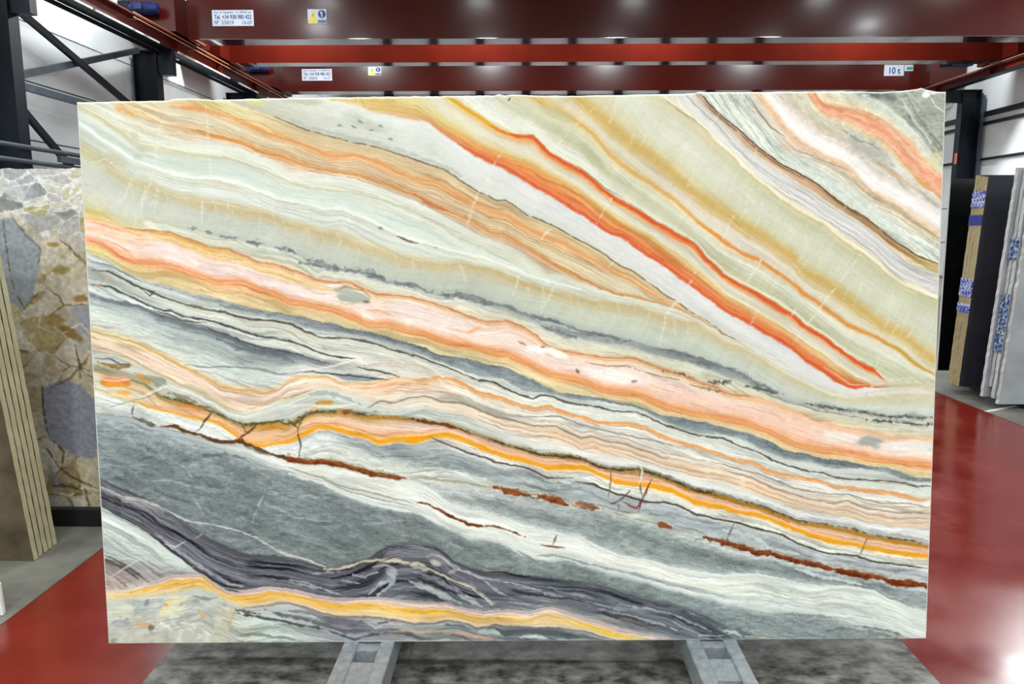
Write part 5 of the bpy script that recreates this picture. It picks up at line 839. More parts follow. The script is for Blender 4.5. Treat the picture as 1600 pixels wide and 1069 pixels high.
    for pts, c, w in ((tp(9, [(915, 885), (1000, 895), (1100, 920), (1247, 945)], 10, [(150, 960), (280, 1000), (370, 1030), (470, 1008), (560, 990)]), (70, 74, 80), 3.5), (tp(9, [(920, 870), (1020, 880), (1060, 890)]), (90, 92, 100), 5), (tp(9, [(1080, 860), (1180, 900), (1247, 910)], 10, [(120, 925), (220, 955), (330, 985), (450, 985)]), (96, 96, 108), 7),
                      (tp(9, [(890, 1010), (1040, 1000), (1150, 1020), (1247, 1030)]), (130, 142, 136), 5), (tp(9, [(900, 1040), (1060, 1045)]), (110, 122, 116), 3), (tp(10, [(200, 905), (320, 930), (440, 940)]), (108, 104, 118), 14), (tp(10, [(0, 870), (120, 885), (200, 920)]), (120, 122, 134), 6),
                      (tp(10, [(560, 990), (640, 980), (720, 990), (850, 985), (950, 1000), (1100, 1020), (1200, 1030)]), (216, 164, 140), 4), (tp(10, [(490, 935), (560, 935)]), (80, 82, 90), 4), (tp(10, [(640, 950), (760, 965), (860, 960), (920, 945)]), (150, 162, 162), 8), (tp(10, [(860, 945), (960, 960), (1040, 985)]), (100, 106, 112), 4), (tp(10, [(1120, 960), (1180, 990), (1247, 1000)], 11, [(60, 990)]), (88, 94, 102), 12),
                      (tp(10, [(750, 1000), (900, 1020), (1000, 1035)]), (120, 134, 130), 6), (tp(10, [(1060, 985), (1140, 980), (1200, 1010)]), (200, 210, 212), 8), (tp(11, [(0, 985), (150, 985), (300, 1000), (460, 1030)]), (92, 102, 106), 10), (tp(11, [(70, 1020), (160, 1015), (250, 1028)]), (214, 224, 224), 8), (tp(11, [(260, 1030), (420, 1040)]), (170, 182, 186), 5)):
        st(pts, c, w, .8, rough=3)
    for pts in (tp(9, [(1020, 900), (1080, 850), (1110, 845)]), tp(9, [(1160, 850), (1200, 890)]), tp(10, [(110, 940), (160, 900)]), tp(10, [(430, 930), (490, 970), (540, 940)])):
        st(pts, (206, 196, 190), 2.4, .7, rough=2)
    st(tp(9, [(900, 930), (1060, 930), (1247, 985)], 10, [(100, 1010), (250, 1040)]), (216, 226, 224), 8, .5, hard=.1)
# ---- materials -------------------------------------------------------------------------------
mat('red_floor', (112, 26, 16), rough=0.2, spec=0.5, rgb2=(126, 35, 22), scale=2.6, detail=14, rough_var=0.08, bump=0.10)
mat('concrete', (86, 84, 76), rough=0.7, rgb2=(128, 126, 116), scale=3.0, detail=10, lo=.3, hi=.7, bump=0.12)
mat('concrete_dark', (52, 51, 44), rough=0.55, rgb2=(140, 138, 130), scale=13.0, detail=15, lo=.38, hi=.64, bump=0.3, stretch=(.8, 1.2, 1))
mat('wall_white', (226, 230, 232), rough=0.35, rgb2=(240, 243, 244), scale=0.5, detail=2, spec=.4)
mat('roof', (176, 178, 176), rough=0.8)
mat('steel_navy', (13, 19, 27), rough=0.45, rgb2=(20, 27, 37), scale=3, detail=3, spec=.25)
mat('steel_grey', (62, 72, 80), rough=0.45, rgb2=(76, 86, 94), scale=6, spec=.3)
mat('crane_red', (62, 14, 7), rough=0.22, spec=0.25, coat=0.12, rgb2=(70, 17, 9), scale=0.8, detail=2)
mat('flange_red', (62, 14, 7), rough=0.07, spec=0.9, coat=0.6, rgb2=(70, 17, 9), scale=0.8, detail=2)
mat('runway_red', (84, 22, 13), rough=0.35, rgb2=(104, 32, 18), scale=4, spec=.3)
mat('edge_highlight', (222, 224, 222), rough=0.3, rgb2=(150, 156, 158), scale=1.6, detail=2, lo=.48, hi=.6, stretch=(1, 1, 1))  # white that imitates the lit edge of the runway flange
mat('copper_line', (190, 130, 96), rough=0.4)
mat('motor_blue', (10, 24, 74), rough=0.4, rgb2=(14, 32, 92), scale=10)
mat('sign_white', (198, 204, 214), rough=0.4, rgb2=(190, 196, 208), scale=20)
mat('ink_blue', (22, 50, 110), rough=0.6)
mat('ink_grey', (96, 116, 140), rough=0.6)
mat('sign_yellow', (226, 206, 30), rough=0.45)
mat('sign_blue', (14, 26, 110), rough=0.45)
mat('sign_green', (40, 150, 110), rough=0.5)
mat('label_red', (214, 60, 50), rough=0.5, rgb2=(230, 150, 130), scale=60)
mat('galvanised', (150, 156, 160), rough=0.42, metal=0.55, rgb2=(184, 190, 194), scale=26, detail=4, rough_var=.1)
mat('skid_black', (18, 18, 18), rough=0.7)
mat('black_slab', (10, 11, 11), rough=0.25, rgb2=(24, 24, 24), scale=9, lo=.5, hi=.8)
mat('mesh_edge', (150, 136, 96), rough=0.7, rgb2=(176, 163, 122), scale=14, stretch=(1, 1, .1), bump=.2)
mat('dark_slab', (36, 38, 46), rough=0.5, rgb2=(50, 50, 58), scale=3, lo=.3, hi=.8)
mat('strap_blue', (26, 56, 160), rough=0.5, rgb2=(20, 40, 120), scale=40)
mat('strap_print', (40, 60, 170), rough=0.5, rgb2=(200, 206, 226), scale=38, detail=3, lo=.48, hi=.54)
mat('paint_mark', (30, 80, 150), rough=0.6, rgb2=(190, 200, 205), scale=30, detail=3, lo=.46, hi=.6)
mat('black_mark', (34, 40, 40), rough=0.7)
mat('grey_slab', (148, 152, 156), rough=0.5, rgb2=(178, 181, 184), scale=3.2, detail=10, lo=.3, hi=.72)
mat('grey_slab_edge', (188, 196, 192), rough=0.65, rgb2=(210, 215, 210), scale=9, stretch=(1, 1, .2), bump=.15)
mat('pale_edge', (176, 168, 128), rough=0.8, rgb2=(206, 200, 164), scale=22, detail=8, lo=.3, hi=.7, stretch=(1, 1, .35), bump=.1)
mat('brown_face', (72, 62, 44), rough=0.45, rgb2=(112, 100, 76), scale=3.5, detail=8)
mat('mark_white', (216, 214, 204), rough=0.7)
mat('offcut', (206, 206, 196), rough=0.6, rgb2=(226, 226, 218), scale=20)

# ---- the hall --------------------------------------------------------------------------------
XL, XR, Y0, Y1 = -9.95, 15.15, -14.0, 44.0
tag(MB().box(XL, Y0, -0.2, XR, Y1, 0.0).build('floor', MATS['red_floor']), kind='structure')
tag(MB().box(XL, Y0, 0.0, -2.265, Y1, 0.004).build('floor_concrete', MATS['concrete']), kind='structure')
tag(MB().box(4.33, Y0, 0.0, XR, Y1, 0.004).build('floor_concrete', MATS['concrete']), kind='structure')
tag(MB().box(-1.44, 1.2, 0.0, 1.57, 16.0, 0.004).build('floor_concrete', MATS['concrete_dark']), kind='structure')
p, q = on_z(1541, 643, 0.006), on_z(1604, 631, 0.006)
mk_ = MB(); d = (q - p).normalized(); q2 = p + d * 3.0; s = d.cross(Vector((0, 0, 1))) * 0.02
mk_.add([p - s, p + s, q2 + s, q2 - s, p - s - Vector((0, 0, .002)), p + s - Vector((0, 0, .002)), q2 + s - Vector((0, 0, .002)), q2 - s - Vector((0, 0, .002))], [(0, 1, 2, 3), (4, 7, 6, 5), (0, 4, 5, 1), (1, 5, 6, 2), (2, 6, 7, 3), (3, 7, 4, 0)])
tag(mk_.build('floor_marking', MATS['mark_white']), kind='structure')
tag(MB().box(XL, Y0, ROOF_Z, XR, Y1, ROOF_Z + .2).build('ceiling', MATS['roof']), kind='structure')
tag(MB().box(XL - .2, Y1, 0, XR + .2, Y1 + .2, ROOF_Z).build('wall_back', MATS['wall_white']), kind='structure')
for k in range(9):
    tag(MB().box(-8 + 2.6 * k, Y1 - .3, 0.004, -7.5 + 2.6 * k, Y1 - .01, ROOF_Z - .02).build('reflected_column_%d' % (k + 1), MATS['steel_navy']), kind='structure')  # unseen dark columns, added to mirror as dark segments in the girder undersides

def clad_wall(name, x, inward, seams, plate_len, y0, y1):
    """sheeted side wall: a backing with horizontal sandwich panels standing proud of their joints"""
    wl = tag(MB().box(min(x, x - inward * .2), y0, 0, max(x, x - inward * .2), y1, ROOF_Z).build(name, MATS['steel_navy']), kind='structure')
    cache = {}
    for z0, z1 in zip(seams[:-1], seams[1:]):
        y = y0
        while y < y1 - .01:
            e = min(y + plate_len, y1)
            MB().box(min(x, x + inward * .04), y + .012, z0 + .014, max(x, x + inward * .04), e - .012, z1 - .014).build('panel', MATS['wall_white'], wl)
            y = e
    return wl
clad_wall('wall_left', XL, 1, (0.0, 1.15, 2.3, 3.45, 4.6, 5.75, 6.9, 8.05, ROOF_Z), 11.0, -14, 44)
zr1 = on_x(1600, 165, XR).z; zr2 = on_x(1600, 240, XR).z
clad_wall('wall_right', XR, -1, (0.0, 1.2, 2.4, zr2, zr1, 6.9, 8.1, ROOF_Z), 11.0, -14, 44)

# ---- columns, bracing, rails of the left side ------------------------------------------------------
def h_column(hx, y, inward, height, label, depth=.6, group='crane columns'):
    """H-section: hall flange, wall flange, web, base plate, cap plate; hx = x of the hall face"""
    c = empty('steel_column', (hx - inward * depth / 2, y, 0), label, 'column', group)
    a, b = hx - inward * .025, hx - inward * depth
    MB().box(min(hx, a), y - .15, .03, max(hx, a), y + .15, height).build('flange', MATS['steel_navy'], c)
    MB().box(min(b, b + inward * .025), y - .15, .03, max(b, b + inward * .025), y + .15, height).build('flange', MATS['steel_navy'], c)
    MB().box(min(a, b + inward * .025), y - .01, .03, max(a, b + inward * .025), y + .01, height).build('web', MATS['steel_navy'], c)
    MB().box(min(hx, b) - .05, y - .2, .004, max(hx, b) + .05, y + .2, .03).build('base_plate', MATS['steel_navy'], c)
    MB().box(min(hx, b), y - .18, height, max(hx, b), y + .18, height + .03).build('cap_plate', MATS['steel_navy'], c)
    return c
YC = [13.95, 19.4, 25.3, 30.8]
names = ['dark steel column at the left edge of the picture', 'dark steel column under the crane rail, left of the white phone sign', 'dark steel column close to the left end of the lower crane girder']
for k in range(3):
    c = h_column(-9.2, YC[k], 1, 6.06, names[k])
    cb = MB(); cb.box(-9.2, YC[k] - .1, 5.5, -8.82, YC[k] + .1, 6.09); cb.build('corbel', MATS['steel_navy'], c)
BX = -9.45
def brace(a, b, label, w=.11, m='steel_grey', x=BX):
    pa, pb = on_x(a[0], a[1], x), on_x(b[0], b[1], x)
    pa.x = pb.x = x
    o = MB().bar(pa, pb, .09, w, up=(1, 0, 0)).build('brace', MATS[m])
    return tag(o, label, 'brace', 'wall bracing')
def brace3(a, b, label, w=.13, h=.09, m='steel_grey', x=BX):
    o = MB().bar((x, a[0], a[1]), (x, b[0], b[1]), h, w).build('brace', MATS[m])
    return tag(o, label, 'brace', 'wall bracing')
brace3((14.1, 5.83), (19.2, 4.36), 'long diagonal steel brace falling to the right behind the left column', m='steel_navy')
brace3((14.1, 4.43), (19.1, 6.05), 'diagonal steel brace rising to the right, crossing the falling one', x=BX - .12)
brace3((14.1, 4.31), (19.25, 4.31), 'level steel strut below the crossed braces on the left wall', x=BX + .12)
brace3((14.1, 4.07), (19.2, .55), 'steep diagonal steel brace below the level strut on the left wall', m='steel_navy')
for z, x, lab in ((3.17, -9.12, 'upper of two thin level pipes in front of the left column'), (2.91, -9.12, 'lower of two thin level pipes in front of the left column')):
    pr = MB().tube((x, 10.5, z), (x, 19.1, z), .045).build('wall_pipe', MATS['steel_grey'], smooth=False)
    tag(pr, lab, 'pipe', 'pipes on the left wall')
tr = MB().box(-9.13, 14.75, 2.98, -9.06, 15.9, 3.1).build('cable_tray', MATS['steel_grey']); tag(tr, 'short grey cable tray between the two thin pipes', 'tray')

# ---- crane runways ---------------------------------------------------------------------------
ZR = 6.1
rw = empty('crane_runway', (-8.98, 15, ZR), 'dark red runway beam with white painted edge highlight running along the left columns', 'beam')
MB().box(-9.16, 6, ZR, -8.8, 40, ZR + .03).build('bottom_flange', MATS['steel_navy'], rw)
MB().box(-8.995, 6, ZR + .03, -8.965, 40, ZR + .36).build('web', MATS['runway_red'], rw)
MB().box(-9.16, 6, ZR + .36, -8.8, 40, ZR + .39).build('top_flange', MATS['runway_red'], rw)
MB().box(-9.01, 6, ZR + .39, -8.95, 40, ZR + .45).build('rail', MATS['steel_grey'], rw)
for k, y in enumerate((8.5, 14.2, 19.7, 22.4, 25.4, 30.5)):
    MB().box(-8.965, y, ZR + .03, -8.81, y + .015, ZR + .36).build('stiffener', MATS['runway_red'], rw)
bb = empty('edge_highlight', (-8.78, 15, ZR), 'white painted highlight along the lower edge of the left runway', 'edge_highlight')  # white bars put in as the highlight on the flange edge
for (ya, yb) in ((7, 15.8), (15.9, 18.6), (19.6, 22.9), (23.6, 25.3), (26.2, 29.2), (29.9, 36)):
    MB().box(-8.80, ya, ZR - .01, -8.77, yb, ZR + .03).build('bar', MATS['edge_highlight'], bb)
nb = MB().box(-9.19, 6, 6.0, -9.165, 40, 6.095).build('wall_beam', MATS['steel_navy']); tag(nb, 'dark blue wall beam just below the left crane runway', 'beam')
for z in (ZR + .385, ZR + .28):
    c = MB().tube((-8.76, 17.4, z), (-8.76, 34, z), .012, 8).build('conductor_line', MATS['copper_line'], rw)
    for y in (17.6, 20.6, 23.6, 26.6, 29.6, 32.6): MB().box(-8.965, y, z - .01, -8.75, y + .03, z + .01).build('bracket', MATS['copper_line'], c)
RX = 13.88; zlo = on_x(1600, 104, RX + .2).z
rr = empty('crane_runway', (RX + .15, 20, zlo), 'red brown runway beam in the upper right corner', 'beam')
MB().box(RX, 6, zlo, RX + .3, 40, zlo + .03).build('bottom_flange', MATS['steel_navy'], rr)
MB().box(RX + .135, 6, zlo + .03, RX + .165, 40, 6.44).build('web', MATS['runway_red'], rr)
MB().box(RX, 6, 6.44, RX + .3, 40, 6.48).build('top_flange', MATS['runway_red'], rr)
MB().box(RX + .12, 6, 6.48, RX + .18, 40, 6.54).build('rail', MATS['steel_grey'], rr)
for y in (14.5, 17.5, 20.5, 23.5, 26.5, 29.5):
    MB().box(RX + .01, y, zlo + .03, RX + .135, y + .015, 6.44).build('stiffener', MATS['runway_red'], rr)
MB().tube((RX - .04, 14, 6.50), (RX - .04, 34, 6.50), .012, 8).build('conductor_line', MATS['copper_line'], rr)

CX = 14.4
pc = on_x(1494, 272, CX)
c = h_column(CX, pc.y + .15, -1, zlo - .04, 'dark steel column behind the stacked slabs on the right', depth=.62)
MB().box(RX + .02, pc.y + .05, zlo - .4, CX, pc.y + .25, zlo - .01).build('corbel', MATS['steel_navy'], c)
a0, a1 = on_x(1496.5, 239, CX), on_x(1501.5, 255, CX)
fl = MB().box(CX - .012, pc.y + .03, a1.z, CX - .001, pc.y + .17, a0.z).build('column_label', MATS['label_red']); tag(fl, 'small red and white label on the right column', 'label')
dp = MB().box(XR - .2, pc.y - .22, 0.004, XR - .12, pc.y - .14, 6.0).build('down_pipe', MATS['steel_grey']); tag(dp, 'thin grey pipe beside the right column', 'pipe')
for z, h, lab in ((zr1, .16, 'upper dark rail across the right white wall'), (zr1 - .3, .1, 'second dark rail just below the upper one on the right wall'), (zr2, .07, 'thin lowest dark rail across the right white wall')):
    g = MB().box(XR - .14, 8, z - h / 2, XR - .04, 40, z + h / 2).build('wall_rail', MATS['steel_navy']); tag(g, lab, 'rail', 'wall rails')

# ---- crane girders -----------------------------------------------------------------------------
GZ = 6.52
def girder(y, wdt, hgt, label, splices=()):
    yb = y + wdt
    g = empty('crane_girder', (2.2, y, GZ), label, 'girder', 'crane girders')
    MB().box(-8.7, y, GZ + .02, 13.8, y + .015, GZ + hgt).build('web', MATS['crane_red'], g)
    MB().box(-8.7, yb - .015, GZ + .02, 13.8, yb, GZ + hgt).build('web', MATS['crane_red'], g)
    MB().box(-8.7, y, GZ, 13.8, yb, GZ + .02).build('bottom_flange', MATS['flange_red'], g)
    MB().box(-8.7, y, GZ + hgt, 13.8, yb, GZ + hgt + .03).build('top_flange', MATS['crane_red'], g)
    for x in splices:
        MB().box(x, y - .004, GZ + .02, x + .03, y, GZ + hgt).build('splice', MATS['crane_red'], g)
    for s in (-1, 1):
        x0, x1 = (-9.8, -8.7) if s < 0 else (13.8, 15.0)
        MB().box(x0, y - .7, GZ + .04, x1, yb + .7, GZ + .95).build('end_carriage', MATS['crane_red'], g)
    return g
YA = on_z(800, 60, GZ).y; YB = on_z(800, 97, GZ).y; YCc = on_z(800, 142, GZ).y
GA = girder(YA, .62, 1.5, 'topmost dark red crane girder with the large phone sign', (on_y(978, 20, YA).x, on_y(1375, 20, YA).x))
GB = girder(YB, .5, 1.5, 'bright red crane girder, the middle of the three', (on_y(803, 80, YB).x,))
GC = girder(YCc, .62, 1.5, 'lowest dark red crane girder with the 10 t sign', (on_y(1208, 120, YCc).x,))

# signs on the girders
def plate(name, px0, py0, px1, py1, Y, m, label, cat, parent=None, group=None, d=.006):
    a, b = on_y(px0, py0, Y), on_y(px1, py1, Y)
    o = MB().box(a.x, Y - d, b.z, b.x, Y, a.z).build(name, MATS[m], parent)
    o['label'] = label
    return o, a, b
def phone_sign(px0, py0, px1, py1, Y, serial, label, g):
    o, a, b = plate('phone_sign', px0, py0, px1, py1, Y, 'sign_white', label, 'sign', g)
    W, Hh = b.x - a.x, a.z - b.z
    for body, x, y, s, m, wd in (('Pça. N. Rapaldor, 14. 08940 ees', .05, .80, .15, 'ink_grey', .90), ('Tel. +34 938 980 422', .05, .44, .30, 'ink_blue', .90), ('Nº', .05, .10, .28, 'ink_blue', .10), (serial, .21, .10, .27, 'ink_grey', .30), ('10-07', .70, .10, .25, 'ink_grey', .24)):
        t = text(body, 'lettering', MATS[m], o, (a.x + W * x, Y - .0085, b.z + Hh * y), Hh * s * 1.25, width=W * wd)
    return o
phone_sign(331, 16, 397, 40.5, YA, '33819', 'white sign with blue phone number on the topmost girder', GA)
phone_sign(471.5, 108, 519, 126, YCc, '33820', 'smaller white sign with blue phone number on the lowest girder', GC)
def warning(px0, py0, px1, py1, Y, label, g):
    o, a, b = plate('warning_sticker', px0, py0, px1, py1, Y, 'sign_white', label, 'sticker', g)
    W, Hh = b.x - a.x, a.z - b.z; e = Y - .008
    fr = lambda u0, v0, u1, v1: (a.x + W * u0, e, b.z + Hh * v0, a.x + W * u1, Y - .004, b.z + Hh * v1)
    MB().box(*fr(.04, .04, .50, .30)).build('yellow_field', MATS['sign_yellow'], o)
    tri = MB(); P = [(a.x + W * .08, b.z + Hh * .36), (a.x + W * .48, b.z + Hh * .36), (a.x + W * .28, b.z + Hh * .92)]
    tri.add([(x, e, z) for x, z in P] + [(x, Y - .004, z) for x, z in P], [(0, 1, 2), (5, 4, 3), (0, 3, 4, 1), (1, 4, 5, 2), (2, 5, 3, 0)]); tri.build('yellow_triangle', MATS['sign_yellow'], o)
    P = [(a.x + W * .26, b.z + Hh * .46), (a.x + W * .31, b.z + Hh * .56), (a.x + W * .29, b.z + Hh * .58), (a.x + W * .32, b.z + Hh * .74), (a.x + W * .25, b.z + Hh * .58), (a.x + W * .27, b.z + Hh * .56)]
    bo = MB(); bo.add([(x, e - .003, z) for x, z in P] + [(x, e, z) for x, z in P], [tuple(range(6)), tuple(range(11, 5, -1))] + [(k, 6 + k, 6 + (k + 1) % 6, (k + 1) % 6) for k in range(6)]); bo.build('bolt_mark', MATS['black_mark'], o)
    cx, cz, r = a.x + W * .76, b.z + Hh * .66, Hh * .28
    MB().tube((cx, e, cz), (cx, Y - .004, cz), r, 24).build('blue_disc', MATS['sign_blue'], o)
    MB().tube((cx - r * .15, e - .003, cz + r * .35), (cx - r * .15, e, cz + r * .35), r * .3, 12).build('head_mark', MATS['sign_white'], o)
    MB().box(cx - r * .2, e - .003, cz - r * .75, cx + r * .12, e, cz + r * .2).build('head_mark', MATS['sign_white'], o)
    MB().box(*fr(.54, .04, .98, .26)).build('blue_field', MATS['ink_grey'], o)
    return o
warning(480.5, 14.5, 510.5, 37, YA, 'yellow and blue warning sticker on the topmost girder', GA)
warning(575, 104.5, 596, 118, YCc, 'small yellow and blue warning sticker on the lowest girder', GC)
o, a, b = plate('load_sign', 1382, 101.5, 1412, 118.5, YCc, 'sign_white', 'white sign reading 10 t on the lowest girder', 'sign', GC)
t = text('10 t', 'lettering', MATS['ink_blue'], o, ((a.x + b.x) / 2, YCc - .0085, b.z + (a.z - b.z) * .2), (a.z - b.z) * .8, align='CENTER', sx=.9)
o, a, b = plate('green_sticker', 1412.6, 101.5, 1426.5, 111, YCc, 'sign_white', 'small white sticker with a green bar beside the 10 t sign', 'sticker', GC)
MB().box(a.x + (b.x - a.x) * .3, YCc - .0085, b.z + (a.z - b.z) * .2, a.x + (b.x - a.x) * .95, YCc - .005, b.z + (a.z - b.z) * .65).build('green_bar', MATS['sign_green'], o)

def drive_motor(px, py, Y, length, r, label, g):
    c = on_y(px, py, Y)
    m = empty('drive_motor', c - world_loc(g), label); m.parent = g
    MB().tube(c - Vector((length / 2, 0, 0)), c + Vector((length / 2, 0, 0)), r, 16).build('body', MATS['motor_blue'], m)
    for k in range(9):
        x = c.x - length * .42 + length * .84 * k / 8
        MB().tube((x, c.y, c.z), (x + .015, c.y, c.z), r * 1.13, 16).build('cooling_fin', MATS['motor_blue'], m)
    MB().tube(c + Vector((length / 2, 0, 0)), c + Vector((length / 2 + .12, 0, 0)), r * .95, 16, r * .8).build('fan_cover', MATS['motor_blue'], m)
    MB().box(c.x - length * .2, c.y - r * 1.5, c.z - r * .5, c.x + length * .15, c.y - r * .8, c.z + r * .5).build('terminal_box', MATS['motor_blue'], m)
    MB().box(c.x - length / 2 - .25, c.y - r, c.z - r * 1.1, c.x - length / 2, c.y + r, c.z + r * 1.1).build('gearbox', MATS['steel_navy'], m)
    return m
drive_motor(222, 13, YA - .95, .55, .14, 'blue drive motor at the left end of the topmost girder', GA)
drive_motor(1499, 98, YB + .95, .55, .12, 'blue drive motor at the right end of the middle girder', GB)
drive_motor(404, 107, YCc - .95, .5, .1, 'dark blue drive motor at the left end of the lowest girder', GC)

# ---- the onyx slab -------------------------------------------------------------------------------
LEAN = math.radians(3.88)
ZS = 0.2
bl_, br_ = on_z(169.5, 1006, ZS), on_z(1447.5, 998, ZS)
ax_u = (br_ - bl_).normalized(); nrm0 = ax_u.cross(Vector((0, 0, 1))).normalized()          # points to the viewer side
ax_v = (Vector((0, 0, 1)) * math.cos(LEAN) - nrm0 * math.sin(LEAN)).normalized()
ax_n = ax_u.cross(ax_v).normalized()
def on_slab(px, py):
    d = sight(px, py); t = (bl_ - EYE).dot(ax_n) / d.dot(ax_n); p = EYE + d * t - bl_
    return p.dot(ax_u), p.dot(ax_v)
def homography(src, dst):
    A = []; bvec = []
    for (x, y), (u, v) in zip(src, dst):
        A.append([x, y, 1, 0, 0, 0, -u * x, -u * y]); bvec.append(u)
        A.append([0, 0, 0, x, y, 1, -v * x, -v * y]); bvec.append(v)
    h = np.linalg.solve(np.array(A), np.array(bvec)); return np.append(h, 1).reshape(3, 3)
CORN = [(119.5, 160), (1478.5, 143.5), (1447.5, 998), (169.5, 1006)]
HM = homography(CORN, [on_slab(*c) for c in CORN])

ONYX_GAIN = 1.12
def onyx_slab():
    NU, NV = 1080, 680
    u = np.linspace(0, 1, NU); v = np.linspace(0, 1, NV)
    # rim of the slab on the sheet, the top edge is sawn a little uneven
    tx = np.array([119.5, 200, 262, 275, 312, 330, 420, 600, 700, 772, 780, 790, 800, 850, 900, 1000, 1080, 1092, 1150, 1250, 1330, 1380, 1420, 1434, 1440, 1448, 1462, 1478.5])
    ty = np.array([160, 158, 157, 154, 154, 156, 153.5, 151, 150, 149, 147.2, 149, 147.6, 149.6, 149.8, 147.5, 146, 143.5, 144, 143, 142.5, 144, 141, 138.5, 137, 140, 143, 143.5])
    X = np.empty((NV, NU)); Y = np.empty((NV, NU))
    TX = CORN[0][0] + (CORN[1][0] - CORN[0][0]) * u; TY = np.interp(TX, tx, ty)
    BXx = CORN[3][0] + (CORN[2][0] - CORN[3][0]) * u; BY = CORN[3][1] + (CORN[2][1] - CORN[3][1]) * u
    rs = np.random.RandomState(1)
    TY = TY + np.convolve(rs.uniform(-.7, .7, NU + 6), np.ones(7) / 7, mode='valid') * 1.5
    X = TX[None] * (1 - v[:, None]) + BXx[None] * v[:, None]; Y = TY[None] * (1 - v[:, None]) + BY[None] * v[:, None]
    C, ST = paint_onyx(X, Y)
    den = HM[2, 0] * X + HM[2, 1] * Y + 1
    su = (HM[0, 0] * X + HM[0, 1] * Y + HM[0, 2]) / den; sv = (HM[1, 0] * X + HM[1, 1] * Y + HM[1, 2]) / den
    # rim: last two rings fall back as an arris
    rim = np.zeros((NV, NU)); rim[:, :2] = 1; rim[:, -2:] = 1; rim[:2] = 1; rim[-2:] = .5
    rim[:, 0] = 2; rim[:, -1] = 2; rim[0] = 2
    sd = -0.0012 * rim
    C = C + (np.array([236, 236, 222.]) - C) * np.clip(rim, 0, 1)[..., None] * .85
    T = 0.022
    n = NU * NV
    front = np.stack([su.ravel(), sd.ravel(), sv.ravel()], -1)            # x along the slab, y to the viewer (negated), z up the slab
    ring = np.concatenate([np.arange(NU), np.arange(1, NV) * NU + NU - 1, (NV - 1) * NU + np.arange(NU - 2, -1, -1), np.arange(NV - 2, 0, -1) * NU])
    back = front[ring].copy(); back[:, 1] = -T
    V = np.concatenate([front, back]).astype(np.float32)
    V[:, 1] = -V[:, 1]
    i = np.arange(NV - 1)[:, None] * NU + np.arange(NU - 1)[None]
    quads = np.stack([i, i + NU, i + NU + 1, i + 1], -1).reshape(-1, 4)
    m = len(ring); k = np.arange(m)
    side = np.stack([ring[k], ring[(k + 1) % m], n + (k + 1) % m, n + k], -1)
    faces = np.concatenate([quads, side])
    me = bpy.data.meshes.new('onyx_slab')
    loops = np.concatenate([faces.ravel(), n + k[::1]]).astype(np.int32)
    nf = len(faces) + 1
    me.vertices.add(len(V)); me.vertices.foreach_set('co', V.ravel())
    me.loops.add(len(loops)); me.loops.foreach_set('vertex_index', loops)
    me.polygons.add(nf); me.polygons.foreach_set('loop_start', np.concatenate([np.arange(len(faces)) * 4, [len(faces) * 4]]).astype(np.int32))
    me.update(calc_edges=True); me.validate()
    col = np.ones((len(V), 4), np.float32)
    col[:n, :3] = s2l(C.reshape(-1, 3)) / ONYX_GAIN
    col[n:, :3] = s2l((226, 224, 208)) / ONYX_GAIN
    at = me.color_attributes.new('figure', 'FLOAT_COLOR', 'POINT'); at.data.foreach_set('color', col.ravel())
    sa = np.zeros((len(V), 4), np.float32); sa[:n] = ST.reshape(-1, 4); sa[:, 0] /= 1000.0; sa[:, 1] /= 1000.0
    me.color_attributes.new('strata', 'FLOAT_COLOR', 'POINT').data.foreach_set('color', sa.ravel())
    mt = bpy.data.materials.new('onyx'); mt.use_nodes = True; nt = mt.node_tree; b = nt.nodes['Principled BSDF']
    N = nt.nodes.new; Lk = nt.links.new
    vc = N('ShaderNodeVertexColor'); vc.layer_name = 'figure'
    vs_ = N('ShaderNodeVertexColor'); vs_.layer_name = 'strata'
    sep = N('ShaderNodeSeparateXYZ'); Lk(vs_.outputs['Color'], sep.inputs[0])
    def math_(op, a, bb=None, c=None, clamp=False):
        q = N('ShaderNodeMath'); q.operation = op; q.use_clamp = clamp
        for k, val in enumerate((a, bb, c)):
            if val is None: continue
            if isinstance(val, (int, float)): q.inputs[k].default_value = val
            else: Lk(val, q.inputs[k])
        return q.outputs[0]
    def lamina(kx, kq, off, detail=2.0):        # noise drawn out along the layers
        cb = N('ShaderNodeCombineXYZ'); Lk(math_('MULTIPLY', sep.outputs[1], kx), cb.inputs[0]); Lk(math_('MULTIPLY_ADD', sep.outputs[0], kq, off), cb.inputs[1])
        z = N('ShaderNodeTexNoise'); z.noise_dimensions = '2D'; z.inputs['Scale'].default_value = 1.0; z.inputs['Detail'].default_value = detail; z.inputs['Roughness'].default_value = .6
        Lk(cb.outputs[0], z.inputs['Vector']); return z.outputs['Fac']
    def ridge(fac, w): return math_('SUBTRACT', 1.0, math_('DIVIDE', math_('ABSOLUTE', math_('SUBTRACT', fac, .5)), w), clamp=True)
    fine = math_('SUBTRACT', lamina(16, 420, 0, 3), .5)
    dark = ridge(lamina(9, 150, 31.7), .03); light = ridge(lamina(11, 190, 77.1), .03)
    gate = math_('MULTIPLY_ADD', lamina(20, 60, 12.3), 4.0, -1.5, clamp=True)
    hairs = math_('ADD', math_('MULTIPLY', fine, .9), math_('MULTIPLY', gate, math_('SUBTRACT', math_('MULTIPLY', light, .36), math_('MULTIPLY', dark, .62))))
    tc = N('ShaderNodeTexCoord'); mp = N('ShaderNodeMapping'); mp.inputs['Rotation'].default_value = (0, math.radians(14), 0); mp.inputs['Scale'].default_value = (16, 16, 80)
    nz = N('ShaderNodeTexNoise'); nz.inputs['Scale'].default_value = 1.6; nz.inputs['Detail'].default_value = 8; nz.inputs['Roughness'].default_value = .72; nz.inputs['Distortion'].default_value = .6
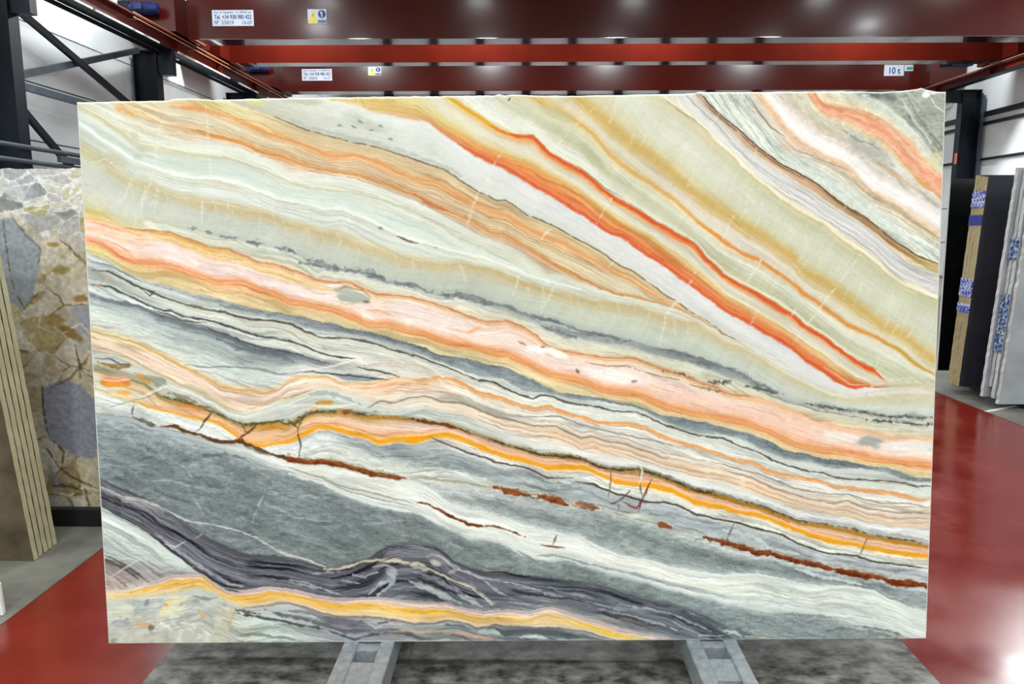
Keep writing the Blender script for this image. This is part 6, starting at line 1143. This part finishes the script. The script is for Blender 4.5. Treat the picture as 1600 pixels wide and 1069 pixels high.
    Lk(tc.outputs['Object'], mp.inputs['Vector']); Lk(mp.outputs['Vector'], nz.inputs['Vector'])
    rockv = math_('SUBTRACT', nz.outputs['Fac'], .5)
    n3 = N('ShaderNodeTexNoise'); n3.inputs['Scale'].default_value = 190; n3.inputs['Detail'].default_value = 3; Lk(tc.outputs['Object'], n3.inputs['Vector'])
    fac = math_('ADD', math_('ADD', 1.0, math_('MULTIPLY', sep.outputs[2], hairs)), math_('MULTIPLY', rockv, math_('MULTIPLY_ADD', vs_.outputs['Alpha'], 1.7, .10)))
    fac = math_('ADD', fac, math_('MULTIPLY', math_('SUBTRACT', n3.outputs['Fac'], .5), math_('MULTIPLY_ADD', vs_.outputs['Alpha'], .5, .12)))
    mx = N('ShaderNodeVectorMath'); mx.operation = 'SCALE'; Lk(vc.outputs['Color'], mx.inputs[0]); Lk(fac, mx.inputs['Scale']); Lk(mx.outputs['Vector'], b.inputs['Base Color'])
    b.inputs['Roughness'].default_value = 0.35; b.inputs['Specular IOR Level'].default_value = 0.2
    me.materials.append(mt)
    o = bpy.data.objects.new('onyx_slab', me); COL.objects.link(o)
    o.matrix_world = Matrix(((ax_u.x, -ax_n.x, ax_v.x, bl_.x), (ax_u.y, -ax_n.y, ax_v.y, bl_.y), (ax_u.z, -ax_n.z, ax_v.z, bl_.z), (0, 0, 0, 1)))
    tag(o, 'huge polished onyx slab with orange, white and grey diagonal veins', 'slab')
    return o
onyx_slab()

# ---- its two steel stands ---------------------------------------------------------------------
def stand(xa, xb, xc, xd, y, label):
    r = empty('slab_stand', ((xa + xd) / 2, y, 0.004), label, 'stand', 'stands under the onyx slab')
    for a, b in ((xa, xb), (xc, xd)):
        MB().box(a, y - .9, .10, b, y + .85, ZS).build('base_rail', MATS['galvanised'], r, bevel=.004)
    for ya, yb in ((-.9, -.80), (-.52, -.44), (-.235, -.105), (-.035, .03), (.3, .42), (.72, .82)):
        MB().box(xb, y + ya, .15, xc, y + yb, .192).build('cross_plate', MATS['galvanised'], r)
    for ya in (-.8, .7):
        MB().box(xa - .02, y + ya, .004, xd + .02, y + ya + .1, .10).build('foot', MATS['galvanised'], r)
    for a, b in ((xa, xb), (xc, xd)):
        lo, hi = Vector(((a + b) / 2, y + .085, ZS)), Vector(((a + b) / 2, y + .085 + 1.72 * math.tan(LEAN), ZS + 1.72))
        MB().bar(lo, hi, .05, .05, up=(0, 1, 0)).build('upright', MATS['galvanised'], r)
        MB().bar((lo.x, y + .50, ZS), (lo.x, y + .29, ZS + 1.7), .05, .05, up=(0, 1, 0)).build('rear_strut', MATS['galvanised'], r)
    return r
yA = on_z(575, 1006, ZS).y; yB = on_z(1110, 1001, ZS).y

stand(-.659, -.605, -.526, -.474, yA, 'galvanised steel stand under the left half of the onyx slab')
stand(.598, .652, .734, .785, yB, 'galvanised steel stand under the right half of the onyx slab')

# ---- slab builder for the stacks --------------------------------------------------------------
def stack_slab(name, x0, x1, y, z0, z1, thick, lean, m_face, m_edge, label, cat='slab', group=None, rag=0.0, seed=0, end='right', skew=0.0):
    """slab standing across the view: front face at y (foot), top shifted by lean in y; its end is sawn or ragged.
    face and rim get their own material slots in one mesh"""
    rs = random.Random(seed)
    n = 54; prof = []
    for k in range(n + 1):
        t = k / n; j = rs.uniform(-rag, rag) if rag else 0.0
        prof.append((t, j))
    vs = []; fs = []; mi = []
    for side in (0, 1):
        for t, j in prof:
            z = z0 + (z1 - z0) * t; yy = y + lean * t + side * thick
            xa, xb = (x0 + j, x1) if end == 'left' else (x0, x1 + j)
            vs += [(xa, yy, z), (xb, yy, z)]
    N = 2 * (n + 1)
    for k in range(n):
        a = 2 * k
        fs.append((a, a + 1, a + 3, a + 2)); mi.append(0)
        fs.append((N + a, N + a + 2, N + a + 3, N + a + 1)); mi.append(0)
        fs.append((a, a + 2, N + a + 2, N + a)); mi.append(1)
        fs.append((a + 1, N + a + 1, N + a + 3, a + 3)); mi.append(1)
    fs.append((0, N, N + 1, 1)); mi.append(1)
    a = 2 * n; fs.append((a, a + 1, N + a + 1, N + a)); mi.append(1)
    me = bpy.data.meshes.new(name); base = Vector(((x0 + x1) / 2, y + thick / 2, z0))
    me.from_pydata([tuple(Vector(p) - base) for p in vs], [], fs); me.materials.append(m_face); me.materials.append(m_edge)
    me.polygons.foreach_set('material_index', mi); me.update()
    o = bpy.data.objects.new(name, me); COL.objects.link(o); o.location = base
    tag(o, label, cat, group)
    return o

stack_slab('shade_slab', -1.45, 1.5, max(yA, yB) + .56, ZS + .002, 2.0, .03, -.21, MATS['dark_slab'], MATS['grey_slab_edge'], 'unseen dark slab added behind the stands to shade the floor below the onyx', seed=77)  # added out of view to keep back light off the floor under the onyx

# ---- left: breccia slab and the pale stack in front of it ------------------------------------------
def paint_breccia(X, Y):
    S = Sheet(X, Y, seed=11)
    n, n2 = S.n, S.n2
    rs = np.random.RandomState(21)
    wx = X + 9 * n.fbm(X / 22., Y / 22., 4); wy = Y + 9 * n2.fbm(X / 22., Y / 22., 4)
    def cells(k, sx, sy):
        P = np.stack([rs.uniform(-420, 175, k) / sx, rs.uniform(250, 810, k) / sy], -1)
        f1 = np.full(X.shape, 1e9); f2 = np.full(X.shape, 1e9); idx = np.zeros(X.shape, int)
        for i, (px, py) in enumerate(P):
            d = (wx / sx - px) ** 2 + (wy / sy - py) ** 2
            c = d < f1
            f2 = np.where(c, f1, np.minimum(f2, d)); f1 = np.where(c, d, f1); idx[c] = i
        return idx, np.sqrt(f2) - np.sqrt(f1)
    up = smooth(385, 325, Y + 14 * n.fbm(X / 30., Y / 30., 2))
    i1, e1 = cells(420, 15.0, 11.0); i2, e2 = cells(110, 34.0, 26.0)
    palU = np.array([(198, 196, 188), (176, 178, 178), (206, 196, 166), (150, 150, 144), (222, 220, 210), (186, 172, 120), (214, 208, 192)], float)
    palL = np.array([(204, 196, 166), (214, 208, 186), (190, 176, 136), (208, 200, 176), (172, 154, 108), (198, 186, 150), (212, 204, 184), (186, 180, 166)], float)
    cU = palU[rs.randint(0, 7, 420)][i1]; cL = palL[rs.randint(0, 8, 110)][i2] * .75 + palL[rs.randint(0, 8, 420)][i1] * .25
    c = cL + (cU - cL) * up[..., None]
    c = c + 22 * n.fbm(X / 9., Y / 8., 5)[..., None] + 12 * n2.fbm(X / 3., Y / 3., 3)[..., None]
    vU = smooth(.22, .04, e1) * up; c = c + (np.array([242, 242, 236.]) - c) * (vU * .9)[..., None]
    vL = smooth(.13, .02, e2) * (1 - up) * smooth(-.25, .1, n.fbm(X / 30., Y / 30., 2)); c = c + (np.array([122, 102, 60.]) - c) * (vL * .8)[..., None]
    vW = smooth(.10, .0, e1) * (1 - up) * smooth(.0, .3, n2.fbm(X / 26., Y / 26., 3)); c = c + (np.array([226, 222, 206.]) - c) * (vW * .7)[..., None]
    gold = smooth(.12, .4, n2.fbm(X / 26. + 9, Y / 20. + 4, 3)) * (1 - up); c = c + (np.array([160, 126, 60.]) - c) * (gold * .3)[..., None]
    S.C = c
    G = (158, 166, 172)
    S.poly([(-60, 350), (20, 342), (40, 360), (64, 388), (60, 430), (48, 470), (36, 486), (14, 470), (4, 440), (-60, 430)], G, .9, 2, 5)
    S.poly([(38, 336), (80, 332), (100, 340), (80, 360), (56, 372)], (170, 170, 166), .7, 3, 4)
    S.poly([(64, 604), (100, 592), (124, 600), (146, 625), (156, 650), (156, 690), (150, 715), (120, 712), (78, 690), (66, 650)], (150, 154, 166), .95, 2, 6)
    S.poly([(108, 500), (146, 480), (160, 520), (150, 548), (120, 552)], (176, 174, 160), .7, 3, 4)
    S.poly([(112, 478), (144, 478), (146, 508), (126, 520)], (164, 168, 174), .85, 2, 4)
    S.poly([(76, 730), (100, 752), (112, 762), (80, 768)], (150, 150, 152), .8, 2, 4)
    S.blob(84, 382, 9, 4, (168, 128, 60), .8); S.blob(95, 422, 12, 9, (150, 130, 70), .8); S.blob(126, 466, 12, 6, (160, 116, 60), .8); S.blob(84, 500, 14, 10, (150, 122, 60), .7); S.blob(110, 520, 22, 7, (138, 104, 50), .8, .5)
    S.blob(70, 365, 9, 5, (236, 236, 234), .8); S.blob(30, 300, 30, 14, (190, 194, 194), .6, .2)
    for pts, col, w in (([(5, 345), (12, 390), (16, 430), (24, 460), (40, 482)], (96, 94, 74), 2.2), ([(20, 342), (42, 368), (64, 388), (60, 410)], (110, 108, 84), 3), ([(36, 486), (50, 470), (62, 455)], (130, 112, 60), 5),
                        ([(66, 604), (68, 640), (76, 680)], (76, 66, 44), 2.5), ([(72, 700), (90, 728), (115, 748), (150, 764)], (86, 74, 46), 3.5), ([(84, 690), (100, 706), (96, 730)], (100, 84, 50), 4), ([(118, 540), (124, 570), (126, 592)], (90, 76, 46), 4), ([(80, 606), (110, 590), (126, 575), (140, 580)], (110, 96, 64), 3),
                        ([(86, 770), (110, 776), (130, 762), (156, 768)], (240, 238, 226), 3), ([(132, 765), (140, 790)], (90, 70, 44), 4), ([(82, 758), (110, 760), (128, 768)], (84, 62, 44), 7), ([(100, 520), (126, 506), (140, 520)], (230, 228, 214), 2.5), ([(40, 470), (64, 490), (60, 510), (80, 520)], (214, 204, 170), 2), ([(0, 330), (30, 335), (60, 326), (100, 330), (130, 322)], (240, 240, 232), 3), ([(20, 290), (60, 284), (100, 294), (130, 280)], (244, 244, 238), 3), ([(10, 310), (50, 318), (90, 306)], (240, 240, 234), 3)):
        S.stroke(pts, col, w * 1.2, .75, rough=2.5, hard=.1)
    S.C += (9 * n.fbm(X / 14., (Y - .6 * X) / 5., 4) + 6 * n2(X / 2., Y / 2.))[..., None]
    return np.clip(S.C, 8, 250)

def painted_slab(name, x0, x1, y, z0, z1, thick, lean, painter, nu, nv, label, edge, gain=1.0):
    """upright slab whose face colour comes from a painter; the sheet is the slab's own face grid"""
    u = np.linspace(0, 1, nu); v = np.linspace(0, 1, nv)
    xs = x0 + (x1 - x0) * u
    # sheet coordinates of the four corners (affine + slight taper of the sheet)
    src = [(x0, z1), (x1, z1), (x1, z0), (x0, z0)]
    dst = []
    for (xx, zz) in src:
        t = (zz - z0) / (z1 - z0); d = Vector((xx, y + lean * t, zz)) - EYE; f, r, uu = axes()
        dst.append((800 + FPX * d.dot(r) / d.dot(f), 534.5 - FPX * d.dot(uu) / d.dot(f)))
    Hm = homography(src, dst)
    XX, ZZ = np.meshgrid(xs, z0 + (z1 - z0) * (1 - v))
    den = Hm[2, 0] * XX + Hm[2, 1] * ZZ + 1
    C = painter((Hm[0, 0] * XX + Hm[0, 1] * ZZ + Hm[0, 2]) / den, (Hm[1, 0] * XX + Hm[1, 1] * ZZ + Hm[1, 2]) / den)
    rs = np.random.RandomState(2)
    top = np.convolve(rs.uniform(-1, 1, nu + 8), np.ones(9) / 9, mode='valid') * .012
    ZZ = ZZ + top[None] * (1 - v[:, None]) ** 8
    t = (ZZ - z0) / (z1 - z0)
    front = np.stack([XX.ravel(), (y + lean * t).ravel(), ZZ.ravel()], -1)
    n = nu * nv
    ring = np.concatenate([np.arange(nu), np.arange(1, nv) * nu + nu - 1, (nv - 1) * nu + np.arange(nu - 2, -1, -1), np.arange(nv - 2, 0, -1) * nu])
    back = front[ring].copy(); back[:, 1] += thick
    V = np.concatenate([front, back]); base = Vector(((x0 + x1) / 2, y, z0)); V = V - np.array(base)
    i = np.arange(nv - 1)[:, None] * nu + np.arange(nu - 1)[None]
    quads = np.stack([i, i + nu, i + nu + 1, i + 1], -1).reshape(-1, 4); m = len(ring); k = np.arange(m)
    side = np.stack([ring[k], ring[(k + 1) % m], n + (k + 1) % m, n + k], -1)
    me = bpy.data.meshes.new(name); me.from_pydata(V.tolist(), [], quads.tolist() + side.tolist() + [(n + k).tolist()])
    col = np.ones((len(V), 4), np.float32); col[:n, :3] = s2l(C.reshape(-1, 3)) / gain; col[n:, :3] = s2l(edge) / gain
    me.color_attributes.new('figure', 'FLOAT_COLOR', 'POINT').data.foreach_set('color', col.ravel())
    mt = bpy.data.materials.new(name); mt.use_nodes = True; nt = mt.node_tree; b = nt.nodes['Principled BSDF']
    vc = nt.nodes.new('ShaderNodeVertexColor'); vc.layer_name = 'figure'; tc = nt.nodes.new('ShaderNodeTexCoord')
    nz = nt.nodes.new('ShaderNodeTexNoise'); nz.inputs['Scale'].default_value = 40; nz.inputs['Detail'].default_value = 8
    mr = nt.nodes.new('ShaderNodeMapRange'); mr.inputs['From Min'].default_value = .3; mr.inputs['From Max'].default_value = .7; mr.inputs['To Min'].default_value = .78; mr.inputs['To Max'].default_value = 1.18
    mx = nt.nodes.new('ShaderNodeVectorMath'); mx.operation = 'SCALE'
    nt.links.new(tc.outputs['Object'], nz.inputs['Vector']); nt.links.new(nz.outputs['Fac'], mr.inputs['Value']); nt.links.new(vc.outputs['Color'], mx.inputs[0]); nt.links.new(mr.outputs['Result'], mx.inputs['Scale']); nt.links.new(mx.outputs['Vector'], b.inputs['Base Color'])
    b.inputs['Roughness'].default_value = .3
    me.materials.append(mt); o = bpy.data.objects.new(name, me); COL.objects.link(o); o.location = base
    return tag(o, label, 'slab')
painted_slab('breccia_slab', -5.2, -2.36, 4.08, .105, 2.03, .03, .13, paint_breccia, 620, 420, 'cream breccia slab with grey and brown fragments behind the pale stack', (206, 200, 180))
sk = empty('slab_skid', (-3.6, 4.06, .004), 'black steel skid under the breccia slab', 'skid')
MB().box(-5.3, 4.03, .004, -2.37, 4.13, .105).build('beam', MATS['skid_black'], sk)
for x in (-5.1, -3.8, -2.5):
    MB().box(x, 4.13, .004, x + .08, 4.7, .09).build('cross_bar', MATS['skid_black'], sk)
    MB().bar((x + .04, 4.4, .09), (x + .04, 4.33, 1.7), .06, .06, up=(0, 1, 0)).build('upright', MATS['skid_black'], sk)
names = ['nearest pale slab of the leaning stack at the left edge, brown face to the front', 'second pale slab of the leaning stack at the left edge', 'middle pale slab of the leaning stack at the left edge', 'fourth pale slab of the leaning stack at the left edge', 'rearmost pale slab of the leaning stack, next to the breccia slab']
for k in range(5):
    stack_slab('pale_slab', -5.4, -2.525 - .004 * k, 3.58 + .046 * k, .006, 1.95, .034, -.26, MATS['brown_face'], MATS['pale_edge'], names[k], group='pale slabs leaning at the left edge', rag=.0012, seed=k)
pf = on_z(6, 963, .004)
oc = MB().hexa([(pf.x - .25, pf.y, .004), (pf.x, pf.y, .004), (pf.x - .01, pf.y + .03, .004), (pf.x - .25, pf.y + .03, .004), (pf.x - .25, pf.y + .01, .16), (pf.x - .012, pf.y + .01, .15), (pf.x - .02, pf.y + .035, .15), (pf.x - .25, pf.y + .035, .16)]).build('stone_offcut', MATS['offcut'], bevel=.004)
tag(oc, 'small white stone offcut on the floor at the left edge', 'stone')

# ---- right: dark stack and light grey stack ---------------------------------------------------------
EX = 4.47
b1 = stack_slab('black_slab', EX + .03, 7.6, 8.05, .17, 2.22, .03, .06, MATS['black_slab'], MATS['grey_slab_edge'], 'glossy black slab right behind the onyx slab, rearmost on the right', end='left')
bs = [('rearmost tan-edged slab of the strapped dark stack', 0), ('second tan-edged slab from the back of the strapped dark stack', 1), ('third tan-edged slab from the back of the strapped dark stack', 2), ('foremost slab of the strapped dark stack, dark grey face', 3)]
for lab, k in bs:
    y = 7.74 - .072 * k; lean = -.17
    s_ = stack_slab('dark_slab', EX - .012 * k, 7.4, y, .1 + .002 * k, 2.22 - .01 * k, .05 if k < 3 else .056, lean, MATS['dark_slab'], MATS['mesh_edge'], lab, group='strapped dark slabs', end='left', rag=.002, seed=20 + k)
    xe = EX - .012 * k - .006
    for zA, zB, mm in ((1.90, 2.06, 'strap_print'), (1.73, 1.83, 'strap_blue'), (1.02, 1.20, 'strap_print'), (.86, .95, 'strap_print')):
        t0, t1 = (zA - .1) / 2.12, (zB - .1) / 2.12
        pr = MB(); pr.hexa([(xe, y + lean * t0, zA), (xe + .012, y + lean * t0, zA), (xe + .012, y + lean * t0 + .056, zA), (xe, y + lean * t0 + .056, zA), (xe, y + lean * t1, zB), (xe + .012, y + lean * t1, zB), (xe + .012, y + lean * t1 + .056, zB), (xe, y + lean * t1 + .056, zB)])
        pr.build('printed_tape', MATS[mm], s_)
gs = ['rearmost light grey slab of the front right stack, longest end', 'second light grey slab from the back of the front right stack', 'third light grey slab from the back of the front right stack', 'foremost light grey slab at the right edge, chipped lower corner']
ends = [(4.435, .09), (4.47, .20), (4.465, .10), (4.475, .06)]
for k, lab in enumerate(gs):
    y = 7.12 - .062 * k
    s_ = stack_slab('grey_slab', ends[k][0], 7.3, y, ends[k][1], 2.24 - .01 * k, .045, -.2, MATS['grey_slab'], MATS['grey_slab_edge'], lab, group='light grey slabs', end='left', rag=.003 if k < 3 else .006, seed=40 + k)
    if k == 1 or k == 2:
        for zA, zB in ((1.42, 1.62), (.75, 1.10), (.55, .72)):
            t0, t1 = (zA - ends[k][1]) / 2.1, (zB - ends[k][1]) / 2.1; xe = ends[k][0] - .016
            MB().hexa([(xe, y - .2 * t0 + .004, zA), (xe + .02, y - .2 * t0 + .004, zA), (xe + .02, y - .2 * t0 + .04, zA), (xe, y - .2 * t0 + .04, zA), (xe, y - .2 * t1 + .004, zB), (xe + .02, y - .2 * t1 + .004, zB), (xe + .02, y - .2 * t1 + .04, zB), (xe, y - .2 * t1 + .04, zB)]).build('paint_mark', MATS['paint_mark'], s_)
for (ya, yb, z, lab) in ((8.0, 8.15, .17, 'black skid under the glossy black slab'), (7.45, 7.85, .1, 'black skid under the strapped dark stack'), (6.93, 7.18, .09, 'black skid under the light grey stack')):
    sk = MB().box(4.75, ya, .004, 7.3, yb, z - .002); tag(sk.build('slab_skid', MATS['skid_black']), lab, 'skid', 'skids of the right stacks')
